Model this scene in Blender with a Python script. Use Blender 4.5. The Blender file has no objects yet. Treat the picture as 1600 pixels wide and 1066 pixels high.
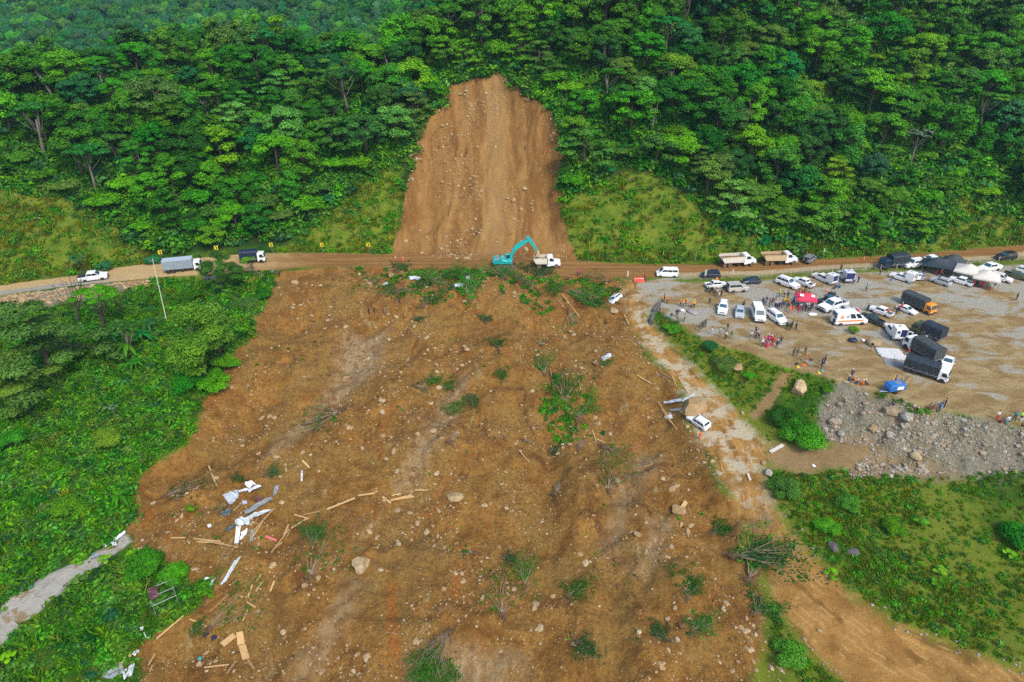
import bpy, bmesh, math, random
import numpy as np
from mathutils import Vector, Matrix, Euler
R = math.radians
sc = bpy.context.scene
col = sc.collection
# ------------------------------------------------------------------ camera, sky, sun, exposure
CAMH, PITCH, FPX = 63.0, R(30.0), 1067.0
cam = bpy.data.cameras.new('camera'); cam.sensor_width = 36.0; cam.lens = 36.0*FPX/1600.0
cam.clip_start = 0.5; cam.clip_end = 6000
camo = bpy.data.objects.new('camera', cam); col.objects.link(camo)
camo.location = (0, 0, CAMH); camo.rotation_euler = (R(90)-PITCH, 0, 0)
sc.camera = camo
w = bpy.data.worlds.new("World"); sc.world = w; w.use_nodes = True
wn = w.node_tree
sky = wn.nodes.new('ShaderNodeTexSky'); sky.sky_type = 'NISHITA'; sky.sun_disc = False
SUN_EL, SUN_AZ = R(50), R(152)          # azimuth clockwise from +Y
sky.sun_elevation = SUN_EL; sky.sun_rotation = SUN_AZ
sky.altitude = 600; sky.air_density = 1.0; sky.dust_density = 3.0; sky.ozone_density = 0.6
bg = wn.nodes['Background']; bg.inputs['Strength'].default_value = 0.15
wn.links.new(sky.outputs[0], bg.inputs['Color'])
sun = bpy.data.lights.new('sun', 'SUN'); sun.energy = 1.5; sun.angle = R(14); sun.color = (1.0, 0.95, 0.86)
suno = bpy.data.objects.new('sun', sun); col.objects.link(suno)
sd = Vector((math.sin(SUN_AZ)*math.cos(SUN_EL), math.cos(SUN_AZ)*math.cos(SUN_EL), math.sin(SUN_EL)))
suno.rotation_euler = sd.to_track_quat('Z', 'Y').to_euler()
suno.location = (60, -80, 160)
sc.view_settings.view_transform = 'Standard'; sc.view_settings.look = 'None'
sc.view_settings.exposure = 0.95; sc.view_settings.gamma = 1.0
sc.view_settings.use_curve_mapping = False
sc.cycles.max_bounces = 5; sc.cycles.diffuse_bounces = 3; sc.cycles.glossy_bounces = 2
sc.cycles.transmission_bounces = 3; sc.cycles.transparent_max_bounces = 4
sc.cycles.use_denoising = False

random.seed(7); RNG = np.random.default_rng(11)

# ------------------------------------------------------------------ numpy helpers
def _hash(ix, iy, s):
    h = (ix.astype(np.int64)*374761393 + iy.astype(np.int64)*668265263 + s*1442695041) & 0xffffffff
    h = ((h ^ (h >> 13))*1274126177) & 0xffffffff
    h = (h ^ (h >> 16)) & 0xffffffff
    return h/4294967295.0
def vnoise(x, y, s=0):
    x0 = np.floor(x); y0 = np.floor(y); fx = x-x0; fy = y-y0
    fx = fx*fx*(3-2*fx); fy = fy*fy*(3-2*fy)
    a = _hash(x0, y0, s); b = _hash(x0+1, y0, s); c = _hash(x0, y0+1, s); d = _hash(x0+1, y0+1, s)
    return (a*(1-fx)+b*fx)*(1-fy)+(c*(1-fx)+d*fx)*fy
def fbm(x, y, s=0, o=4):
    r = 0; amp = 0.5
    for i in range(o):
        r = r+amp*(vnoise(x*2**i, y*2**i, s+i*17)-0.5); amp *= 0.5
    return r*2
def sstep(a, b, x):
    t = np.clip((x-a)/(b-a), 0, 1); return t*t*(3-2*t)
def sdist(px, py, poly):
    """signed distance to a polygon, positive inside"""
    P = np.asarray(poly, float); n = len(P)
    best = np.full(px.shape, 1e9); ins = np.zeros(px.shape, bool)
    for i in range(n):
        x1, y1 = P[i]; x2, y2 = P[(i+1) % n]
        dx, dy = x2-x1, y2-y1; L = dx*dx+dy*dy+1e-12
        t = np.clip(((px-x1)*dx+(py-y1)*dy)/L, 0, 1)
        best = np.minimum(best, (px-x1-t*dx)**2+(py-y1-t*dy)**2)
        c = ((y1 > py) != (y2 > py)) & (px < (x2-x1)*(py-y1)/(y2-y1+1e-12)+x1)
        ins ^= c
    d = np.sqrt(best)
    return np.where(ins, d, -d)
def ldist(px, py, line):
    P = np.asarray(line, float); best = np.full(px.shape, 1e9); sg = np.ones(px.shape)
    for i in range(len(P)-1):
        x1, y1 = P[i]; x2, y2 = P[i+1]; dx, dy = x2-x1, y2-y1; L = dx*dx+dy*dy+1e-12
        t = np.clip(((px-x1)*dx+(py-y1)*dy)/L, 0, 1)
        d = (px-x1-t*dx)**2+(py-y1-t*dy)**2
        m = d < best
        best = np.where(m, d, best); sg = np.where(m, np.sign(dx*(py-y1)-dy*(px-x1)), sg)
    return np.sqrt(best)*sg
def wob(x, y, d, s):
    return d+2.6*fbm(x/9, y/9, s, 4)+1.0*fbm(x/2.5, y/2.5, s+5, 3)
CP, SP = math.cos(PITCH), math.sin(PITCH)
def pdir(u, v):
    a = (u-800)/FPX; b = (v-533)/FPX
    return a, CP-b*SP, -SP-b*CP
def flat(pts, z=0.0):
    out = []
    for u, v in pts:
        dx, dy, dz = pdir(u, v); t = (z-CAMH)/dz; out.append((dx*t, dy*t))
    return out

# ------------------------------------------------------------------ the lie of the land
ROAD_UP = flat([(-220,475),(-60,455),(0,446),(60,438),(125,430),(185,418),(250,410),(310,403),(370,398),(426,395.5),(505,395.5),(577,397),(700,398),(800,400),(900,409),(1000,413),(1100,414),(1200,409),(1300,404.5),(1400,399),(1500,391),(1600,383),(1800,368)])
ROAD_LO = flat([(-220,496),(-60,470),(0,461),(60,453),(125,445),(190,439),(250,433),(325,429),(372,424),(440,421),(480,417),(560,416),(650,418.5),(740,420.5),(800,425),(880,432),(980,434.5),(1050,433),(1200,429),(1300,420.5),(1400,416),(1460,411),(1560,405),(1600,400),(1800,386)])
RU = np.array(ROAD_UP); RL = np.array(ROAD_LO)
def yup(x): return np.interp(x, RU[:, 0], RU[:, 1])
def ylo(x): return np.interp(x, RL[:, 0], RL[:, 1])
YARD = flat([(985,441),(1050,434),(1200,430),(1300,421.5),(1400,417),(1460,412),(1560,406),(1600,401),(1800,387),(1900,400),(1900,760),(1600,668),(1500,645),(1440,635),(1380,612),(1300,592),(1230,575),(1170,550),(1110,535),(1060,505),(1030,485),(1010,490),(985,480)])
def h_base(x, y):
    s = np.maximum(ylo(x)-y, 0.0); d = np.maximum(y-yup(x)-1.2, 0.0)
    # down-slope side
    zf = -0.105*s-0.9*sstep(0, 5, s)*sstep(-20, -35, x)
    zf = zf+fbm(x/22, y/22, 3, 3)*1.5*sstep(3, 20, s)
    yd = sdist(x, y, YARD)
    wall = -0.62*np.maximum(-yd, 0)*(1+0.25*fbm(x/5, y/5, 9, 3))
    zf = np.where(s > 0, np.maximum(zf, wall), 0.0)
    # hillside
    k = 0.70+0.10*sstep(-25, 10, x)+0.05*fbm(x/40, y/40, 5, 3)
    k = k-0.08*sstep(-60, -110, x)
    top = 37+2.5*np.sin(x/17.0)+75*sstep(-42, 25, x)
    dd = d+(3.0*fbm(x/20, y/20, 21, 3)+8.0*fbm(x/34, y/60, 23, 2)*sstep(22, 38, np.abs(x+6)))*sstep(4, 30, d)
    zh = k*dd
    zr = top-0.45*np.maximum(dd-top/k, 0)
    zr = np.where(x > -10, np.maximum(zr, top), zr)
    m = 6.0
    z2 = np.where(dd > 0, -m*np.log(np.exp(-np.clip(zh, -60, 400)/m)+np.exp(-np.clip(zr, -200, 400)/m)), 0)
    z2 = np.where(d > 0, np.maximum(z2, -40)-np.log(2)*0, 0)
    z2 = np.where(d > 0, np.where(d < 6, z2*sstep(0, 6, d)+(1-sstep(0, 6, d))*k*d*0.35, z2), 0)
    return np.where(y > yup(x), z2, zf)
def unproj(pts, hf, t0=30, t1=420):
    out = []
    T = np.arange(t0, t1, 0.5)
    for u, v in pts:
        dx, dy, dz = pdir(u, v)
        X = dx*T; Y = dy*T; Z = CAMH+dz*T
        g = Z-hf(X, Y)
        i = int(np.argmax(g < 0)) if (g < 0).any() else len(T)-1
        if i > 0 and g[i] < 0:
            f = g[i-1]/(g[i-1]-g[i]+1e-9); t = T[i-1]+f*0.5
        else: t = T[i]
        out.append((dx*t, dy*t))
    return out
SCAR = unproj([(612,405),(621,385),(625,355),(630,300),(640,262),(634,235),(655,200),(690,165),(703,131),(740,128),(765,112),(785,110),(800,125),(820,150),(845,165),(862,160),(875,190),(880,230),(882,290),(880,330),(888,370),(902,411)], h_base)
SLIDE = unproj([(440,424),(520,415),(650,418),(800,424),(975,436),(986,470),(985,505),(1010,545),(1060,600),(1080,650),(1115,715),(1140,770),(1165,830),(1190,890),(1200,960),(1215,1010),(1240,1066),(1250,1250),(120,1250),(205,1060),(245,1010),(290,970),(335,925),(370,890),(385,866),(350,878),(305,903),(262,876),(200,857),(190,832),(205,800),(213,765),(245,730),(290,690),(325,630),(355,590),(375,545),(405,500),(430,455)], h_base)
TRACK = unproj([(975,436),(1000,440),(1012,492),(1040,530),(1090,580),(1130,620),(1170,665),(1200,700),(1192,740),(1215,800),(1250,850),(1290,890),(1340,935),(1400,975),(1480,1010),(1590,1045),(1660,1066),(1720,1150),(1400,1180),(1320,1066),(1260,1010),(1225,960),(1190,895),(1162,830),(1140,770),(1110,712),(1088,680),(1062,600),(1010,548),(985,505),(974,478)], h_base)
TRACKC = unproj([(990,440),(1000,500),(1060,570),(1130,660),(1160,740),(1200,840),(1260,920),(1360,1000),(1480,1066),(1560,1140)], h_base)
PATH = unproj([(-80,1000),(0,950),(60,905),(130,875),(192,832),(206,846),(150,887),(90,932),(40,972),(0,1012),(-80,1080)], h_base)
RUBBLE = unproj([(1310,590),(1380,612),(1440,635),(1500,645),(1600,668),(1750,705),(1750,760),(1600,742),(1480,742),(1400,748),(1330,755),(1320,735),(1360,700),(1290,690),(1280,640)], h_base)
BENCH = unproj([(1195,690),(1280,690),(1370,695),(1350,735),(1250,745),(1195,735)], h_base)
BANKS = [unproj(p, h_base) for p in (
    [(-120,310),(-40,290),(20,290),(70,300),(120,320),(175,345),(215,385),(240,405),(120,427),(-120,465)],
    [(435,395),(460,375),(500,340),(560,285),(600,255),(640,250),(632,300),(622,400)],
    [(905,412),(888,375),(880,320),(920,300),(960,270),(1000,265),(1060,295),(1110,330),(1160,365),(1200,382),(1300,386),(1400,380),(1500,366),(1620,350),(1620,382),(1500,390),(1400,398),(1200,408),(1000,413)],
    [(1478,372),(1485,312),(1505,295),(1530,320),(1580,340),(1600,370)])]
ROCKBANK = unproj([(-60,472),(0,462),(60,455),(125,447),(205,440),(240,436),(235,448),(190,458),(150,470),(80,480),(0,492),(-60,500)], h_base)
VERGE = [flat([(1048,436.5),(1120,434.5),(1200,431),(1300,423),(1400,418.5),(1480,413),(1560,407),(1640,402),(1640,408),(1560,417),(1480,420),(1400,424),(1300,428),(1200,437),(1130,442),(1065,442)])]
FOOT = unproj([(1222,578),(1238,584),(1200,640),(1180,656),(1170,648),(1192,622)], h_base)
BARE = unproj([(192,439),(238,436),(236,448),(196,452)], h_base)
CHUTE = [unproj(c, h_base) for c in ([(535,512),(602,508),(590,565),(545,602),(505,640),(445,690),(420,700),(470,640),(522,585)], [(545,895),(565,900),(540,955),(500,1010),(470,1066),(445,1066),(490,1000),(525,945)], [(640,1020),(720,1005),(810,1015),(830,1080),(640,1080)], [(1000,690),(1030,700),(990,770),(965,850),(950,850),(970,760)], [(700,600),(730,580),(690,680),(640,740),(620,740),(670,660)], [(1020,815),(1045,810),(1020,880),(1000,880)])]
GREENLOW = [unproj(p, h_base) for p in ([(1190,965),(1215,955),(1245,1010),(1300,1062),(1310,1130),(1180,1130),(1180,1020)],)]

GULLIES = [(unproj(c, h_base), w_, d_) for c, w_, d_ in (([(565,500),(545,560),(520,610),(450,650),(380,700)], 2.2, 1.3), ([(700,520),(690,640),(650,760)], 1.6, 0.9), ([(860,520),(850,600),(870,720),(860,840)], 1.8, 1.0), ([(1010,700),(985,780),(965,880),(960,1060)], 1.7, 1.3), ([(560,890),(530,950),(480,1060)], 1.5, 0.8), ([(440,560),(400,620),(330,700)], 2.0, 1.1))]

def h_full(x, y, fine=True):
    z = h_base(x, y)
    sc_ = wob(x, y, sdist(x, y, SCAR), 47)*1.0; sl = wob(x, y, sdist(x, y, SLIDE), 41)
    fs = sstep(-1.5, 3, sc_)
    z = z-2.6*sstep(-0.5, 3.5, sc_)*sstep(2, 10, y-yup(x))
    # gullies down the scar: ridged in x, warped
    gx = x+6*fbm(x/9, y/13, 31, 3)
    z = z+fs*sstep(1, 8, y-yup(x))*(1.2*fbm(gx/4.2, y/26, 33, 4)+0.55*fbm(gx/1.1, y/22, 35, 3)+0.35*fbm(x/2.0, y/3.0, 36, 3))
    # hummocks on the slide
    fl = sstep(-0.5, 4, sl)*sstep(0, 6, ylo(x)-y)
    wx = x+2.5*fbm(x/10, y/10, 42, 3)
    z = z+fl*(2.9*fbm(x/11, y/11, 41, 4)+0.75*np.abs(fbm(x/4, y/4, 43, 3))+1.5*(0.35-np.abs(fbm(wx/6.5, y/24, 44, 4)))*sstep(3, 14, ylo(x)-y))
    for ch, wd_, dp in GULLIES: z = z-fl*dp*0.75*np.exp(-(ldist(x+2.2*fbm(x/7, y/7, 45, 3), y, ch)/(wd_*1.25))**2)
    s0 = ylo(x)-y
    z = z+fl*(1.1*sstep(1, 6, s0)*(1-sstep(9, 20, s0))-1.7*sstep(9, 21, s0+4*fbm(x/9, y/40, 46, 3)))
    if fine: z = z+fl*(0.34*fbm(x/1.5, y/1.5, 47, 3)+0.12*(vnoise(x*2.2, y*2.2, 51)-0.5))
    # ruts on the track
    tk = sdist(x, y, TRACK); tc = ldist(x, y, TRACKC)
    ft = sstep(-1.0, 1.5, tk)
    z = z-0.25*ft*sstep(0, 10, ylo(x)-y)
    z = z+ft*0.05*np.sin(tc*2.3+6*fbm(x/9, y/9, 53, 3))*(0.4+vnoise(x/5, y/5, 54))+ft*0.12*fbm(x/4, y/4, 55, 4)*sstep(0, 4, ylo(x)-y)
    # rubble slope and rocky bank
    rb = sstep(-1, 2, sdist(x, y, RUBBLE)); rk = sstep(-0.5, 1, sdist(x, y, ROCKBANK))
    z = z+(rb*1.3+rk*0.5)*fbm(x/2.2, y/2.2, 57, 4)+rk*0.8*sstep(1.0, 2.5, ylo(x)-y)
    gr = (1-fs)*(1-fl)*(1-ft)*sstep(1, 5, np.maximum(ylo(x)-y, y-yup(x)-2))*(1-sstep(-4, 0, sdist(x, y, YARD)))
    z = z+gr*0.5*fbm(x/3.5, y/3.5, 61, 4)
    onroad = sstep(-0.2, 0.6, np.minimum(y-ylo(x), yup(x)-y))
    z = z+0.05*fbm(x/3, y/0.9, 63, 3)*onroad
    z = z+0.06*fbm(x/4, y/4, 65, 3)*sstep(0, 3, sdist(x, y, YARD))
    return z

# near terrain grid (non uniform in y)
GX = np.arange(-190, 190.01, 0.45)
GY = np.concatenate([np.arange(14, 45, 0.7), np.arange(45, 157, 0.40), np.arange(157, 230, 0.75), np.arange(230, 331, 2.0)])
MX, MY = np.meshgrid(GX, GY)
MZ = h_full(MX, MY)
def hz(x, y):
    x = np.asarray(x, float); y = np.asarray(y, float)
    i = np.clip(np.searchsorted(GX, x)-1, 0, len(GX)-2); j = np.clip(np.searchsorted(GY, y)-1, 0, len(GY)-2)
    fx = np.clip((x-GX[i])/(GX[i+1]-GX[i]), 0, 1); fy = np.clip((y-GY[j])/(GY[j+1]-GY[j]), 0, 1)
    return (MZ[j, i]*(1-fx)+MZ[j, i+1]*fx)*(1-fy)+(MZ[j+1, i]*(1-fx)+MZ[j+1, i+1]*fx)*fy
def at(u, v):
    x, y = unproj([(u, v)], hz)[0]
    return Vector((x, y, float(hz(x, y))))
def topx(x, y, z):
    zz = z-CAMH; dep = y*CP-zz*SP
    return 800+FPX*x/dep, 533-FPX*(y*SP+zz*CP)/dep, dep

# ------------------------------------------------------------------ node helpers
def new_mat(name):
    m = bpy.data.materials.new(name); m.use_nodes = True
    return m, m.node_tree, m.node_tree.nodes['Principled BSDF']
def ND(nt, t, ins=None, **pr):
    n = nt.nodes.new(t)
    for k, v in pr.items(): setattr(n, k, v)
    for k, v in (ins or {}).items():
        s = n.inputs[k]
        if isinstance(v, bpy.types.NodeSocket): nt.links.new(v, s)
        else: s.default_value = v
    return n
def MIX(nt, f, a, b, mode='MIX'):
    n = nt.nodes.new('ShaderNodeMix'); n.data_type = 'RGBA'; n.blend_type = mode
    for i, v in ((0, f), (6, a), (7, b)):
        if isinstance(v, bpy.types.NodeSocket): nt.links.new(v, n.inputs[i])
        elif i == 0: n.inputs[0].default_value = v
        else: n.inputs[i].default_value = (*v, 1)
    return n.outputs[2]
def MA(nt, op, a, b=0.0, c=0.0, clamp=False):
    n = nt.nodes.new('ShaderNodeMath'); n.operation = op; n.use_clamp = clamp
    for i, v in enumerate((a, b, c)):
        if isinstance(v, bpy.types.NodeSocket): nt.links.new(v, n.inputs[i])
        else: n.inputs[i].default_value = v
    return n.outputs[0]
def NOI(nt, vec, scale, detail=4, rough=0.55, dist=0.0):
    n = ND(nt, 'ShaderNodeTexNoise', {'Scale': scale, 'Detail': detail, 'Roughness': rough, 'Distortion': dist})
    if vec is not None: nt.links.new(vec, n.inputs['Vector'])
    return n.outputs['Fac']
def VSC(nt, vec, sx, sy, sz):
    return ND(nt, 'ShaderNodeVectorMath', {0: vec, 1: (sx, sy, sz)}, operation='MULTIPLY').outputs[0]
def RNGE(nt, v, a, b, lo=0.0, hi=1.0):
    n = ND(nt, 'ShaderNodeMapRange', {'From Min': a, 'From Max': b, 'To Min': lo, 'To Max': hi}, interpolation_type='SMOOTHSTEP')
    nt.links.new(v, n.inputs['Value']); return n.outputs[0]
def ATT(nt, name): return ND(nt, 'ShaderNodeAttribute', attribute_name=name)
def plain(name, c, rough=0.6, metal=0.0, var=0.12, scale=3.0, bump=0.0, coat=0.0, spec=0.5):
    """a surface with slight procedural wear so no face is one flat colour"""
    m, nt, b = new_mat(name)
    tc = ND(nt, 'ShaderNodeTexCoord').outputs['Object']
    n = NOI(nt, tc, scale, 4)
    dark = tuple(x*(1-var*2) for x in c); lite = tuple(min(1, x*(1+var*0.6)) for x in c)
    nt.links.new(MIX(nt, n, dark, lite), b.inputs['Base Color'])
    b.inputs['Roughness'].default_value = rough; b.inputs['Metallic'].default_value = metal
    b.inputs['Specular IOR Level'].default_value = spec
    if coat: b.inputs['Coat Weight'].default_value = coat
    if bump:
        bp = ND(nt, 'ShaderNodeBump', {'Strength': bump, 'Distance': 0.05, 'Height': n})
        nt.links.new(bp.outputs[0], b.inputs['Normal'])
    return m

# ------------------------------------------------------------------ object helpers
def tag(o, label, cat, group=None, kind=None):
    if label: o['label'] = label
    if cat: o['category'] = cat
    if group: o['group'] = group
    if kind: o['kind'] = kind
    return o
def empty(name, loc=(0, 0, 0), rot=(0, 0, 0), label=None, cat=None, group=None):
    o = bpy.data.objects.new(name, None); o.empty_display_size = 0.3
    o.location = loc; o.rotation_euler = rot; col.objects.link(o)
    return tag(o, label, cat, group)
def npmesh(name, V, loops, sizes, mats, mi=None, attrs=None, smooth=False):
    me = bpy.data.meshes.new(name)
    V = np.asarray(V, np.float32); loops = np.asarray(loops, np.int32); sizes = np.asarray(sizes, np.int32)
    me.vertices.add(len(V)); me.vertices.foreach_set('co', V.ravel())
    me.loops.add(len(loops)); me.loops.foreach_set('vertex_index', loops)
    me.polygons.add(len(sizes))
    st = np.zeros(len(sizes), np.int32); st[1:] = np.cumsum(sizes)[:-1]
    me.polygons.foreach_set('loop_start', st)
    if mi is not None: me.polygons.foreach_set('material_index', np.asarray(mi, np.int32))
    me.polygons.foreach_set('use_smooth', np.full(len(sizes), bool(smooth)))
    for k, a in (attrs or {}).items():
        t = me.attributes.new(k, 'FLOAT', 'POINT'); t.data.foreach_set('value', np.asarray(a, np.float32))
    for m in mats: me.materials.append(m)
    me.update(calc_edges=True); me.validate()
    return me
def link(name, me, parent=None, loc=None):
    o = bpy.data.objects.new(name, me); col.objects.link(o)
    if parent: o.parent = parent
    if loc is not None: o.location = loc
    return o

# ------------------------------------------------------------------ ground material
LAYERS = {'soil': [SLIDE], 'scar': [SCAR], 'yard': [YARD], 'track': [TRACK], 'path': [PATH], 'rubble': [RUBBLE, ROCKBANK], 'bank': BANKS, 'bench': [BENCH], 'weed': GREENLOW, 'verge': VERGE, 'foot': [FOOT, BARE], 'chute': CHUTE}
def zone_attrs(x, y):
    A = {}
    for k, ps in LAYERS.items():
        d = np.full(x.shape, -1e9)
        for p in ps: d = np.maximum(d, sdist(x, y, p))
        if k in ('soil', 'rubble', 'bench', 'bank', 'weed', 'scar'): d = wob(x, y, d, 47 if k == 'scar' else 41)
        A[k] = np.clip(d, -12, 12)
    A['road'] = np.clip(np.minimum(y-ylo(x), yup(x)-y), -12, 12)
    A['hill'] = np.clip(y-yup(x)-3, -12, 12)
    A['tdist'] = np.clip(ldist(x, y, TRACKC), -12, 12)
    A['rdist'] = np.clip(y-ylo(x), -12, 20)
    return A
def ground_material():
    m, nt, b = new_mat('ground_surface')
    P = ND(nt, 'ShaderNodeNewGeometry').outputs['Position']
    n_edge = NOI(nt, P, 0.45, 6, 0.62)
    n_edge2 = NOI(nt, P, 2.3, 4, 0.6)
    e = MA(nt, 'ADD', MA(nt, 'MULTIPLY', MA(nt, 'SUBTRACT', n_edge, 0.5), 1.0), MA(nt, 'MULTIPLY', MA(nt, 'SUBTRACT', n_edge2, 0.5), 0.5))
    def fac(name, amp, wdt):
        a = ATT(nt, name).outputs['Fac']
        v = MA(nt, 'MULTIPLY_ADD', e, amp, a)
        return MA(nt, 'MULTIPLY_ADD', v, 1.0/wdt, 0.5, clamp=True)
    nL = NOI(nt, P, 0.06, 5, 0.6); nM = NOI(nt, P, 0.35, 6, 0.65); nS = NOI(nt, P, 1.9, 6, 0.7); nF = NOI(nt, P, 8.0, 4, 0.7)
    # grass and weeds
    g = MIX(nt, RNGE(nt, nM, 0.35, 0.65), (0.014, 0.070, 0.002), (0.050, 0.150, 0.004))
    gx_ = ND(nt, 'ShaderNodeSeparateXYZ', {0: P}).outputs[0]
    g = MIX(nt, RNGE(nt, MA(nt, 'MULTIPLY_ADD', RNGE(nt, gx_, 0, 30), 0.10, nL), 0.46, 0.62), g, MIX(nt, nS, (0.135, 0.205, 0.008), (0.230, 0.245, 0.026)))
    g = MIX(nt, RNGE(nt, nF, 0.35, 0.75), MIX(nt, 0.50, g, (0.008, 0.026, 0.002)), g)
    g = MIX(nt, RNGE(nt, NOI(nt, P, 0.5, 5, 0.7), 0.66, 0.74), g, (0.13, 0.10, 0.04))
    # forest floor
    ff = MIX(nt, nM, (0.008, 0.024, 0.003), (0.022, 0.058, 0.006))
    c = MIX(nt, fac('hill', 2.0, 1.5), g, ff)
    # grassy banks
    bk = MIX(nt, RNGE(nt, nM, 0.36, 0.62), (0.070, 0.140, 0.005), (0.170, 0.210, 0.016))
    bk = MIX(nt, RNGE(nt, nS, 0.55, 0.75), bk, (0.150, 0.135, 0.045))
    bk = MIX(nt, RNGE(nt, nF, 0.3, 0.7), MIX(nt, 0.4, bk, (0.020, 0.040, 0.006)), bk)
    c = MIX(nt, fac('bank', 3.0, 2.0), c, bk)
    # rubble
    vor = ND(nt, 'ShaderNodeTexVoronoi', {'Scale': 2.6, 'Vector': P}, feature='F1')
    stone = MIX(nt, vor.outputs['Color'], (0.1375, 0.1281, 0.0920), (0.3250, 0.3050, 0.2415))
    gapc = RNGE(nt, vor.outputs['Distance'], 0.35, 0.75)
    stone = MIX(nt, RNGE(nt, nM, 0.35, 0.55), MIX(nt, 0.45, stone, (0.1250, 0.1098, 0.0690)), stone)
    rub = MIX(nt, MA(nt, 'MULTIPLY', gapc, 0.5), MIX(nt, 0.5, stone, (0.2125, 0.1891, 0.1323)), (0.1250, 0.1037, 0.0633))
    rub = MIX(nt, RNGE(nt, nL, 0.48, 0.58), rub, MIX(nt, nS, (0.1750, 0.1220, 0.0575), (0.2875, 0.2074, 0.1035)))
    rub = MIX(nt, RNGE(nt, nS, 0.52, 0.66), rub, (0.0750, 0.0976, 0.0253))
    c = MIX(nt, fac('rubble', 3.0, 2.2), c, rub)
    c = MIX(nt, fac('bench', 3.0, 2.5), c, MIX(nt, nS, (0.20, 0.125, 0.045), (0.31, 0.21, 0.10)))
    # landslide soil
    Pd = VSC(nt, P, 1, 0.40, 1)
    so = MIX(nt, RNGE(nt, nM, 0.36, 0.64), (0.1864, 0.0820, 0.0135), (0.3012, 0.1528, 0.0314))
    so = MIX(nt, RNGE(nt, NOI(nt, P, 0.10, 5, 0.62), 0.44, 0.62), so, (0.2514, 0.1414, 0.0314))
    so = MIX(nt, RNGE(nt, NOI(nt, Pd, 0.15, 7, 0.66, 0.8), 0.58, 0.70), so, (0.3012, 0.1083, 0.0167))
    so = MIX(nt, RNGE(nt, NOI(nt, Pd, 0.13, 7, 0.66, 1.2), 0.42, 0.34), so, (0.1367, 0.0570, 0.0115))
    so = MIX(nt, MA(nt, 'MULTIPLY', RNGE(nt, NOI(nt, VSC(nt, P, 1, 0.30, 1), 0.22, 8, 0.70, 0.9), 0.585, 0.68), 0.80), so, (0.3290, 0.2530, 0.1035))
    so = MIX(nt, RNGE(nt, nS, 0.36, 0.56), MIX(nt, 0.55, so, (0.0777, 0.0353, 0.0084)), so)
    so = MIX(nt, RNGE(nt, NOI(nt, P, 4.0, 5, 0.75), 0.62, 0.70), so, MIX(nt, 0.70, so, (0.3927, 0.2406, 0.0752)))
    so = MIX(nt, RNGE(nt, nF, 0.30, 0.58), MIX(nt, 0.34, so, (0.0556, 0.0263, 0.0072)), so)
    v2 = ND(nt, 'ShaderNodeTexVoronoi', {'Scale': 2.9, 'Vector': P, 'Randomness': 1.0}, feature='F1')
    peb = MA(nt, 'MULTIPLY', RNGE(nt, v2.outputs['Distance'], 0.20, 0.14), RNGE(nt, NOI(nt, P, 0.5, 3), 0.42, 0.60))
    so = MIX(nt, peb, so, (0.36, 0.27, 0.16))
    chu = MIX(nt, RNGE(nt, NOI(nt, VSC(nt, P, 1, 0.35, 1), 1.4, 6, 0.7), 0.35, 0.65), (0.205, 0.125, 0.052), (0.330, 0.245, 0.135))
    so = MIX(nt, MA(nt, 'MULTIPLY', fac('chute', 4.5, 3.5), RNGE(nt, nM, 0.34, 0.52, 0.25, 0.9)), so, chu)
    c = MIX(nt, fac('soil', 1.8, 0.9), c, so)
    # scar face: rain washed streaks
    Pw = ND(nt, 'ShaderNodeVectorMath', {0: P, 1: ND(nt, 'ShaderNodeVectorMath', {0: ND(nt, 'ShaderNodeTexNoise', {'Scale': 0.16, 'Detail': 4.0, 'Vector': P}).outputs['Color'], 1: (3.2, 0, 0)}, operation='MULTIPLY').outputs[0]}, operation='ADD').outputs[0]
    Ps = VSC(nt, Pw, 1.0, 0.16, 0.16)
    st1 = NOI(nt, Ps, 0.32, 7, 0.66, 0.5); st2 = NOI(nt, Ps, 1.5, 5, 0.7)
    sr = MIX(nt, RNGE(nt, st1, 0.38, 0.64), (0.1825, 0.0850, 0.0194), (0.2899, 0.1551, 0.0460))
    sr = MIX(nt, RNGE(nt, st2, 0.56, 0.74), sr, (0.3339, 0.2051, 0.0763))
    sr = MIX(nt, RNGE(nt, st2, 0.40, 0.30), sr, (0.1192, 0.0450, 0.0119))
    sr = MIX(nt, RNGE(nt, nM, 0.50, 0.72), sr, (0.1868, 0.0860, 0.0230))
    sx_ = ND(nt, 'ShaderNodeSeparateXYZ', {0: P}).outputs[0]
    wash = RNGE(nt, MA(nt, 'ABSOLUTE', MA(nt, 'ADD', MA(nt, 'MULTIPLY_ADD', st1, 9.0, sx_), -0.5)), 4.2, 0.8)
    sr = MIX(nt, MA(nt, 'MULTIPLY', wash, 0.40), sr, (0.3575, 0.2301, 0.0910))
    sr = MIX(nt, RNGE(nt, NOI(nt, VSC(nt, P, 1, 0.4, 0.4), 0.20, 5, 0.6, 0.8), 0.63, 0.70), sr, (0.0956, 0.0420, 0.0119))
    v3 = ND(nt, 'ShaderNodeTexVoronoi', {'Scale': 1.7, 'Vector': P}, feature='F1')
    sr = MIX(nt, MA(nt, 'MULTIPLY', RNGE(nt, v3.outputs['Distance'], 0.17, 0.10), RNGE(nt, nM, 0.46, 0.56)), sr, (0.4369, 0.3241, 0.1702))
    c = MIX(nt, fac('scar', 2.4, 0.8), c, sr)
    # gravel yard: grey stone dust, tan mud in streaks
    Py = VSC(nt, P, 0.55, 1.0, 1.0)
    y1 = NOI(nt, Py, 0.10, 6, 0.62, 1.0); y2 = NOI(nt, Py, 0.45, 5, 0.6, 0.6)
    mixy = MA(nt, 'ADD', MA(nt, 'MULTIPLY', y1, 0.7), MA(nt, 'MULTIPLY', y2, 0.3))
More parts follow.
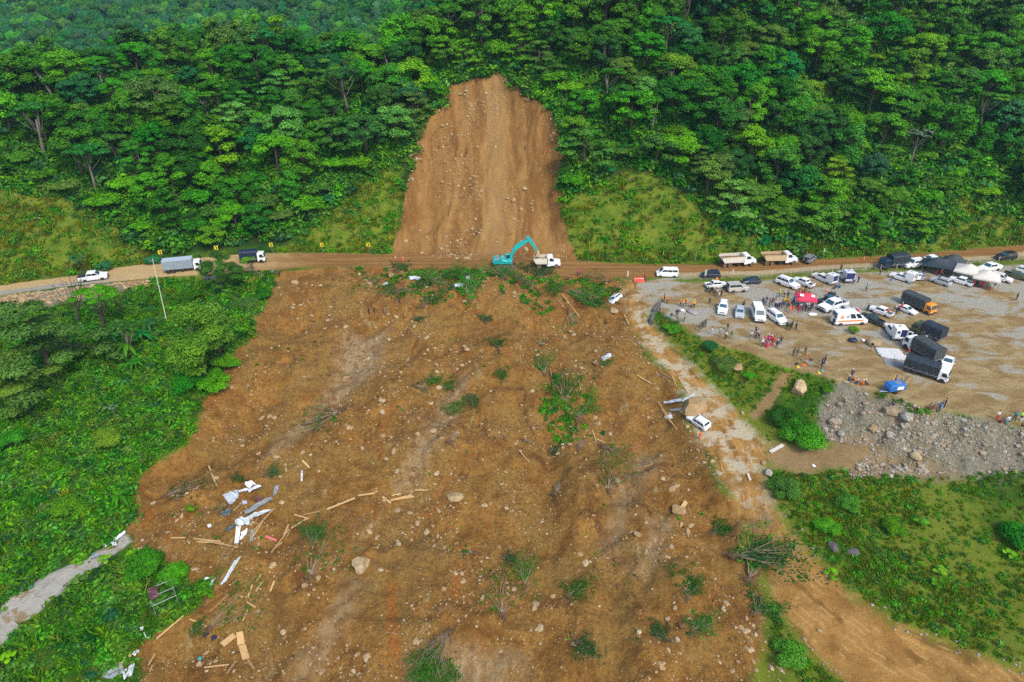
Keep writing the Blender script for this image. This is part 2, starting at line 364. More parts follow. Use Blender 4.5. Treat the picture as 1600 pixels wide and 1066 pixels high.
    tan = MIX(nt, RNGE(nt, y2, 0.35, 0.65), (0.2281, 0.1462, 0.0554), (0.3539, 0.2528, 0.1122))
    gry = MIX(nt, nS, (0.2733, 0.2531, 0.1903), (0.3774, 0.3562, 0.2849))
    ya = MIX(nt, RNGE(nt, MA(nt, 'MULTIPLY_ADD', RNGE(nt, ND(nt, 'ShaderNodeSeparateXYZ', {0: P}).outputs[1], 88, 138), 0.085, mixy), 0.515, 0.60), tan, gry)
    ya = MIX(nt, RNGE(nt, nF, 0.60, 0.78), ya, (0.4144, 0.3898, 0.3168))
    ya = MIX(nt, RNGE(nt, nF, 0.40, 0.25), ya, (0.1322, 0.0952, 0.0473))
    c = MIX(nt, fac('yard', 1.6, 0.9), c, ya)
    # haul track
    td = ATT(nt, 'tdist').outputs['Fac']
    rut = MA(nt, 'SINE', MA(nt, 'MULTIPLY_ADD', nL, 26.0, MA(nt, 'MULTIPLY', td, 2.3)))
    rut2 = MA(nt, 'SINE', MA(nt, 'MULTIPLY_ADD', nL, 40.0, MA(nt, 'MULTIPLY', td, 5.9)))
    tr = MIX(nt, RNGE(nt, nM, 0.35, 0.65), (0.2646, 0.1333, 0.0309), (0.3630, 0.1976, 0.0553))
    tr = MIX(nt, MA(nt, 'MULTIPLY', RNGE(nt, rut, 0.3, -0.9), RNGE(nt, NOI(nt, P, 0.22, 4), 0.42, 0.62)), tr, (0.1809, 0.0893, 0.0206))
    tr = MIX(nt, MA(nt, 'MULTIPLY', RNGE(nt, rut2, 0.4, 1.0), RNGE(nt, NOI(nt, P, 0.35, 4), 0.48, 0.60)), tr, (0.4149, 0.2427, 0.0796))
    far_ = RNGE(nt, ND(nt, 'ShaderNodeSeparateXYZ', {0: P}).outputs[1], 66, 82)
    tr = MIX(nt, MA(nt, 'MULTIPLY', RNGE(nt, NOI(nt, P, 0.3, 6, 0.66), 0.46, 0.58), far_), tr, (0.4234, 0.3557, 0.2329))
    tr = MIX(nt, RNGE(nt, nF, 0.38, 0.25), tr, (0.1479, 0.0912, 0.0320))
    c = MIX(nt, fac('track', 4.0, 2.0), c, tr)
    # gravel lane
    pa = MIX(nt, nS, (0.27, 0.245, 0.195), (0.44, 0.415, 0.35))
    pa = MIX(nt, RNGE(nt, NOI(nt, P, 0.5, 4), 0.52, 0.62), pa, (0.25, 0.185, 0.10))
    c = MIX(nt, fac('path', 0.8, 0.5), c, pa)
    c = MIX(nt, fac('weed', 3.0, 1.5), c, g)
    c = MIX(nt, fac('verge', 2.6, 0.9), c, MIX(nt, 0.35, bk, g))
    c = MIX(nt, fac('foot', 1.2, 0.8), c, MIX(nt, nS, (0.20, 0.120, 0.042), (0.30, 0.20, 0.09)))
    # road: wet orange mud, paler dust at the left end and on the near shoulder
    X = ND(nt, 'ShaderNodeSeparateXYZ', {0: P})
    Pr = VSC(nt, P, 0.05, 1.0, 0.2)
    r1 = NOI(nt, Pr, 0.9, 6, 0.6); r2 = NOI(nt, Pr, 2.6, 4, 0.6)
    rd = MIX(nt, RNGE(nt, r1, 0.36, 0.64), (0.195, 0.095, 0.026), (0.289, 0.148, 0.045))
    rd = MIX(nt, RNGE(nt, r2, 0.55, 0.75), rd, (0.320, 0.186, 0.068))
    dry = MIX(nt, r1, (0.4056, 0.2675, 0.1080), (0.5070, 0.3597, 0.1680))
    rd = MIX(nt, RNGE(nt, MA(nt, 'MULTIPLY_ADD', nM, 22.0, X.outputs[0]), -34, -56), rd, dry)
    rdist = ATT(nt, 'rdist').outputs['Fac']
    shoulder = MA(nt, 'MULTIPLY', RNGE(nt, MA(nt, 'MULTIPLY_ADD', e, 1.4, rdist), 2.6, 1.7), RNGE(nt, X.outputs[0], 30, 40))
    rd = MIX(nt, shoulder, rd, MIX(nt, r2, (0.335, 0.243, 0.122), (0.437, 0.350, 0.202)))
    conc = MA(nt, 'MULTIPLY', RNGE(nt, MA(nt, 'ADD', rdist, MA(nt, 'MULTIPLY', nM, 1.2)), 3.2, 2.6), RNGE(nt, X.outputs[0], -84, -92))
    rd = MIX(nt, conc, rd, (0.312, 0.281, 0.216))
    c = MIX(nt, fac('road', 0.9, 0.5), c, rd)
    nt.links.new(c, b.inputs['Base Color'])
    b.inputs['Roughness'].default_value = 0.93; b.inputs['Specular IOR Level'].default_value = 0.18
    hgt = MA(nt, 'ADD', MA(nt, 'MULTIPLY', nS, 0.45), MA(nt, 'MULTIPLY', nF, 0.18))
    bp = ND(nt, 'ShaderNodeBump', {'Strength': 1.0, 'Distance': 0.6, 'Height': hgt})
    nt.links.new(bp.outputs[0], b.inputs['Normal'])
    return m
GROUND = ground_material()

# ------------------------------------------------------------------ terrain: one sheet, cut along its zones
def terrain():
    ny, nx = MX.shape
    idx = np.arange(nx*ny).reshape(ny, nx)
    F = np.stack([idx[:-1, :-1], idx[:-1, 1:], idx[1:, 1:], idx[1:, :-1]], -1).reshape(-1, 4)
    x = MX.ravel(); y = MY.ravel(); z = MZ.ravel()
    A = zone_attrs(x, y)
    V = np.stack([x, y, z], 1)
    def fm(a): return A[a][F].mean(1)
    zone = np.zeros(len(F), int)
    zone[fm('hill') > 0] = 1
    zone[fm('rubble') > 0] = 2
    zone[fm('soil') > 0] = 3
    zone[fm('scar') > 0] = 4
    zone[fm('yard') > 0] = 5
    zone[fm('track') > 0] = 6
    zone[fm('path') > 0] = 7
    zone[fm('road') > 0] = 8
    # shared normals so the cuts between zones do not show
    e1 = V[F[:, 2]]-V[F[:, 0]]; e2 = V[F[:, 3]]-V[F[:, 1]]; fn = np.cross(e1, e2)
    VN = np.zeros_like(V)
    for k in range(4): np.add.at(VN, F[:, k], fn)
    VN /= np.linalg.norm(VN, axis=1, keepdims=True)+1e-12
    names = ['grassy_ground', 'hillside', 'rubble_slope', 'landslide_soil', 'landslide_scar', 'gravel_yard', 'dirt_track', 'gravel_lane', 'dirt_road']
    labels = ['green weedy ground around the landslide', 'forested hillside ground rising behind the road', 'grey slope of loose broken rock below the gravel yard and road', 'brown spread of landslide soil between road and camera',
              'bare tan landslide scar cut into the forested hill', 'grey and tan gravel yard full of parked vehicles', 'tan rutted dirt track curving down beside the landslide', 'narrow grey gravel lane cut off by the landslide', 'orange muddy road crossing under the hill']
    for k, nm in enumerate(names):
        f = F[zone == k]
        if not len(f): continue
        used, inv = np.unique(f, return_inverse=True)
        me = npmesh(nm, V[used], inv.ravel(), np.full(len(f), 4), [GROUND], attrs={a: A[a][used] for a in A}, smooth=True)
        me.normals_split_custom_set_from_vertices([tuple(n) for n in VN[used]])
        tag(link(nm, me), labels[k], nm.split('_')[-1], kind='structure')
terrain()

# coarse land all around and the far valley sides
def far_h(x, y):
    r = -8-0.02*np.abs(x)*0+np.where(y < 14, -0.10*np.maximum(14-y, 0), 0)
    v = h_base(x, np.clip(y, 14, 330))
    a = np.where(y > 330, v*0+(-12), v)
    side = sstep(190, 260, np.abs(x))
    hill = 120*sstep(420, 760, y+0.25*x)*(0.75+0.5*fbm(x/130, y/130, 71, 3))+210*sstep(900, 1600, y)*(0.8+0.6*fbm(x/260, y/260, 73, 4))
    a = a+np.maximum(hill, 0)*sstep(330, 400, y)+12*side*fbm(x/60, y/60, 77, 3)
    return np.where(y < 14, v+np.where(y < 14, -0.10*(14-y), 0), a)
def outer():
    xs = np.unique(np.concatenate([np.arange(-1500, -189, 23.0), [-190], np.linspace(-190, 189.95, 40), np.arange(213, 1500, 23.0)]))
    ys = np.unique(np.concatenate([np.arange(-400, 14, 18.0), [14.0], np.linspace(14, 330, 30), np.arange(340, 700, 9.0), np.arange(700, 1800, 25.0)]))
    X, Y = np.meshgrid(xs, ys); Z = far_h(X, Y)
    edge = (np.abs(X) <= 190.01) & (Y >= 13.9) & (Y <= 330.1)
    Z[edge] = hz(X[edge], Y[edge])-0.05
    ny, nx = X.shape; idx = np.arange(nx*ny).reshape(ny, nx)
    F = np.stack([idx[:-1, :-1], idx[:-1, 1:], idx[1:, 1:], idx[1:, :-1]], -1).reshape(-1, 4)
    cx = X.ravel()[F].mean(1); cy = Y.ravel()[F].mean(1)
    keep = ~((np.abs(cx) < 189.9) & (cy > 14) & (cy < 330))
    F = F[keep]; used, inv = np.unique(F, return_inverse=True)
    m, nt, b = new_mat('far_hill_cover')
    P = ND(nt, 'ShaderNodeNewGeometry').outputs['Position']
    nt.links.new(MIX(nt, NOI(nt, P, 0.08, 6, 0.6), (0.010, 0.030, 0.006), (0.040, 0.085, 0.016)), b.inputs['Base Color'])
    b.inputs['Roughness'].default_value = 0.95
    V = np.stack([X.ravel(), Y.ravel(), Z.ravel()], 1)[used]
    tag(link('far_hills', npmesh('far_hills', V, inv.ravel(), np.full(len(F), 4), [m], smooth=True)), 'far wooded hills beyond the near ridge', 'hills', kind='structure')
outer()

# ------------------------------------------------------------------ foliage
def leaf_mat(name, dark, lite, trans=0.30, hue=0.018):
    m, nt, b = new_mat(name)
    t = ATT(nt, 'tint').outputs['Fac']
    rn = ATT(nt, 'rnd').outputs['Fac']
    oi = ND(nt, 'ShaderNodeObjectInfo').outputs['Random']
    c = MIX(nt, t, dark, lite)
    hs = ND(nt, 'ShaderNodeHueSaturation', {'Color': c})
    q = MA(nt, 'FRACT', MA(nt, 'ADD', rn, oi))
    nt.links.new(MA(nt, 'MULTIPLY_ADD', q, 2*hue, 0.5-hue*1.1), hs.inputs['Hue'])
    nt.links.new(MA(nt, 'MULTIPLY_ADD', MA(nt, 'FRACT', MA(nt, 'MULTIPLY', q, 7.3)), 0.70, 0.65), hs.inputs['Value'])
    nt.links.new(MA(nt, 'MULTIPLY_ADD', MA(nt, 'FRACT', MA(nt, 'MULTIPLY', q, 3.7)), 0.30, 0.88), hs.inputs['Saturation'])
    nt.links.new(hs.outputs[0], b.inputs['Base Color'])
    b.inputs['Roughness'].default_value = 0.62; b.inputs['Specular IOR Level'].default_value = 0.22
    tr = ND(nt, 'ShaderNodeBsdfTranslucent'); nt.links.new(hs.outputs[0], tr.inputs['Color'])
    mx = ND(nt, 'ShaderNodeMixShader', {'Fac': trans})
    nt.links.new(b.outputs[0], mx.inputs[1]); nt.links.new(tr.outputs[0], mx.inputs[2])
    nt.links.new(mx.outputs[0], nt.nodes['Material Output'].inputs['Surface'])
    return m
LM = {
 'deep': leaf_mat('leaf_deep_green', (0.0097, 0.0721, 0.0012), (0.0504, 0.2540, 0.0036)),
 'mid': leaf_mat('leaf_mid_green', (0.0194, 0.1147, 0.0012), (0.1008, 0.3686, 0.0036)),
 'fresh': leaf_mat('leaf_fresh_green', (0.0322, 0.1413, 0.0011), (0.1488, 0.4004, 0.0043)),
 'olive': leaf_mat('leaf_olive_green', (0.0409, 0.1400, 0.0010), (0.1802, 0.3834, 0.0038)),
 'blue': leaf_mat('leaf_blue_green', (0.0093, 0.0794, 0.0168), (0.0527, 0.2432, 0.0600)),
 'silver': leaf_mat('leaf_silver_green', (0.0310, 0.1280, 0.0360), (0.2635, 0.4096, 0.2040)),
 'dry': leaf_mat('leaf_dry_grass', (0.0930, 0.1408, 0.0036), (0.3100, 0.3072, 0.0216)),
 'dusty': leaf_mat('leaf_dusty_green', (0.018, 0.072, 0.005), (0.070, 0.195, 0.012)),
 'russet': leaf_mat('leaf_russet', (0.0930, 0.0448, 0.0120), (0.2480, 0.1152, 0.0360)),
}
BARK = plain('bark_grey_brown', (0.085, 0.065, 0.042), 0.9, var=0.3, scale=6, bump=0.5)
BARKP = plain('bark_pale', (0.17, 0.15, 0.115), 0.85, var=0.25, scale=5, bump=0.3)
ROOT = plain('root_earth', (0.13, 0.072, 0.030), 0.95, var=0.35, scale=8, bump=0.6)

class MS:
    """mesh soup kept as numpy arrays"""
    def __init__(s): s.V = []; s.L = []; s.S = []; s.T = []; s.M = []; s.n = 0
    def add(s, V, L, S, T, M):
        s.V.append(V); s.L.append(L+s.n); s.S.append(S); s.T.append(T); s.M.append(M); s.n += len(V)
    def done(s):
        return (np.concatenate(s.V).astype(np.float32), np.concatenate(s.L).astype(np.int32), np.concatenate(s.S).astype(np.int32), np.concatenate(s.T).astype(np.float32), np.concatenate(s.M).astype(np.int32))
def nrm(a): return a/(np.linalg.norm(a, axis=-1, keepdims=True)+1e-9)
def leaves(ms, P, N, size, tint, mat=0, asp=0.55, r=RNG, droop=0.0):
    """one folded leaf (two quads worth of one diamond) per point"""
    n = len(P)
    rv = nrm(r.normal(size=(n, 3))); U = nrm(np.cross(N, rv)); W = nrm(np.cross(N, U))
    if droop: U[:, 2] -= droop; U = nrm(U); W = nrm(np.cross(N, U))
    s = np.asarray(size).reshape(-1, 1)*np.ones((n, 1))
    a = P-U*s*0.5; b = P+W*s*asp*0.5+N*s*0.06; c = P+U*s*0.5-N*s*0.08; d = P-W*s*asp*0.5+N*s*0.06
    V = np.stack([a, b, c, d], 1).reshape(-1, 3)
    ms.add(V, np.arange(4*n), np.full(n, 4), np.repeat(tint, 4), np.full(n, mat))
_ico = {}
def ico(sub):
    if sub not in _ico:
        bm = bmesh.new(); bmesh.ops.create_icosphere(bm, subdivisions=sub, radius=1.0)
        bm.verts.ensure_lookup_table()
        V = np.array([v.co[:] for v in bm.verts]); F = np.array([[v.index for v in f.verts] for f in bm.faces])
        bm.free(); _ico[sub] = (V, F)
    return _ico[sub]
def core(ms, c, r3, tint, mat=0, sub=1, r=RNG, rough=0.25):
    V, F = ico(sub)
    V = V*(1+rough*r.uniform(-1, 1, (len(V), 1)))*np.asarray(r3)+c
    ms.add(V, F.ravel(), np.full(len(F), 3), np.full(len(V), tint), np.full(len(F), mat))
def tube(ms, pts, rad, mat=0, n=6, tint=0.5):
    pts = np.asarray(pts, float); k = len(pts)
    d = np.gradient(pts, axis=0); d = nrm(d)
    ref = np.where(np.abs(d[:, 2:3]) > 0.9, np.array([[1.0, 0, 0]]), np.array([[0, 0, 1.0]]))
    U = nrm(np.cross(d, ref)); W = np.cross(d, U)
    a = np.linspace(0, 2*np.pi, n, endpoint=False)
    V = pts[:, None, :]+np.asarray(rad).reshape(-1, 1, 1)*(np.cos(a)[None, :, None]*U[:, None, :]+np.sin(a)[None, :, None]*W[:, None, :])
    V = V.reshape(-1, 3); f = []
    for i in range(k-1):
        for j in range(n):
            f.append((i*n+j, i*n+(j+1) % n, (i+1)*n+(j+1) % n, (i+1)*n+j))
    f = np.array(f)
    L = np.concatenate([f.ravel(), np.arange(n)[::-1], (k-1)*n+np.arange(n)])
    S = np.concatenate([np.full(len(f), 4), [n, n]])
    ms.add(V, L, S, np.full(len(V), tint), np.full(len(S), mat))
def clump_crown(ms, r, centers, radii, nleaf, lsize, flat_=0.75, core_t=0.12):
    for c, rad in zip(centers, radii):
        base = r.uniform(0.15, 0.7)
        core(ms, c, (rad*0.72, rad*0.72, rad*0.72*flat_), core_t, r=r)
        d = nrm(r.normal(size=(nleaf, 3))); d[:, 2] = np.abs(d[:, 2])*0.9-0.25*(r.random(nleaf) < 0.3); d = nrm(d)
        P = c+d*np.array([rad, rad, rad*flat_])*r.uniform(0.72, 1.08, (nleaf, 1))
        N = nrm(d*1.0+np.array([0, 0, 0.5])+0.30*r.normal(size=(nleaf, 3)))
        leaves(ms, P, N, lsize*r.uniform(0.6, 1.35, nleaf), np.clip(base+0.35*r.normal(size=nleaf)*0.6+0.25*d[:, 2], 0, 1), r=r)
def tree_shape(kind, seed, lod=1.0):
    """(crown arrays, trunk arrays); height about 1 unit = metres, base at origin"""
    r = np.random.default_rng(seed); cr = MS(); tk = MS()
    ls = 0.52/np.sqrt(lod)
    if kind == 'broad':
        H = r.uniform(8, 11); Rr = r.uniform(3.6, 4.8); n = 22
        th = r.uniform(0, 2*np.pi, n); q = np.sqrt(r.random(n))
        C = np.stack([Rr*q*np.cos(th), Rr*q*np.sin(th), H*0.62+H*0.30*np.sqrt(1-0.85*q*q)+r.normal(0, 0.5, n)], 1)
        C[:, 2] -= 0.8*r.random(n)*q*2.5
        k2 = 9; t2 = r.uniform(0, 2*np.pi, k2); C = np.vstack([C, np.stack([Rr*0.85*np.cos(t2), Rr*0.85*np.sin(t2), H*r.uniform(0.36, 0.60, k2)], 1)]); n += k2
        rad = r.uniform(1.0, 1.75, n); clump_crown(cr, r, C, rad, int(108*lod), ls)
    elif kind == 'oval':
        H = r.uniform(10, 13); Rr = r.uniform(2.4, 3.2); n = 20
        z = r.uniform(0.22, 0.95, n); wd = np.sin(np.clip((z-0.10)/0.90, 0, 1)*np.pi)**0.7
        th = r.uniform(0, 2*np.pi, n)
        C = np.stack([Rr*wd*np.cos(th)*r.uniform(0.4, 1, n), Rr*wd*np.sin(th)*r.uniform(0.4, 1, n), z*H], 1)
        rad = r.uniform(0.9, 1.5, n); clump_crown(cr, r, C, rad, int(115*lod), ls, 0.85)
    elif kind == 'layered':
        H = r.uniform(8, 10); n = 24
        z = r.choice([0.24, 0.36, 0.5, 0.64, 0.78, 0.92], n)+r.normal(0, 0.02, n); th = r.uniform(0, 2*np.pi, n)
        q = np.sqrt(r.random(n))*4.4*(1.25-z)*1.5
        C = np.stack([q*np.cos(th), q*np.sin(th), z*H], 1)
        rad = r.uniform(1.0, 1.7, n); clump_crown(cr, r, C, rad, int(110*lod), ls, 0.38)
    elif kind == 'umbrella':
        H = r.uniform(10, 13); n = 14
        th = r.uniform(0, 2*np.pi, n); q = np.sqrt(r.random(n))*3.4
        C = np.stack([q*np.cos(th), q*np.sin(th), H*0.93-0.07*q*q+r.normal(0, 0.25, n)], 1)
        rad = r.uniform(0.8, 1.3, n); clump_crown(cr, r, C, rad, int(100*lod), ls, 0.45)
    elif kind == 'cecropia':
        H = r.uniform(8, 11); C = []
        for i in range(13):
            th = r.uniform(0, 6.28); q = np.sqrt(r.random())*3.0; c = np.array([q*math.cos(th), q*math.sin(th), H*(0.95-0.05*q)+r.normal(0, 0.5)]); C.append(c)
            k = int(11); a = np.linspace(0, 2*np.pi, k, endpoint=False)+r.random()
            d = np.stack([np.cos(a), np.sin(a), r.uniform(-0.25, 0.25, k)], 1)
            for s_ in (0.45, 0.9):
                leaves(cr, c+d*s_*0.75, nrm(np.stack([d[:, 0]*0.5, d[:, 1]*0.5, np.ones(k)], 1)+0.25*r.normal(size=(k, 3))), r.uniform(0.7, 1.2, k), np.clip(r.normal(0.55, 0.28, k), 0, 1), r=r, asp=0.6)
            core(cr, c-np.array([0, 0, 0.35]), (0.8, 0.8, 0.25), 0.1, r=r)
        C = np.array(C)
    else:  # bush
        H = r.uniform(3.4, 5.0); n = 13
        th = r.uniform(0, 2*np.pi, n); q = np.sqrt(r.random(n))*2.2
        C = np.stack([q*np.cos(th), q*np.sin(th), H*(0.35+0.45*np.sqrt(np.maximum(0, 1-(q/2.6)**2)))*r.uniform(0.7, 1.05, n)], 1)
        rad = r.uniform(0.9, 1.5, n); clump_crown(cr, r, C, rad, int(110*lod), ls*0.9)
    top = np.array([0, 0, H*0.78]); bend = r.normal(0, 0.35, 2)
    rt = 0.11+0.014*H
    tube(tk, [(0, 0, -1.6), (bend[0]*0.3, bend[1]*0.3, H*0.25), (bend[0], bend[1], H*0.5), (bend[0]*1.2, bend[1]*1.2, H*0.72)], [rt*1.25, rt, rt*0.75, rt*0.4], n=7)
    for c in np.asarray(C)[r.permutation(len(C))[:8]]:
        p0 = np.array([bend[0]*r.uniform(0.5, 1), bend[1]*r.uniform(0.5, 1), H*r.uniform(0.35, 0.66)])
        mid = (p0+c)/2+np.array([0, 0, -0.3])
        tube(tk, [p0, mid, c], [rt*0.42, rt*0.3, rt*0.12], n=5)
    return cr.done(), tk.done()
def soup_mesh(name, a, mats, extra_rnd=None, smooth=False):
    V, L, S, T, M = a
    at_ = {'tint': T}
    if extra_rnd is not None: at_['rnd'] = extra_rnd
    return npmesh(name, V, L, S, mats, M, at_, smooth)
def merge(variants, pts, rot, scl, var, tilt=None, rnd=None):
    """one soup from many placed copies; returns arrays and per-vertex random"""
    out = MS(); RN = []
    for k, a in enumerate(variants):
        sel = np.where(var == k)[0]
        if not len(sel): continue
        V, L, S, T, M = a; n = len(V); m = len(sel)
        c, s = np.cos(rot[sel]), np.sin(rot[sel]); q = scl[sel]
        X = V[None, :, 0]*c[:, None]-V[None, :, 1]*s[:, None]; Y = V[None, :, 0]*s[:, None]+V[None, :, 1]*c[:, None]; Z = np.broadcast_to(V[None, :, 2], X.shape)
        W = np.stack([X, Y, Z], -1)*q[:, None, None]+pts[sel][:, None, :]
        LL = (L[None, :]+(np.arange(m)*n)[:, None]).ravel()
        out.add(W.reshape(-1, 3), LL, np.tile(S, m), np.tile(T, m), np.tile(M, m))
        rr = RNG.random(m) if rnd is None else rnd[sel]
        RN.append(np.repeat(rr, n))
    return out.done(), np.concatenate(RN)

KINDS_T = [('broad', 'deep'), ('broad', 'mid'), ('broad', 'fresh'), ('oval', 'mid'), ('oval', 'deep'), ('layered', 'mid'), ('layered', 'olive'), ('umbrella', 'deep'), ('cecropia', 'silver'), ('bush', 'fresh'), ('bush', 'mid'), ('broad', 'olive'), ('umbrella', 'blue'), ('broad', 'blue'), ('layered', 'fresh'), ('cecropia', 'blue'), ('broad', 'deep'), ('broad', 'mid'), ('oval', 'mid'), ('bush', 'deep'), ('broad', 'fresh'), ('oval', 'deep'), ('broad', 'mid'), ('oval', 'fresh')]
WT = np.array([.10, .10, .05, .06, .06, .035, .02, .03, .012, .06, .06, .05, .02, .05, .02, .012, .10, .10, .06, .05, .05, .05, .09, .04]); WT /= WT.sum()
SHP = []
for i, (k, l) in enumerate(KINDS_T):
    cA, tA = tree_shape(k, 100+i)
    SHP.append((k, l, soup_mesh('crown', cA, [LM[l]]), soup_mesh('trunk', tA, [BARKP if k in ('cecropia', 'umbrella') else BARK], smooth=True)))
LOW = [tree_shape(k, 300+i, lod=0.65) for i, (k, l) in enumerate(KINDS_T)]

# ---- where trees stand on the hill
def poisson(x0, x1, y0, y1, sp, n, ok, r=RNG):
    cell = {}; out = []
    X = r.uniform(x0, x1, n); Y = r.uniform(y0, y1, n); good = ok(X, Y)
    for x, y, g in zip(X, Y, good):
        if not g: continue
        i, j = int(x//sp), int(y//sp)
        if any((x-a)**2+(y-b)**2 < sp*sp for di in (-1, 0, 1) for dj in (-1, 0, 1) for a, b in cell.get((i+di, j+dj), ())): continue
        cell.setdefault((i, j), []).append((x, y)); out.append((x, y))
    return np.array(out)
def hill_ok(margin):
    def f(x, y):
        o = (y > yup(x)+4.0) & (wob(x, y, sdist(x, y, SCAR), 47) < -margin)
        for b in BANKS: o &= sdist(x, y, b) < -margin*0.6
        return o
    return f
TP = poisson(-175, 185, 140, 262, 4.5, 16000, hill_ok(2.2))
tz = hz(TP[:, 0], TP[:, 1])
u, v, dep = topx(TP[:, 0], TP[:, 1], tz+8)
vis = (u > -60) & (u < 1660) & (v > -70)
hid = (TP[:, 1] > 225) & (TP[:, 0] < -5)
TP, tz, dep, u, v = [a[vis & ~hid] for a in (TP, tz, dep, u, v)]
nT = len(TP)
tv = RNG.choice(len(KINDS_T), nT, p=WT); ts = RNG.uniform(0.72, 1.30, nT); tr_ = RNG.uniform(0, 6.28, nT)
edge = np.minimum(TP[:, 1]-yup(TP[:, 0]), 30)
ts *= np.where(edge < 9, 0.80, 1.0)
bankd = np.max([sdist(TP[:, 0], TP[:, 1], b) for b in BANKS]+[sdist(TP[:, 0], TP[:, 1], SCAR)], axis=0)
bushy = ((edge < 11) | (bankd > -7)) & (RNG.random(nT) < 0.62)
tv = np.where(bushy, RNG.choice([9, 10, 9, 10, 2, 14], nT), tv)
inframe = (u > 8) & (u < 1592) & (v > 12)
order = np.argsort(np.where(inframe, 0, 1e6)+dep-7*ts)
HERO = order[:286]; REST = order[286:]
KN = {'broad': ('spreading', 'rounded spreading crown'), 'oval': ('tall', 'tall narrow crown'), 'layered': ('tiered', 'flat tiered crown'), 'umbrella': ('umbrella', 'thin umbrella crown'), 'cecropia': ('rosette', 'open rosette crown'), 'bush': ('bushy', 'low bushy crown')}
CN = {'deep': 'dark green', 'mid': 'mid green', 'fresh': 'bright green', 'olive': 'olive green', 'blue': 'bluish green', 'silver': 'silvery green'}
for i in HERO:
    k, l, cm, tm = SHP[tv[i]]
    side = 'left of the scar' if TP[i, 0] < -4 else 'right of the scar'
    row = 'along the forest edge' if edge[i] < 14 else 'in the dense forest'
    o = empty('forest_tree', (TP[i, 0], TP[i, 1], tz[i]), (RNG.normal(0, .05), RNG.normal(0, .05), tr_[i]),
              f'{CN[l]} tree, {KN[k][1]}, {row} {side}', 'tree', f'{CN[l]} {KN[k][0]} trees {row} {side}')
    s = ts[i]; o.scale = (s*1.08, s*1.08, s*RNG.uniform(0.76, 0.98))
    link('crown', cm, o); link('trunk', tm, o)
# the rest of the forest as one mass; six leaf materials inside it
MATL = [LM[k] for k in ('deep', 'mid', 'fresh', 'olive', 'blue', 'silver')]; MIDX = {k: i for i, k in enumerate(('deep', 'mid', 'fresh', 'olive', 'blue', 'silver'))}
def low_variants():
    out = []
    for (k, l), (c, t) in zip(KINDS_T, LOW):
        ms = MS(); ms.add(c[0], c[1], c[2], c[3], c[4]*0+MIDX[l]); ms.add(t[0], t[1], t[2], t[3], t[4]*0+6); out.append(ms.done())
    return out
LV = low_variants()
def forest(name, label, P, rot, scl, var):
    a, rn = merge(LV, P, rot, scl, var)
    tag(link(name, soup_mesh(name, a, MATL+[BARK], rn)), label, 'forest', kind='stuff')
P3 = np.column_stack([TP[REST], tz[REST]-1.5*ts[REST]])
forest('forest', 'dense mass of forest trees filling the upper hillside', P3, tr_[REST], ts[REST], tv[REST])
# far woods on the valley sides: crowns only, coarse
def far_forest():
    n = 7500
    X = RNG.uniform(-760, 160, n*4); Y = RNG.uniform(330, 1150, n*4)
    Z = np.where(Y < 330, hz(np.clip(X, -189, 189), np.clip(Y, 15, 330)), far_h(X, Y))
    uu, vv, dd = topx(X, Y, Z+6); ok = (uu > -80) & (uu < 800) & (vv > -60) & (vv < 260)
    X, Y, Z = X[ok][:n], Y[ok][:n], Z[ok][:n]
    r = np.random.default_rng(5); vs = []
    for i in range(6):
        ms = MS(); nn = 5
        C = np.column_stack([r.normal(0, 2.0, nn), r.normal(0, 2.0, nn), r.uniform(4, 8, nn)])
        for c in C:
            core(ms, c, (2.4, 2.4, 1.9), r.uniform(0.1, 0.6), mat=(0, 1, 4, 1, 4, 0)[i], r=r, rough=0.35)  # extra blue-green crowns paint distance haze into the leaf colour
            d = nrm(r.normal(size=(26, 3))); d[:, 2] = np.abs(d[:, 2])
            leaves(ms, c+d*np.array([2.5, 2.5, 2.0]), nrm(d+0.5*r.normal(size=(26, 3))), 1.1, np.clip(r.normal(0.5, 0.3, 26), 0, 1), mat=(0, 1, 4, 1, 4, 0)[i], r=r)
        vs.append(ms.done())
    m = len(X)
    a, rn = merge(vs, np.column_stack([X, Y, Z-1]), RNG.uniform(0, 6.28, m), RNG.uniform(0.8, 1.9, m), RNG.integers(0, 6, m))
    tag(link('far_forest', soup_mesh('far_forest', a, MATL+[BARK], rn)), 'hazy bluish green woods covering the far valley sides', 'forest', kind='stuff')
far_forest()

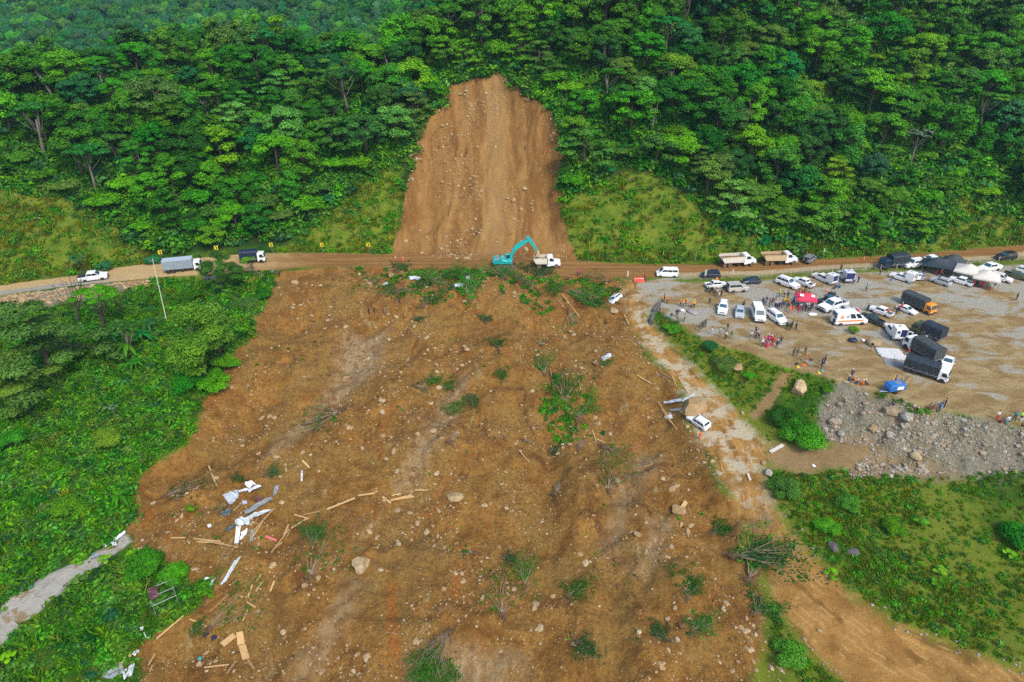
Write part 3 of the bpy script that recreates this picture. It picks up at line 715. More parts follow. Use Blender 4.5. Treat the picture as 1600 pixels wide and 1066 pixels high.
# ---- low growth: leafy clumps and grass tufts
def clump_var(seed, n=46, rad=0.8, ls=0.35, mat=0, flat_=0.7):
    r = np.random.default_rng(seed); ms = MS()
    core(ms, np.array([0, 0, 0.1]), (rad*0.6, rad*0.6, rad*0.45), 0.05, mat, r=r)
    d = nrm(r.normal(size=(n, 3))); d[:, 2] = np.abs(d[:, 2])
    P = d*np.array([rad, rad, rad*flat_])*r.uniform(0.5, 1.1, (n, 1))
    leaves(ms, P, nrm(d*0.6+np.array([0, 0, 0.8])+0.5*r.normal(size=(n, 3))), ls*r.uniform(0.6, 1.4, n), np.clip(r.normal(0.45, 0.3, n), 0, 1), mat, r=r)
    return ms.done()
def tuft_var(seed, n=18, h=0.55, mat=0):
    r = np.random.default_rng(seed); ms = MS()
    a = r.uniform(0, 6.28, n); sp = r.uniform(0.1, 0.6, n); hh = h*r.uniform(0.6, 1.3, n)
    b = np.column_stack([r.normal(0, .22, n), r.normal(0, .22, n), np.zeros(n)])
    tip = b+np.column_stack([np.cos(a)*sp, np.sin(a)*sp, hh]); mid = b+np.column_stack([np.cos(a)*sp*0.35, np.sin(a)*sp*0.35, hh*0.6])
    wv = np.column_stack([-np.sin(a), np.cos(a), np.zeros(n)])*0.05
    V = np.stack([b-wv, b+wv, mid+wv, tip, mid-wv], 1).reshape(-1, 3)
    ms.add(V, np.arange(5*n), np.full(n, 5), np.repeat(np.clip(r.normal(0.5, 0.3, n), 0, 1), 5), np.full(n, mat))
    return ms.done()
LOWM = [LM[k] for k in ('deep', 'mid', 'fresh', 'olive', 'dry', 'blue')]
CV = [clump_var(s, mat=m) for s, m in ((1, 0), (2, 1), (3, 1), (4, 2), (5, 2), (6, 3), (7, 5))]+[tuft_var(20+s, mat=m) for s, m in enumerate((4, 4, 3, 2, 1))]
def scatter(name, label, x0, x1, y0, y1, n, ok, wts, smin, smax, sink=0.05, dens=None):
    X = RNG.uniform(x0, x1, n); Y = RNG.uniform(y0, y1, n); o = ok(X, Y)
    Z = hz(X, Y); uu, vv, dd = topx(X, Y, Z); o &= (uu > -60) & (uu < 1660) & (vv < 1130) & (vv > -20)
    if dens is not None: o &= RNG.random(n) < dens(X, Y)
    X, Y, Z = X[o], Y[o], Z[o]; m = len(X); wts = np.array(wts, float); wts /= wts.sum()
    s = smin+(smax-smin)*RNG.random(m)**2.2
    a, rn = merge(CV, np.column_stack([X, Y, Z-sink*s]), RNG.uniform(0, 6.28, m), s, RNG.choice(len(CV), m, p=wts))
    tag(link(name, soup_mesh(name, a, LOWM, rn)), label, 'undergrowth' if 'grass' not in name else 'grass', kind='stuff')
def notpaths(x, y, mg=0.5):
    return (wob(x, y, sdist(x, y, SLIDE), 41) < -mg) & (sdist(x, y, TRACK) < -mg) & (sdist(x, y, PATH) < -mg*0.6) & (sdist(x, y, YARD) < -0.3) & (wob(x, y, sdist(x, y, RUBBLE), 41) < 0.8) & (sdist(x, y, BENCH) < 0.5) & (sdist(x, y, FOOT) < 0.2) & (sdist(x, y, BARE) < 0.3) & (sdist(x, y, ROCKBANK) < 0)
scatter('undergrowth', 'lush weeds and shrubs covering the slope left of the landslide', -125, 0, 36, 140, 36000, lambda x, y: (y < ylo(x)-1.0) & (x < -8) & notpaths(x, y) & (sdist(x, y, YARD) < -5), [3, 4, 4, 4, 3, 2, .6, 1, 1, 2, 3, 3], 0.40, 2.1,
        dens=lambda x, y: np.where(y > 70, 1.0, 0.75)*np.clip(1.2+1.5*fbm(x/7, y/7, 81, 3), 0.1, 1))
scatter('meadow_weeds', 'weedy green and yellow meadow right of the dirt track', 5, 125, 36, 125, 90000, lambda x, y: (y < ylo(x)-2) & notpaths(x, y, 0.8), [0.15, .6, .6, 2.5, 2.5, 3, .1, 6, 6, 6, 6, 3], 0.25, 0.95,
        dens=lambda x, y: np.clip(0.75+2.2*fbm(x/8, y/8, 83, 3), 0.15, 1)*np.where((y > 84) & (x > 12), 0.42, 1.0))
def bank_ok(x, y):
    o = np.zeros(x.shape, bool)
    for b in BANKS: o |= wob(x, y, sdist(x, y, b), 41) > -0.5
    return o & (y > yup(x)+0.6) & (wob(x, y, sdist(x, y, SCAR), 47) < -0.4)
scatter('bank_grass', 'yellowish rough grass on the cut banks beside the road', -150, 160, 128, 215, 95000, bank_ok, [0.2, 0.6, 0.6, 1.2, 1.2, 2, 0, 8, 8, 6, 4, 1], 0.35, 2.2, dens=lambda x, y: np.clip(0.7+1.6*fbm(x/6, y/6, 85, 3), 0.15, 1))
scatter('forest_understory', 'low shrubs under the forest edge', -175, 185, 138, 240, 46000, lambda x, y: (y > yup(x)+2.5) & hill_ok(0.2)(x, y+2.5*fbm(x/6, y/6, 87, 3)), [4, 4, 4, 2.5, 2.5, 2, 2, 0, 0, 1, 1, 1], 1.1, 4.0)

BRUSH = [unproj(p, hz) for p in ([(560,428),(640,420),(700,424),(760,422),(830,430),(900,438),(960,442),(975,452),(930,470),(880,478),(820,462),(760,455),(740,480),(720,455),(680,470),(650,462),(600,452)], [(835,560),(870,600),(915,640),(930,675),(890,680),(850,640)])]
def brush_ok(x, y):
    o = np.zeros(x.shape, bool)
    for b in BRUSH: o |= sdist(x, y, b)+2.6*fbm(x/5, y/5, 95, 3) > -1.0
    return o & (y < ylo(x)-0.3)
scatter('torn_brush', 'torn green brush and leaves heaped under the road edge', -45, 35, 85, 145, 13000, brush_ok, [2, 3, 3, 2.5, 2.5, 2, 1, 1, 1, 1, 2, 2], 0.3, 1.25, dens=lambda x, y: np.clip(0.75+2.4*fbm(x/4, y/4, 96, 3), 0, 1))
scatter('sprigs', 'stray green sprigs half buried in the landslide soil', -80, 50, 45, 135, 4200, lambda x, y: (sdist(x, y, SLIDE) > 1.5) & (y < ylo(x)-3), [2, 3, 2, 1, 1, 2, 1, 2, 2, 2, 3, 3], 0.15, 0.6, dens=lambda x, y: np.clip(-0.10+1.6*fbm(x/7, y/9, 97, 3), 0, 1))

# ------------------------------------------------------------------ hard-surface builder
class MB:
    def __init__(s): s.v = []; s.f = []; s.m = []
    def add(s, vs, fs, m=0):
        o = len(s.v); s.v += [tuple(p) for p in vs]
        for f in fs: s.f.append(tuple(o+i for i in f)); s.m.append(m)
    def box(s, c, d, m=0, rz=0.0, ry=0.0, ch=0.0):
        x, y, z = d[0]/2, d[1]/2, d[2]/2
        M = Euler((0, ry, rz)).to_matrix()
        if ch:
            h = min(ch, x*.9, y*.9, z*.9)
            P = []
            for zz, k in ((-z, h), (-z+h, 0), (z-h, 0), (z, h)):
                a, b = x-k, y-k; e = h
                P += [(-a+e, -b, zz), (a-e, -b, zz), (a, -b+e, zz), (a, b-e, zz), (a-e, b, zz), (-a+e, b, zz), (-a, b-e, zz), (-a, -b+e, zz)]
            F = [tuple(range(7, -1, -1)), tuple(range(24, 32))]
            for r in range(3):
                for i in range(8): F.append((r*8+i, r*8+(i+1) % 8, r*8+8+(i+1) % 8, r*8+8+i))
        else:
            P = [(-x, -y, -z), (x, -y, -z), (x, y, -z), (-x, y, -z), (-x, -y, z), (x, -y, z), (x, y, z), (-x, y, z)]
            F = [(3, 2, 1, 0), (4, 5, 6, 7), (0, 1, 5, 4), (1, 2, 6, 5), (2, 3, 7, 6), (3, 0, 4, 7)]
        s.add([M @ Vector(p)+Vector(c) for p in P], F, m); return s
    def prism(s, prof, y0, y1, m=0, ch=0.0):
        """outline in x,z (counter-clockwise seen from -y) extruded along y, edges chamfered"""
        n = len(prof); cx = sum(p[0] for p in prof)/n; cz = sum(p[1] for p in prof)/n
        def ring(y, k): return [(x-k*np.sign(x-cx)*min(1, abs(x-cx)*4), y, z-k*np.sign(z-cz)*min(1, abs(z-cz)*4)) for x, z in prof]
        rs = [ring(y0, ch), ring(y0+ch, 0), ring(y1-ch, 0), ring(y1, ch)] if ch else [ring(y0, 0), ring(y1, 0)]
        V = [p for r in rs for p in r]; F = [tuple(range(n)), tuple(range(len(V)-1, len(V)-n-1, -1))]
        for k in range(len(rs)-1):
            for i in range(n): F.append((k*n+(i+1) % n, k*n+i, (k+1)*n+i, (k+1)*n+(i+1) % n))
        s.add(V, F, m); return s
    def cyl(s, p0, p1, r0, r1=None, n=10, m=0):
        r1 = r0 if r1 is None else r1
        p0, p1 = Vector(p0), Vector(p1); d = (p1-p0).normalized()
        u = d.orthogonal().normalized(); w_ = d.cross(u)
        V = [p0+r0*(math.cos(2*math.pi*i/n)*u+math.sin(2*math.pi*i/n)*w_) for i in range(n)]+[p1+r1*(math.cos(2*math.pi*i/n)*u+math.sin(2*math.pi*i/n)*w_) for i in range(n)]
        F = [tuple(range(n-1, -1, -1)), tuple(range(n, 2*n))]+[(i, (i+1) % n, n+(i+1) % n, n+i) for i in range(n)]
        s.add(V, F, m); return s
    def lathe_y(s, prof, c, n=16, m=0):
        """profile of (radius, y) turned about the y axis"""
        V = []; k = len(prof)
        for r_, y in prof: V += [(c[0]+r_*math.cos(2*math.pi*i/n), c[1]+y, c[2]+r_*math.sin(2*math.pi*i/n)) for i in range(n)]
        F = [tuple(range(n)), tuple(range(k*n-1, (k-1)*n-1, -1))]
        for j in range(k-1):
            for i in range(n): F.append((j*n+(i+1) % n, j*n+i, (j+1)*n+i, (j+1)*n+(i+1) % n))
        s.add(V, F, m); return s
    def slab(s, q, t, m=0):
        """a quad or polygon given thickness t along its normal"""
        q = [Vector(p) for p in q]; nn = Vector((0, 0, 0))
        for i in range(len(q)): nn += (q[i]-q[0]).cross(q[(i+1) % len(q)]-q[0])
        nn.normalize(); n = len(q)
        V = q+[p+nn*t for p in q]
        s.add(V, [tuple(range(n-1, -1, -1)), tuple(range(n, 2*n))]+[(i, (i+1) % n, n+(i+1) % n, n+i) for i in range(n)], m); return s
    def mesh(s, name, mats, smooth=False):
        me = bpy.data.meshes.new(name); me.from_pydata(s.v, [], s.f)
        for m in mats: me.materials.append(m)
        me.polygons.foreach_set('material_index', s.m)
        if smooth:
            me.polygons.foreach_set('use_smooth', [True]*len(s.f)); me.set_sharp_from_angle(angle=R(38))
        me.update(); return me
    def part(s, name, mat, parent, label=None, smooth=False):
        o = link(name, s.mesh(name, mat if isinstance(mat, list) else [mat], smooth), parent)
        if label: o['label'] = label
        return o

PAINT = {}
def paint(key, c, mud=0.35, rough=0.32):
    if key in PAINT: return PAINT[key]
    m, nt, b = new_mat('paint_'+key)
    P = ND(nt, 'ShaderNodeTexCoord').outputs['Object']; z = ND(nt, 'ShaderNodeSeparateXYZ', {0: P}).outputs[2]
    n = NOI(nt, P, 2.4, 5, 0.65)
    f = MA(nt, 'MULTIPLY', RNGE(nt, MA(nt, 'MULTIPLY_ADD', n, 0.9, z), 1.35, 0.55), mud)
    c2 = MIX(nt, n, tuple(x*0.90 for x in c), tuple(min(1, x*1.03) for x in c))
    nt.links.new(MIX(nt, f, c2, (0.24, 0.15, 0.07)), b.inputs['Base Color'])
    nt.links.new(MA(nt, 'MULTIPLY_ADD', f, 0.6, rough), b.inputs['Roughness'])
    b.inputs['Coat Weight'].default_value = 0.25; b.inputs['Coat Roughness'].default_value = 0.15
    PAINT[key] = m; return m
WHITE = paint('white', (0.80, 0.80, 0.78)); SILVER = paint('silver', (0.42, 0.45, 0.47)); NAVY = paint('navy', (0.016, 0.032, 0.062), 0.25)
BLACK = paint('black', (0.012, 0.014, 0.018), 0.25); OLIVE = paint('olive', (0.07, 0.09, 0.035)); GREY = paint('grey', (0.20, 0.22, 0.235))
DGREEN = paint('dark_green', (0.022, 0.048, 0.052), 0.3); ORANGE = paint('orange', (0.80, 0.28, 0.02)); BEIGE = paint('beige_grey', (0.46, 0.44, 0.38))
MUDDY = paint('muddy_white', (0.62, 0.56, 0.46), 0.95); TEAL = paint('teal', (0.012, 0.40, 0.39), 0.55); BLUEP = paint('blue', (0.015, 0.14, 0.42), 0.2)
REDP = paint('red', (0.55, 0.02, 0.03), 0.2); DIRTB = paint('dirty_bed', (0.50, 0.36, 0.20), 0.95)
GLASS = plain('vehicle_glass', (0.020, 0.034, 0.042), 0.08, var=0.1, spec=0.7)
GLASSB = plain('windscreen_glass', (0.035, 0.090, 0.110), 0.07, var=0.15, spec=0.8)
TYRE = plain('tyre_rubber', (0.030, 0.027, 0.024), 0.9, var=0.3); RIMM = plain('wheel_rim', (0.36, 0.34, 0.30), 0.5, 0.4, var=0.3, scale=6)
TYREM = plain('muddy_tyre', (0.19, 0.12, 0.060), 0.95, var=0.4, scale=6); RIMU = plain('muddy_rim', (0.40, 0.30, 0.17), 0.8, var=0.3, scale=6)
TRIM = plain('black_trim', (0.022, 0.022, 0.024), 0.6); CHROME = plain('bright_metal', (0.55, 0.55, 0.55), 0.35, 0.8)
LAMP = plain('headlight_lens', (0.72, 0.73, 0.72), 0.12); TAILL = plain('tail_light_lens', (0.45, 0.012, 0.010), 0.2)
TARPD = plain('dark_tarpaulin', (0.024, 0.036, 0.048), 0.55, var=0.3, scale=2.0, bump=0.5); TARPG = plain('charcoal_tarpaulin', (0.055, 0.065, 0.065), 0.6, var=0.3, scale=2.0, bump=0.5)
TARPB = plain('blue_tarpaulin', (0.016, 0.028, 0.06), 0.5, var=0.3, scale=2.0, bump=0.5)
STEEL = plain('grey_steel', (0.22, 0.23, 0.24), 0.5, 0.3); WOOD = plain('raw_timber', (0.62, 0.38, 0.15), 0.8, var=0.25, scale=5)
WOODD = plain('weathered_timber', (0.44, 0.28, 0.12), 0.85, var=0.35, scale=5)
CORR = plain('pale_corrugated_container', (0.30, 0.36, 0.40), 0.5, var=0.2, scale=1.5)
WHITEM = plain('white_cloth', (0.82, 0.83, 0.84), 0.8, var=0.06, scale=3, bump=0.3)
YELP = plain('yellow_sign_face', (0.62, 0.52, 0.02), 0.45, var=0.05); BLK = plain('black_mark', (0.015, 0.015, 0.015), 0.6)

_wm = {}
def wheel_meshes(r, wd, mud):
    k = (round(r, 2), round(wd, 2), mud)
    if k not in _wm:
        h = wd/2
        t = MB().lathe_y([(r*0.62, -h), (r*0.93, -h), (r, -h*0.6), (r, h*0.6), (r*0.93, h), (r*0.62, h)], (0, 0, 0), 18).mesh('tyre', [TYREM if mud else TYRE], True)
        q = MB().lathe_y([(r*0.12, -h*0.72), (r*0.55, -h*0.80), (r*0.64, -h*1.03), (r*0.64, h*1.03), (r*0.55, h*0.80), (r*0.12, h*0.72)], (0, 0, 0), 14).mesh('rim', [RIMU if mud else RIMM], True)
        _wm[k] = (t, q)
    return _wm[k]
def wheel(root, x, y, r, wd=0.24, mud=False):
    t, q = wheel_meshes(r, wd, mud)
    o = link('wheel', t, root, (x, y, r)); link('rim', q, o); return o
def arch(cx, r, n=7, z0=0.0):
    return [(cx+r*math.cos(math.pi-math.pi*i/(n-1)), z0+max(0, r*math.sin(math.pi*i/(n-1)))) for i in range(n)]
def lerp3(a, b, t): return tuple(a[i]+(b[i]-a[i])*t for i in range(3))
def pane(root, name, q, mat, t=0.02, k=(0.05, 0.95, 0.10, 0.90)):
    """glass on quad q = bottom-left, bottom-right, top-right, top-left; inset by fractions"""
    def P(u, v): return lerp3(lerp3(q[0], q[1], u), lerp3(q[3], q[2], u), v)
    c = [P(k[0], k[2]), P(k[1], k[2]), P(k[1], k[3]), P(k[0], k[3])]
    return MB().slab(c, t).part(name, mat, root)

def car(kind, pm, L=None, cover=None, scale=1.0):
    """a road vehicle facing +x with its origin on the ground; returns the Empty"""
    S = dict(suv=(4.6, 1.86, 1.78), hatch=(4.1, 1.74, 1.50), sedan=(4.5, 1.76, 1.46), pickup=(5.3, 1.86, 1.80), van=(5.2, 1.92, 2.20), jeep=(4.1, 1.75, 1.92), ambulance=(5.9, 2.0, 2.55))[kind]
    Ln, W, H = S; Ln = L or Ln
    root = empty('vehicle'); f, r_ = Ln/2, -Ln/2
    rw = 0.36 if kind in ('suv', 'pickup', 'jeep', 'van', 'ambulance') else 0.31
    zb = rw*0.75; belt = {'suv': 1.10, 'hatch': 0.95, 'sedan': 0.92, 'pickup': 1.12, 'van': 1.20, 'jeep': 1.16, 'ambulance': 1.28}[kind]
    ax = f-0.95 if kind != 'van' else f-0.85; rx = r_+(0.95 if kind != 'pickup' else 1.15)
    cowl = {'suv': f-1.28, 'hatch': f-1.05, 'sedan': f-1.25, 'pickup': f-1.35, 'van': f-0.55, 'jeep': f-1.30, 'ambulance': f-0.85}[kind]
    rfx = cowl-{'suv': 0.72, 'hatch': 0.80, 'sedan': 0.85, 'pickup': 0.70, 'van': 0.95, 'jeep': 0.28, 'ambulance': 1.0}[kind]
    rrx = {'suv': r_+0.42, 'hatch': r_+0.55, 'sedan': r_+1.25, 'pickup': r_+1.75, 'van': r_+0.18, 'jeep': r_+0.12, 'ambulance': r_+0.14}[kind]
    tx = {'suv': r_+0.08, 'hatch': r_+0.08, 'sedan': r_+0.55, 'pickup': r_+1.52, 'van': r_+0.05, 'jeep': r_+0.04, 'ambulance': r_+0.05}[kind]
    hood = belt-0.10 if kind != 'jeep' else belt-0.02; nose = hood-0.14 if kind not in ('jeep', 'pickup') else hood-0.06
    ra = rw*1.18
    B = MB()
    low = [(r_+0.06, zb+0.12)]+[(x, zb+z*0.92) for x, z in arch(rx, ra)]+[(x, zb+z*0.92) for x, z in arch(ax, ra)]+[(f-0.06, zb+0.10), (f, zb+0.30), (f-0.05, nose), (f-0.30, nose+0.07), (cowl, belt)]
    if kind == 'pickup': low += [(tx+0.02, belt), (tx, 0.74), (r_+0.03, 0.74), (r_, zb+0.35)]
    else: low += [(tx, belt), (r_+0.01, belt-0.12), (r_-0.02, zb+0.35)]
    B.prism(low, -W/2, W/2, 0, 0.07)
    if kind == 'pickup':
        for s in (-1, 1): B.box(((r_+tx)/2, s*(W/2-0.06), (0.70+belt)/2), (tx-r_-0.01, 0.10, belt-0.70), 0, ch=0.02)
        B.box((r_+0.045, 0, (0.70+belt)/2-0.01), (0.085, W-0.24, belt-0.74), 0, ch=0.02)
        B.box(((r_+tx)/2, 0, 0.755), (tx-r_-0.12, W-0.25, 0.03), 1)
    wb, wt = W/2-0.05, W/2-(0.20 if kind not in ('van', 'ambulance', 'jeep') else 0.12)
    z1 = H-0.07
    bt = [(cowl+0.02, belt-0.02), (tx-0.0, belt-0.02)]
    def g(x, y, z): return (x, y, z)
    ring0 = [g(cowl+0.02, -wb, belt-0.02), g(cowl+0.02, wb, belt-0.02), g(tx, wb, belt-0.02), g(tx, -wb, belt-0.02)]
    ring1 = [g(rfx, -wt, z1), g(rfx, wt, z1), g(rrx, wt, z1), g(rrx, -wt, z1)]
    ring2 = [g(rfx-0.12, -wt+0.12, H), g(rfx-0.12, wt-0.12, H), g(rrx+0.12, wt-0.12, H), g(rrx+0.12, -wt+0.12, H)]
    V = ring0+ring1+ring2; F = [(8, 9, 10, 11)]
    for k in (0, 4):
        for i in range(4): F.append((k+i, k+(i+1) % 4, k+4+(i+1) % 4, k+4+i))
    B.add(V, F, 0)
    if kind in ('suv', 'jeep') and pm is not BLACK:
        for s in (-1, 1): B.box(((rfx+rrx)/2, s*(wt-0.10), H+0.03), ((rfx-rrx)*0.8, 0.04, 0.05), 1)
    # bumpers and grille darker
    B.box((f-0.02, 0, zb+0.16), (0.14, W*0.92, 0.20), 1 if kind in ('van', 'pickup', 'jeep') else 0, ch=0.03)
    B.box((r_+0.0, 0, zb+0.20), (0.14, W*0.92, 0.18), 1 if kind in ('van', 'jeep', 'pickup') else 0, ch=0.03)
    B.box((f-0.015, 0, nose-0.18), (0.05, W*0.5, 0.16), 1)
    B.part('body', [pm, TRIM], root, smooth=False)
    pane(root, 'windscreen', [ring0[0], ring0[1], ring1[1], ring1[0]], GLASSB, k=(0.07, 0.93, 0.14 if kind != 'van' else 0.2, 0.92))
    pane(root, 'rear_window', [ring0[2], ring0[3], ring1[3], ring1[2]], GLASS, k=(0.10, 0.90, 0.22, 0.86))
    nW = {'pickup': 2, 'hatch': 2, 'sedan': 2, 'suv': 3, 'van': 3, 'jeep': 2, 'ambulance': 2}[kind]
    for s in (0, 1):
        q = [ring0[3], ring0[0], ring1[0], ring1[3]] if s == 0 else [ring0[1], ring0[2], ring1[2], ring1[1]]
        for i in range(nW):
            a, b = 0.04+0.92*i/nW+0.012, 0.04+0.92*(i+1)/nW-0.012
            if kind == 'ambulance':
                a, b = ((0.80, 0.97), (0.55, 0.74))[i]
            if s == 1: a, b = 1-b, 1-a
            pane(root, 'side_window', q, GLASS, k=(a, b, 0.16 if kind != 'van' else 0.34, 0.86))
    for x in (ax, rx):
        for s in (-1, 1): wheel(root, x, s*(W/2-0.13), rw)
    for s in (-1, 1):
        MB().box((f-0.04, s*(W/2-0.24), nose-0.10), (0.10, 0.34, 0.17), ch=0.02).part('headlight', LAMP, root)
        MB().box((r_+0.03, s*(W/2-0.13), belt-0.30), (0.10, 0.14, 0.32), ch=0.02).part('tail_light', TAILL, root)
        MB().box((cowl-0.10, s*(W/2+0.09), belt+0.09), (0.12, 0.20, 0.15), ch=0.03).part('wing_mirror', TRIM if pm is not WHITE else pm, root)
    if kind == 'pickup' and cover:
        MB().box(((r_+tx)/2, 0, belt+0.02), (tx-r_-0.06, W-0.10, 0.06), ch=0.02).part('bed_cover', cover, root)
    if kind == 'jeep':
        t, q = wheel_meshes(0.36, 0.24, False)
        o = link('spare_wheel', t, root, (r_-0.16, 0.1, 1.05)); o.rotation_euler = (0, 0, R(90)); link('rim', q, o)
    root['_h'] = H; root['_W'] = W; root['_f'] = f; root['_r'] = r_; root['_tx'] = tx; root['_belt'] = belt
    return root

def tarp_hood(root, x0, x1, W, z0, z1, mat, name='tarpaulin', arcr=0.32, open_front=False):
    """canvas hood: arched section swept along x with sagging bays between the hoops"""
    n = max(4, int((x1-x0)/0.55)); B = MB(); rings = []
    for i in range(n+1):
        x = x0+(x1-x0)*i/n; sag = 0.0 if i % 2 == 0 else 0.045
        h = W/2
        sec = [(-h+sag, z0), (-h+sag, z1-arcr*1.1), (-h*0.86, z1-arcr*0.38), (-h*0.5, z1-arcr*0.08-sag), (0, z1-sag), (h*0.5, z1-arcr*0.08-sag), (h*0.86, z1-arcr*0.38), (h-sag, z1-arcr*1.1), (h-sag, z0)]
        rings.append([(x, y, z) for y, z in sec])
    V = [p for r in rings for p in r]; k = 9; F = [tuple(range(k))]
    if not open_front: F.append(tuple(range(len(V)-1, len(V)-k-1, -1)))
    else: pass
    for j in range(n):
        for i in range(k-1): F.append((j*k+i, j*k+k+i, j*k+k+i+1, j*k+i+1))
    B.add(V, F)
    return B.part(name, mat, root)
def cabover(root, x0, L, W, H, pm, zb=0.45, name='cab'):
    f = x0+L
    prof = [(x0, zb), (f-0.02, zb), (f+0.02, zb+0.35), (f, zb+0.95), (f-0.32, H-0.10), (f-0.5, H), (x0+0.05, H), (x0, H-0.08)]
    cab = MB().prism(prof, -W/2, W/2, 0, 0.07).part(name, pm, root)
    a = (f+0.012, zb+0.92); b = (f-0.30, H-0.14)
    pane(cab, 'windscreen', [(a[0], -W/2+0.1, a[1]), (a[0], W/2-0.1, a[1]), (b[0], W/2-0.16, b[1]), (b[0], -W/2+0.16, b[1])], GLASSB, k=(0.03, 0.97, 0.06, 0.94))
    for s in (-1, 1):
        q = [(f-1.25, s*(W/2+0.002), zb+0.95), (f-0.22, s*(W/2+0.002), zb+0.95), (f-0.48, s*(W/2+0.002), H-0.22), (f-1.2, s*(W/2+0.002), H-0.22)]
        if s > 0: q = [q[1], q[0], q[3], q[2]]
        pane(cab, 'side_window', q, GLASS, k=(0.02, 0.98, 0.02, 0.98))
        MB().box((f-0.0, s*(W/2-0.28), zb+0.34), (0.10, 0.36, 0.20), ch=0.02).part('headlight', LAMP, cab)
        MB().box((f-0.10, s*(W/2+0.16), zb+1.25), (0.10, 0.20, 0.36), ch=0.03).part('wing_mirror', TRIM, cab)
    MB().box((f+0.02, 0, zb+0.06), (0.16, W*0.98, 0.26), ch=0.04).part('bumper', TRIM, root)
    return cab
def chassis(root, x0, x1, W, z=0.78, mat=None):
    B = MB()
    for s in (-1, 1): B.box(((x0+x1)/2, s*0.40, z), (x1-x0, 0.12, 0.22))
    for i in range(5): B.box((x0+0.3+(x1-x0-0.6)*i/4, 0, z), (0.12, 0.80, 0.14))
    B.box(((x0+x1)/2, W/2-0.35, z-0.18), (0.8, 0.5, 0.42), ch=0.05); B.box(((x0+x1)/2, -W/2+0.35, z-0.18), (0.8, 0.5, 0.42), ch=0.05)
    B.part('chassis', mat or TRIM, root)
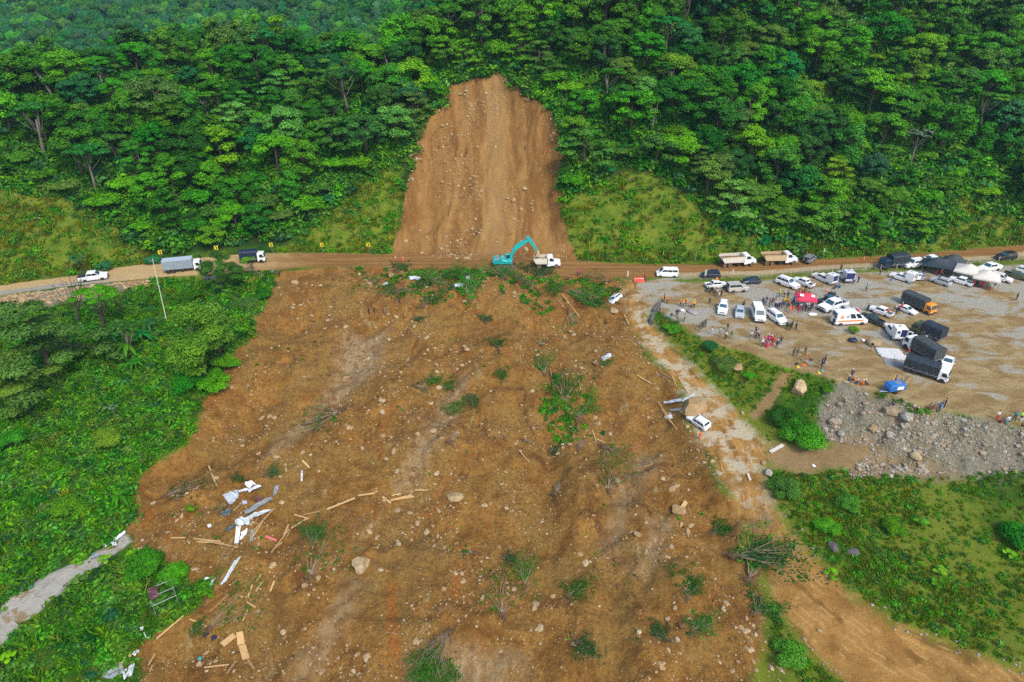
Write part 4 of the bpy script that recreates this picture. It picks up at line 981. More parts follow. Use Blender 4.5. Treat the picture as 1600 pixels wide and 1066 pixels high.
def truck(kind, pm, L=7.0, W=2.3, cargo=None, mud=False):
    root = empty('vehicle'); r_ = -L/2; f = L/2
    if kind in ('tarp', 'box'):
        cl = 1.75; H = 2.45; chassis(root, r_+0.1, f-0.4, W)
        cabover(root, f-cl, cl, W*0.94, H, pm, 0.48)
        bx1 = f-cl-0.15
        if kind == 'tarp':
            B = MB(); B.box(((r_+bx1)/2, 0, 1.02), (bx1-r_, W, 0.16), ch=0.02)
            for s in (-1, 1):
                for i in range(6): B.box((r_+0.2+(bx1-r_-0.4)*i/5, s*(W/2-0.02), 1.30), (0.08, 0.08, 0.5))
                B.box(((r_+bx1)/2, s*(W/2-0.02), 1.42), (bx1-r_, 0.05, 0.16))
            B.part('cargo_bed', STEEL, root)
            tarp_hood(root, r_, bx1, W+0.08, 1.30, 3.25, cargo or TARPD)
        else:
            B = MB(); B.box(((r_+bx1)/2, 0, 2.10), (bx1-r_, W, 2.2), ch=0.05)
            nn = int((bx1-r_)/0.28)
            for i in range(nn):
                for s in (-1, 1): B.box((r_+0.2+(bx1-r_-0.4)*i/(nn-1), s*(W/2+0.015), 2.10), (0.10, 0.05, 1.95))
            B.part('cargo_box', cargo or CORR, root)
            MB().box(((r_+bx1)/2-0.02, 0, 3.235), (bx1-r_+0.1, W+0.08, 0.07), ch=0.02).part('box_roof', plain('pale_roof_sheet', (0.42, 0.50, 0.56), 0.45, var=0.15) if 'pale_roof_sheet' not in bpy.data.materials else bpy.data.materials['pale_roof_sheet'], root)
            for s in (-1, 1): MB().box((r_-0.03, s*0.56, 2.08), (0.05, 1.05, 2.0), ch=0.02).part('rear_door', cargo or CORR, root)
        wx = [f-0.95, r_+1.45] if L < 7.5 else [f-0.95, r_+2.1, r_+1.0]
    elif kind == 'dump':
        chassis(root, r_+0.2, f-0.3, W, 0.85, TRIM)
        # bonneted cab
        hood = MB().prism([(f-1.55, 0.62), (f, 0.62), (f+0.03, 1.0), (f-0.10, 1.62), (f-0.5, 1.78), (f-1.55, 1.92)], -0.86, 0.86, 0, 0.14).part('bonnet', pm, root)
        cx = f-1.50
        cab = MB().prism([(cx-1.35, 0.72), (cx+0.12, 0.72), (cx+0.12, 1.90), (cx-0.22, 2.72), (cx-0.36, 2.84), (cx-1.28, 2.84), (cx-1.35, 2.76)], -1.08, 1.08, 0, 0.10).part('cab', pm, root)
        pane(cab, 'windscreen', [(cx+0.125, -1.0, 1.92), (cx+0.125, 1.0, 1.92), (cx-0.215, 0.94, 2.70), (cx-0.215, -0.94, 2.70)], GLASSB, k=(0.04, 0.96, 0.06, 0.94))
        for s in (-1, 1):
            q = [(cx-1.0, s*1.083, 1.85), (cx+0.02, s*1.083, 1.85), (cx-0.26, s*1.083, 2.60), (cx-0.95, s*1.083, 2.60)]
            if s > 0: q = [q[1], q[0], q[3], q[2]]
            pane(cab, 'side_window', q, GLASS, k=(0.02, 0.98, 0.04, 0.98))
            MB().prism([(x_, z_) for x_, z_ in [(f-1.42, 0.9), (f-1.30, 1.25), (f-0.95, 1.42), (f-0.55, 1.30), (f-0.38, 0.95), (f-0.50, 0.95), (f-0.62, 1.18), (f-0.95, 1.30), (f-1.22, 1.15), (f-1.32, 0.9)]][::-1], s*0.98-0.2, s*0.98+0.2).part('mudguard', pm, root)
            MB().box((f-0.02, s*0.78, 1.15), (0.12, 0.30, 0.22), ch=0.03).part('headlight', LAMP, root)
            MB().box((cx-0.05, s*1.30, 2.25), (0.10, 0.18, 0.45), ch=0.03).part('wing_mirror', CHROME, cab)
            MB().cyl((cx-0.7, s*1.08, 0.80), (cx-1.5, s*1.08, 0.80), 0.28, n=12).part('fuel_tank', CHROME, root)
        MB().box((f+0.05, 0, 0.72), (0.18, W*0.95, 0.30), ch=0.05).part('bumper', CHROME, root)
        # tub with sloped tail
        x1 = cx-1.50; x0 = r_
        zt = 2.55; t = 0.09; B = MB()
        for s in (-1, 1):
            B.prism([(x0+0.55, 1.22), (x1, 1.22), (x1, zt), (x0, zt-0.12), (x0-0.02, zt-0.40)], s*(W/2)-t/2, s*(W/2)+t/2)
            for i in range(3): B.cyl((x0+0.3, s*(W/2+0.04), 1.55+0.28*i), (x1-0.1, s*(W/2+0.04), 1.55+0.28*i), 0.05, n=6)
            B.box(((x0+x1)/2, s*(W/2), zt-0.02), (x1-x0-0.1, 0.16, 0.10), ry=-0.02)
        B.box((x1-t/2, 0, 1.95), (t, W-0.1, 1.42)); B.box(((x0+0.5+x1)/2, 0, 1.26), (x1-x0-0.62, W-0.12, 0.10))
        B.slab([(x0+0.55, -W/2+0.06, 1.22), (x0+0.55, W/2-0.06, 1.22), (x0-0.02, W/2-0.06, 2.15), (x0-0.02, -W/2+0.06, 2.15)], 0.08)
        B.box((x1+0.35, 0, zt+0.12), (0.9, W*0.94, 0.08), ry=0.12)
        B.part('tipper_body', cargo or MUDDY, root)
        ld = MB(); n = 9
        V = [(x0+0.3+(x1-x0-0.5)*i/(n-1), -W/2+0.1+(W-0.2)*j/5, 1.95+0.35*math.sin(math.pi*i/(n-1))*math.sin(math.pi*j/5)+random.uniform(-.06, .06)) for i in range(n) for j in range(6)]
        ld.add(V, [(i*6+j, i*6+6+j, i*6+7+j, i*6+j+1) for i in range(n-1) for j in range(5)])
        ld.part('earth_load', plain('loaded_earth', (0.27, 0.145, 0.05), 0.95, var=0.3, bump=0.6) if 'loaded_earth' not in bpy.data.materials else bpy.data.materials['loaded_earth'], root)
        wx = [f-0.95]+([r_+2.05, r_+0.80] if L > 7 else [r_+1.15])
    for i, x in enumerate(wx):
        for s in (-1, 1): wheel(root, x, s*(W/2-(0.20 if i == 0 else 0.28)), 0.50, 0.34 if i == 0 else 0.56, mud or kind == 'dump')
    for s in (-1, 1): MB().box((r_-0.02, s*(W/2-0.2), 0.95), (0.06, 0.25, 0.14)).part('tail_light', TAILL, root)
    root['_f'] = f; root['_r'] = r_
    return root
def place(root, rear, front, name, label, cat, group='vehicles parked or driving around the landslide', fit=None, lift=0.0, tilt=0.0):
    """stand a vehicle on the ground with its rear and front at two points of the ground"""
    a = at(*rear); b = at(*front); c = (a+b)/2
    d = b-a; h = math.atan2(d.y, d.x); ln = math.hypot(d.x, d.y)
    own = root['_f']-root['_r']
    s = min(max(ln/own, 0.88), 1.22) if fit is None else fit
    L2 = own*s*0.35; fx, fy = math.cos(h), math.sin(h)
    zf = float(hz(c.x+fx*L2, c.y+fy*L2)); zr = float(hz(c.x-fx*L2, c.y-fy*L2))
    zl = float(hz(c.x-fy*0.7, c.y+fx*0.7)); zq = float(hz(c.x+fy*0.7, c.y-fx*0.7))
    pitch = -math.atan2(zf-zr, 2*L2); roll = math.atan2(zl-zq, 1.4)
    root.location = (c.x, c.y, (zf+zr+zl+zq)/4+lift-0.02); root.rotation_euler = (roll+tilt, pitch, h); root.scale = (s, s, s)
    root.name = name; tag(root, label, cat, group)
    for k in ('_h', '_W', '_f', '_r', '_tx', '_belt'):
        if k in root: del root[k]
    return root

# ------------------------------------------------------------------ the vehicles
G1 = 'vehicles on the muddy road'; G2 = 'vehicles parked on the gravel yard'
place(car('pickup', WHITE, cover=TRIM), (124,440), (170,434), 'pickup_truck', 'white pickup with black bed cover alone at the left end of the road', 'pickup', G1)
o = place(truck('box', WHITE, 8.6, 2.4), (258,426), (317,420), 'box_truck', 'long grey box truck with white cab on the tan road', 'truck', G1)
place(truck('tarp', WHITE, 5.8, 2.1, TARPB), (377,411), (416,408.5), 'canvas_truck', 'small white truck with dark blue canvas behind a round tree', 'truck', G1)
place(truck('dump', WHITE, 6.0, 2.3, paint('cream_dusty', (0.66, 0.60, 0.48), 0.8)), (835,417.5), (874,417.5), 'dump_truck', 'short white dump truck waiting under the teal excavator bucket', 'dump truck', 'dump trucks hauling soil', fit=1.0)
place(car('van', WHITE), (1059,432), (1025,431), 'minibus', 'white minibus with roof rails driving beside the orange barrier', 'van', G1)
place(car('suv', NAVY), (1124,433), (1096,433), 'dark_car', 'dark navy off-roader on the road above the white pickup', 'car', G1)
place(truck('dump', WHITE, 8.2, 2.45), (1125,416), (1177,413.5), 'dump_truck', 'large muddy dump truck with white tub sides, first in line', 'dump truck', 'dump trucks hauling soil', fit=1.0)
place(truck('dump', WHITE, 8.0, 2.45, DIRTB), (1191,412.5), (1241,411.5), 'dump_truck', 'large dump truck with tan mud-caked tub, second in line', 'dump truck', 'dump trucks hauling soil', fit=1.0)
place(car('jeep', GREY), (1258,413), (1270,405), 'dark_car', 'small dark grey vehicle following the tan dump truck', 'car', G1, fit=0.95)
place(truck('tarp', NAVY, 6.4, 2.3, TARPD), (1413,415.5), (1374,420), 'canvas_truck', 'navy truck with dark canvas parked on the road shoulder', 'truck', G1, fit=1.0)
place(car('suv', WHITE), (1440,415), (1411,419), 'white_car', 'white off-roader right behind the navy canvas truck', 'car', G1)
place(car('pickup', WHITE, cover=plain('green_bed_cover', (0.01, 0.09, 0.05), 0.5)), (1468,408), (1439,412), 'pickup_truck', 'white pickup with green covered bed behind the dark tarpaulin shelter', 'pickup', G1)
place(car('suv', BLACK), (1584,404), (1556,406), 'black_car', 'black off-roader farthest along the road shoulder', 'car', G1)
place(car('pickup', WHITE), (1103,450), (1133,448), 'pickup_truck', 'white pickup beside the grass strip and motorcycles', 'pickup', G2)
place(car('jeep', BEIGE), (1135,456), (1166,454), 'jeep', 'beige grey boxy jeep with spare wheel on its tailgate', 'jeep', G2)
place(car('hatch', NAVY), (1187,442), (1160,443), 'dark_car', 'dark navy hatchback parked alone beside the grass strip', 'car', G2)
place(car('suv', WHITE), (1214,441), (1246,453), 'white_car', 'white off-roader facing the camera beside a white pickup near the fence', 'car', G2)
place(car('pickup', WHITE), (1270,451), (1240,439), 'pickup_truck', 'white pickup showing its open dark bed beside the canopy', 'pickup', G2)
place(car('suv', SILVER), (1482,448), (1455,439), 'silver_car', 'silver estate car below the dark tarpaulin shelter', 'car', G2)
place(car('pickup', WHITE), (1518,448), (1484,438), 'pickup_truck', 'white pickup with its tail under the white canopies', 'pickup', G2)
place(car('suv', paint('white_red', (0.78, 0.70, 0.70))), (1545,434), (1581,443), 'white_car', 'white off-roader with red load right of the white canopies', 'car', G2)
place(car('pickup', WHITE, cover=WHITE), (1559,420), (1531,425), 'pickup_truck', 'white pickup standing on the grass verge behind the canopies', 'pickup', G2)
place(car('pickup', OLIVE), (1572,431), (1600,438), 'pickup_truck', 'olive green pickup at the edge of the yard', 'pickup', G2)
place(car('suv', WHITE), (1588,424), (1618,432), 'white_car', 'white off-roader cut by the photo edge behind the olive pickup', 'car', G2)
place(car('suv', WHITE), (1130,477), (1127.5,494), 'white_car', 'white off-roader facing the camera, first of the row of four', 'car', G2, fit=1.0)
place(car('hatch', SILVER), (1155,483), (1155,501), 'silver_car', 'silver hatchback facing the camera in the row of four', 'car', G2, fit=1.0)
place(car('van', WHITE), (1179,484), (1188,508), 'minibus', 'white minibus facing the camera in the row of four', 'van', G2, fit=1.05)
place(car('suv', WHITE, L=4.8), (1200,492), (1225,510), 'white_car', 'white off-roader at the right end of the row of four', 'car', G2)
place(car('pickup', WHITE), (1322,476), (1278,489), 'pickup_truck', 'white jacked-up pickup with orange markings right of the red canopy', 'pickup', G2)
place(car('pickup', paint('steel_blue', (0.045, 0.09, 0.14))), (1280,477), (1312,471), 'pickup_truck', 'steel blue pickup behind the white jacked-up pickup', 'pickup', G2)
place(car('sedan', SILVER), (1308,489), (1342,488), 'silver_car', 'silver car half hidden behind the orange striped ambulance', 'car', G2)
place(car('pickup', DGREEN), (1378,510), (1344,495), 'pickup_truck', 'dark green pickup with empty bed beside the striped ambulance', 'pickup', G2)
op = place(car('pickup', WHITE), (1393,497), (1358,484), 'pickup_truck', 'white pickup carrying red bags in the middle of the yard', 'pickup', G2)
place(car('sedan', WHITE, L=4.4), (1402,482), (1430,493), 'white_car', 'white car parked against the orange canvas truck', 'car', G2)
place(car('sedan', WHITE, L=4.2), (1483,560), (1475,581), 'white_car', 'white car facing the camera behind the white cab', 'car', G2, fit=1.0)
place(car('suv', WHITE, L=4.4), (1106,672), (1077,652), 'white_car', 'white off-roader stranded beside the boulder on the landslide edge', 'car', 'vehicles caught by the landslide')
place(car('hatch', WHITE), (970,464), (954,475), 'wrecked_car', 'small white car half buried in soil below the road', 'car', 'vehicles caught by the landslide', fit=0.95, lift=-0.5, tilt=R(14))
place(truck('tarp', ORANGE, 7.4, 2.35, TARPG), (1414,474), (1453,491), 'canvas_truck', 'orange cab truck with charcoal canvas and a ring emblem', 'truck', G2)
place(truck('tarp', OLIVE, 5.6, 2.1, TARPD), (1465,535), (1431,520), 'canvas_truck', 'olive army truck with short dark canvas and open tail', 'truck', G2, fit=1.0)
place(truck('tarp', WHITE, 7.0, 2.4, TARPG), (1458,567), (1420,543), 'canvas_truck', 'charcoal canvas truck parked behind the bigger white cab truck', 'truck', G2, fit=1.0)
place(truck('tarp', WHITE, 7.8, 2.4, TARPD), (1416,577), (1475,596), 'canvas_truck', 'white cab truck with long dark canvas beside the white sacks', 'truck', G2)

# ambulances and box bodies
STRIPE = plain('orange_stripe', (0.85, 0.25, 0.02), 0.45, var=0.08)
def ambulance_van():
    r = car('ambulance', WHITE)
    for s in (-1, 1):
        MB().box((-0.3, s*1.008, 1.02), (4.6, 0.025, 0.26)).part('orange_band', STRIPE, r)
        MB().prism([(-2.3, 1.55), (-1.55, 1.55), (-1.92, 2.2)], s*0.935-0.05, s*0.935+0.05).part('triangle_emblem', STRIPE, r)
        MB().lathe_y([(0.30, -0.05), (0.30, 0.05)], (-0.85, s*0.935, 1.85), 16).part('round_emblem', SILVER, r)
    MB().box((1.1, 0, 2.60), (0.35, 1.2, 0.16), ch=0.04).part('light_bar', plain('light_bar_red', (0.55, 0.03, 0.02), 0.3), r)
    return r
place(ambulance_van(), (1300,506), (1350,504), 'ambulance', 'white ambulance van with orange band and triangle emblem', 'ambulance', G2)
def box_ambulance(pm=WHITE, doors=True, L=5.6):
    r = car('pickup', pm, L=L); tx = r['_tx']; r_ = r['_r']
    x1 = tx+0.25; B = MB()
    W = 2.05; z0, z1 = 0.85, 2.75
    B.box(((r_-0.25+x1)/2+0.05, 0, z0+0.06), (x1-r_+0.2, W, 0.12))
    for s in (-1, 1): B.box(((r_-0.25+x1)/2, s*(W/2-0.04), (z0+z1)/2), (x1-r_+0.25, 0.08, z1-z0), ch=0.03)
    B.box((x1, 0, (z0+z1)/2), (0.10, W-0.1, z1-z0)); B.box(((r_-0.25+x1)/2, 0, z1), (x1-r_+0.30, W, 0.12), ch=0.05)
    B.part('box_body', pm, r)
    MB().box(((r_+x1)/2, 0, z1+0.12), (0.7, 0.5, 0.14), ch=0.04).part('roof_vent', SILVER, r)
    xr = r_-0.27
    MB().box((xr+0.30, 0.0, 1.75), (0.05, W-0.2, 1.75)).part('dark_interior', plain('dark_blue_interior', (0.02, 0.025, 0.12), 0.7) if 'dark_blue_interior' not in bpy.data.materials else bpy.data.materials['dark_blue_interior'], r)
    for s in ((-1, 1) if doors else ()):
        if s > 0:
            d = MB().box((xr, s*0.56, 1.75), (0.06, 0.90, 1.75), ch=0.02).part('rear_door', pm, r)
            MB().box((xr-0.035, s*0.56, 2.15), (0.02, 0.5, 0.5)).part('window', GLASS, d)
        else:
            d = MB().box((xr-0.30, -1.32, 1.75), (0.06, 0.90, 1.75), rz=R(-35), ch=0.02).part('rear_door', pm, r)
            MB().box((xr-0.335, -1.30, 2.15), (0.06, 0.5, 0.5), rz=R(-35)).part('window', GLASS, d)
    MB().box((tx+0.9, 0, 1.88), (0.3, 1.0, 0.12), ch=0.03).part('light_bar', bpy.data.materials['light_bar_red'], r)
    return r
place(box_ambulance(), (1425,443), (1391,432), 'ambulance', 'white box ambulance parked left of a dark off-roader', 'ambulance', G2)
place(car('suv', GREY), (1441,440), (1424,428), 'dark_car', 'dark grey off-roader touching the white box ambulance', 'car', G2)
place(box_ambulance(), (1404,535), (1386,511), 'ambulance', 'white box ambulance with its rear doors swung open', 'ambulance', G2, fit=1.0)
place(box_ambulance(paint('white_box', (0.74, 0.74, 0.70)), False, 6.2), (1302,446), (1270,432), 'box_truck', 'white box truck with open rear full of equipment', 'truck', G2)
place(box_ambulance(paint('white_navy', (0.60, 0.62, 0.66)), False, 5.2), (1327,445), (1311,427), 'box_truck', 'smaller white box truck beside the one full of equipment', 'truck', G2, fit=0.95)

# ------------------------------------------------------------------ excavator
def excavator():
    g = at(789, 417); root = empty('excavator', (g.x, g.y, g.z), (0, 0, R(2)), 'teal excavator with raised boom loading a dump truck below the scar', 'excavator')
    root.scale = (.93, .93, .93)
    for s in (-1, 1):
        n = 10; top = []
        prof = [(-2.1+0.45*math.cos(a), 0.48+0.46*math.sin(a)) for a in [math.pi/2+math.pi*i/6 for i in range(7)]]+[(2.1+0.45*math.cos(a), 0.48+0.46*math.sin(a)) for a in [-math.pi/2+math.pi*i/6 for i in range(7)]]
        tr = MB().prism(prof, s*1.35-0.30, s*1.35+0.30, 0, 0.04)
        for i in range(14): tr.box((-2.1+0.32*i, s*1.35, 0.95), (0.16, 0.62, 0.05)); tr.box((-2.1+0.32*i, s*1.35, 0.015), (0.16, 0.62, 0.04))
        t = tr.part('track', TYREM, root)
        for i in range(5): MB().lathe_y([(0.2, -0.33), (0.24, -0.30), (0.24, 0.30), (0.2, 0.33)], (-1.7+0.85*i, s*1.35, 0.46), 12).part('roller', STEEL, t)
    MB().cyl((0, 0, 0.75), (0, 0, 1.15), 0.75, n=20).box((0, 0, 0.7), (2.2, 2.2, 0.4), ch=0.1).part('undercarriage', STEEL, root)
    b = MB(); b.prism([(-2.5, 1.2), (1.7, 1.2), (1.7, 2.0), (0.6, 2.1), (-1.2, 2.55), (-2.6, 2.55), (-2.75, 2.1), (-2.7, 1.35)], -1.45, 0.45, 0, 0.12)
    b.prism([(-2.5, 1.2), (-0.2, 1.2), (-0.2, 2.45), (-2.6, 2.45), (-2.75, 2.1), (-2.7, 1.35)], 0.45, 1.45, 0, 0.12)
    body = b.part('housing', TEAL, root)
    MB().box((-1.6, -0.4, 2.60), (1.3, 1.5, 0.10), ch=0.03).part('engine_cover', GREY, body)
    MB().cyl((-1.1, 0.3, 2.5), (-1.1, 0.3, 3.1), 0.09, n=8).part('exhaust', BLK, body)
    MB().prism([(-2.9, 1.25), (-2.4, 1.2), (-2.4, 2.3), (-2.85, 2.2), (-3.0, 1.8)], -1.42, 1.42, 0, 0.15).part('counterweight', TEAL, root)
    cab = MB().prism([(0.0, 1.2), (1.65, 1.2), (1.75, 1.9), (1.45, 2.95), (0.1, 3.0), (0.0, 2.9)], 0.50, 1.42, 0, 0.07).part('cab', TEAL, root)
    for y in (0.485, 1.405): MB().slab([(0.15, y, 1.95), (1.6, y, 1.95), (1.36, y, 2.85), (0.2, y, 2.88)], 0.03).part('window', GLASS, cab)
    MB().slab([(1.765, 0.6, 1.9), (1.765, 1.32, 1.9), (1.48, 1.32, 2.88), (1.48, 0.6, 2.88)], 0.03).part('window', GLASS, cab)
    bm_ = MB().prism([(0.85, 1.5), (1.25, 1.35), (2.6, 4.35), (5.9, 6.85), (5.95, 7.35), (5.5, 7.30), (2.2, 5.25), (1.75, 4.6)], -0.32, 0.22, 0, 0.05).part('boom', TEAL, root)
    st = MB().prism([(5.1, 7.85), (5.7, 7.95), (6.15, 7.3), (8.05, 4.1), (7.8, 3.85), (5.75, 6.6), (5.35, 7.1)], -0.25, 0.15, 0, 0.05).part('stick', TEAL, root)
    MB().cyl((2.6, -0.05, 5.55), (4.1, -0.05, 6.8), 0.13, n=10).part('cylinder', TEAL, bm_)
    MB().cyl((4.1, -0.05, 6.8), (5.2, -0.05, 7.72), 0.08, n=10).part('piston_rod', CHROME, bm_)
    for s in (-0.45, 0.35): MB().cyl((1.7, s, 1.9), (2.5, s, 4.5), 0.11, n=8).part('cylinder', CHROME, bm_)
    MB().cyl((6.2, -0.05, 7.45), (7.6, -0.05, 5.05), 0.09, n=10).part('cylinder', CHROME, st)
    k = MB(); prof = [(7.75, 4.05), (8.25, 4.0), (8.5, 3.4), (8.25, 2.85), (7.7, 2.75), (7.45, 2.95)]
    k.prism(prof, -0.75, 0.65, 0, 0.04)
    for i in range(5): k.box((7.42, -0.6+0.27*i, 2.88), (0.28, 0.10, 0.08), ry=0.5)
    k.part('bucket', DIRTB, root)
excavator()

# ------------------------------------------------------------------ people
def skin_body(J, E, seg):
    """J: joints {name: (pos, radius)}; E: edges; seg: material per edge. returns a continuous mesh with material per face"""
    names = list(J); me = bpy.data.meshes.new('skel'); me.from_pydata([J[n][0] for n in names], [(names.index(a), names.index(b)) for a, b in E], [])
    o = bpy.data.objects.new('skel', me); col.objects.link(o)
    o.modifiers.new('s', 'SKIN'); o.modifiers.new('u', 'SUBSURF').levels = 1
    for i, n in enumerate(names):
        r = J[n][1]; me.skin_vertices[0].data[i].radius = r if isinstance(r, tuple) else (r, r)
    me.skin_vertices[0].data[names.index('pelvis')].use_root = True
    dg = bpy.context.evaluated_depsgraph_get(); out = bpy.data.meshes.new_from_object(o.evaluated_get(dg))
    bpy.data.objects.remove(o); bpy.data.meshes.remove(me)
    A = np.array([J[a][0] for a, b in E], float); B = np.array([J[b][0] for a, b in E], float); sg = [seg[e] for e in E]
    D = B-A; L2 = (D**2).sum(1)+1e-9
    for p in out.polygons:
        c = np.array(p.center); t = np.clip(((c-A)*D).sum(1)/L2, 0, 1)
        p.material_index = sg[int(np.argmin(((c-A-t[:, None]*D)**2).sum(1)))]; p.use_smooth = True
    return out
def pose_mesh(pose):
    # slots: 0 skin, 1 shirt, 2 trousers, 3 shoes
    J = {'pelvis': ((0, 0, .95), (.13, .10)), 'waist': ((0, 0, 1.08), (.125, .09)), 'chest': ((0.01, 0, 1.30), (.16, .105)), 'neckb': ((0, 0, 1.46), (.075, .065)), 'neck': ((.01, 0, 1.53), .052), 'jaw': ((.03, 0, 1.60), (.072, .078)), 'head': ((.015, 0, 1.69), (.080, .092)), 'crown': ((.0, 0, 1.76), (.055, .06)), 'nose': ((.118, 0, 1.645), .014)}
    E = [('pelvis', 'waist'), ('waist', 'chest'), ('chest', 'neckb'), ('neckb', 'neck'), ('neck', 'jaw'), ('jaw', 'head'), ('head', 'crown'), ('jaw', 'nose')]
    sg = {E[0]: 1, E[1]: 1, E[2]: 1, E[3]: 0, E[4]: 0, E[5]: 0, E[6]: 0, E[7]: 0}
    P = {'stand': dict(l=[(0, .10, .90), (.01, .11, .50), (-.01, .12, .10), (.13, .14, .045)], r=[(0, -.10, .90), (.02, -.11, .50), (0, -.12, .10), (.14, -.14, .045)], la=[(.0, .20, 1.41), (-.02, .25, 1.13), (.06, .24, .90)], ra=[(.0, -.20, 1.41), (-.02, -.25, 1.13), (.06, -.24, .90)]),
         'walk': dict(l=[(0, .10, .90), (.16, .10, .52), (.20, .10, .10), (.34, .11, .05)], r=[(0, -.10, .90), (-.04, -.10, .50), (-.30, -.10, .17), (-.20, -.11, .05)], la=[(.0, .20, 1.41), (-.12, .24, 1.15), (-.06, .24, .93)], ra=[(.0, -.20, 1.41), (.08, -.25, 1.14), (.24, -.22, 1.02)]),
         'fold': dict(l=[(0, .10, .90), (.01, .14, .50), (-.01, .16, .10), (.13, .19, .045)], r=[(0, -.10, .90), (.02, -.13, .50), (0, -.15, .10), (.14, -.18, .045)], la=[(.0, .20, 1.41), (.05, .27, 1.15), (.22, .06, 1.18)], ra=[(.0, -.20, 1.41), (.05, -.27, 1.15), (.24, -.04, 1.22)]),
         'point': dict(l=[(0, .10, .90), (.01, .11, .50), (-.01, .12, .10), (.13, .14, .045)], r=[(0, -.10, .90), (.02, -.14, .50), (0, -.18, .10), (.14, -.22, .045)], la=[(.0, .20, 1.41), (.24, .30, 1.44), (.48, .34, 1.52)], ra=[(.0, -.20, 1.41), (-.02, -.30, 1.16), (.05, -.16, .98)]),
         'armsup': dict(l=[(0, .10, .90), (.01, .14, .50), (-.01, .18, .10), (.13, .20, .045)], r=[(0, -.10, .90), (.02, -.14, .50), (0, -.18, .10), (.14, -.20, .045)], la=[(.0, .20, 1.41), (.05, .36, 1.55), (.08, .30, 1.80)], ra=[(.0, -.20, 1.41), (.05, -.36, 1.55), (.08, -.30, 1.80)]),
         'sit': dict(l=[(.05, .10, .90), (.42, .14, 1.02), (.58, .15, .64), (.72, .16, .60)], r=[(.05, -.10, .90), (.44, -.12, 1.00), (.60, -.13, .63), (.74, -.14, .59)], la=[(.0, .20, 1.41), (.12, .27, 1.17), (.36, .18, 1.08)], ra=[(.0, -.20, 1.41), (.12, -.27, 1.17), (.38, -.14, 1.07)])}[pose]
    for s, k in ((1, 'l'), (-1, 'r')):
        h, kn, an, to = P[k]
        J.update({k+'hip': (h, .095), k+'knee': (kn, .062), k+'ank': (an, .045), k+'heel': (((an[0]-.02), an[1], max(.045, an[2]-.06) if pose != 'sit' else an[2]-.06), .045), k+'toe': (to, (.042, .035))})
        e = [('pelvis', k+'hip'), (k+'hip', k+'knee'), (k+'knee', k+'ank'), (k+'ank', k+'heel'), (k+'heel', k+'toe')]
        E += e; sg.update({e[0]: 2, e[1]: 2, e[2]: 2, e[3]: 3, e[4]: 3})
        sh, el, wr = P[k+'a']; d = (Vector(wr)-Vector(el)).normalized(); side = Vector((0, 0, 1)).cross(d).normalized() if abs(d.z) < .9 else Vector((1, 0, 0))
        wv = Vector(wr); pm = wv+d*.05
        J.update({k+'sh': (sh, .065), k+'el': (el, .045), k+'wr': (wr, .030), k+'palm': (tuple(pm), (.034, .018))})
        e = [('chest', k+'sh'), (k+'sh', k+'el'), (k+'el', k+'wr'), (k+'wr', k+'palm')]; E += e; sg.update({e[0]: 1, e[1]: 1, e[2]: 1, e[3]: 0})
        up = d.cross(side)
        for i, (off, ln) in enumerate(((-.027, .060), (-.009, .072), (.009, .068), (.027, .052))):
            q = pm+d*.045+side*off*0.9; tp = q+d*ln+up*.022
            J[f'{k}k{i}'] = (tuple(q), .0095); J[f'{k}t{i}'] = (tuple(tp), .007)
            for e in ((k+'palm', f'{k}k{i}'), (f'{k}k{i}', f'{k}t{i}')): E.append(e); sg[e] = 0
        tb = wv+d*.03+side*.045*s; tt = tb+d*.045+side*.012*s
        J[k+'th'] = (tuple(tb), .011); J[k+'tt'] = (tuple(tt), .008)
        for e in ((k+'wr', k+'th'), (k+'th', k+'tt')): E.append(e); sg[e] = 0
    me = skin_body(J, E, sg)
    if pose == 'sit':
        me.transform(Matrix.Translation((-.2, 0, -.80)))
        for v_ in me.vertices: v_.co.z = max(v_.co.z, -0.22) if v_.co.x > .2 else v_.co.z
        me.transform(Matrix.Translation((0, 0, .06)))
    return me
POSES = {p: pose_mesh(p) for p in ('stand', 'walk', 'fold', 'point', 'armsup', 'sit')}
def head_mesh(kind, zoff=0.0):
    V, F = ico(2); V = V.copy()
    b = MB()
    if kind == 'helmet':
        m = V[:, 2] > -0.15; W_ = V*np.array([.125, .112, .105])+np.array([.01, 0, 1.705]); W_[:, 2] = np.maximum(W_[:, 2], 1.69)
        b.add(W_, [tuple(f) for f in F]); b.box((.10, 0, 1.70), (.12, .17, .02), ch=.008)
    elif kind == 'cap':
        W_ = V*np.array([.108, .098, .075])+np.array([.01, 0, 1.72]); W_[:, 2] = np.maximum(W_[:, 2], 1.70); b.add(W_, [tuple(f) for f in F]); b.box((.13, 0, 1.70), (.11, .13, .014), ch=.006)
    else:
        W_ = V*np.array([.102, .100, .105])+np.array([-.022, 0, 1.705]); W_[:, 0] = np.minimum(W_[:, 0], .045+.5*np.maximum(0, W_[:, 2]-1.74)); b.add(W_, [tuple(f) for f in F])
    if zoff: b.v = [(x-.2, y, z+zoff) for x, y, z in b.v]
    return b.mesh(kind, [BLK], True)
HEADS = {(k, s): head_mesh(k, -.74 if s else 0.0) for k in ('helmet', 'cap', 'hair') for s in (False, True)}
SKIN = [plain('skin_tan', (0.36, 0.19, 0.11), 0.6, var=0.08), plain('skin_brown', (0.22, 0.11, 0.06), 0.6, var=0.08)]
CL = {}
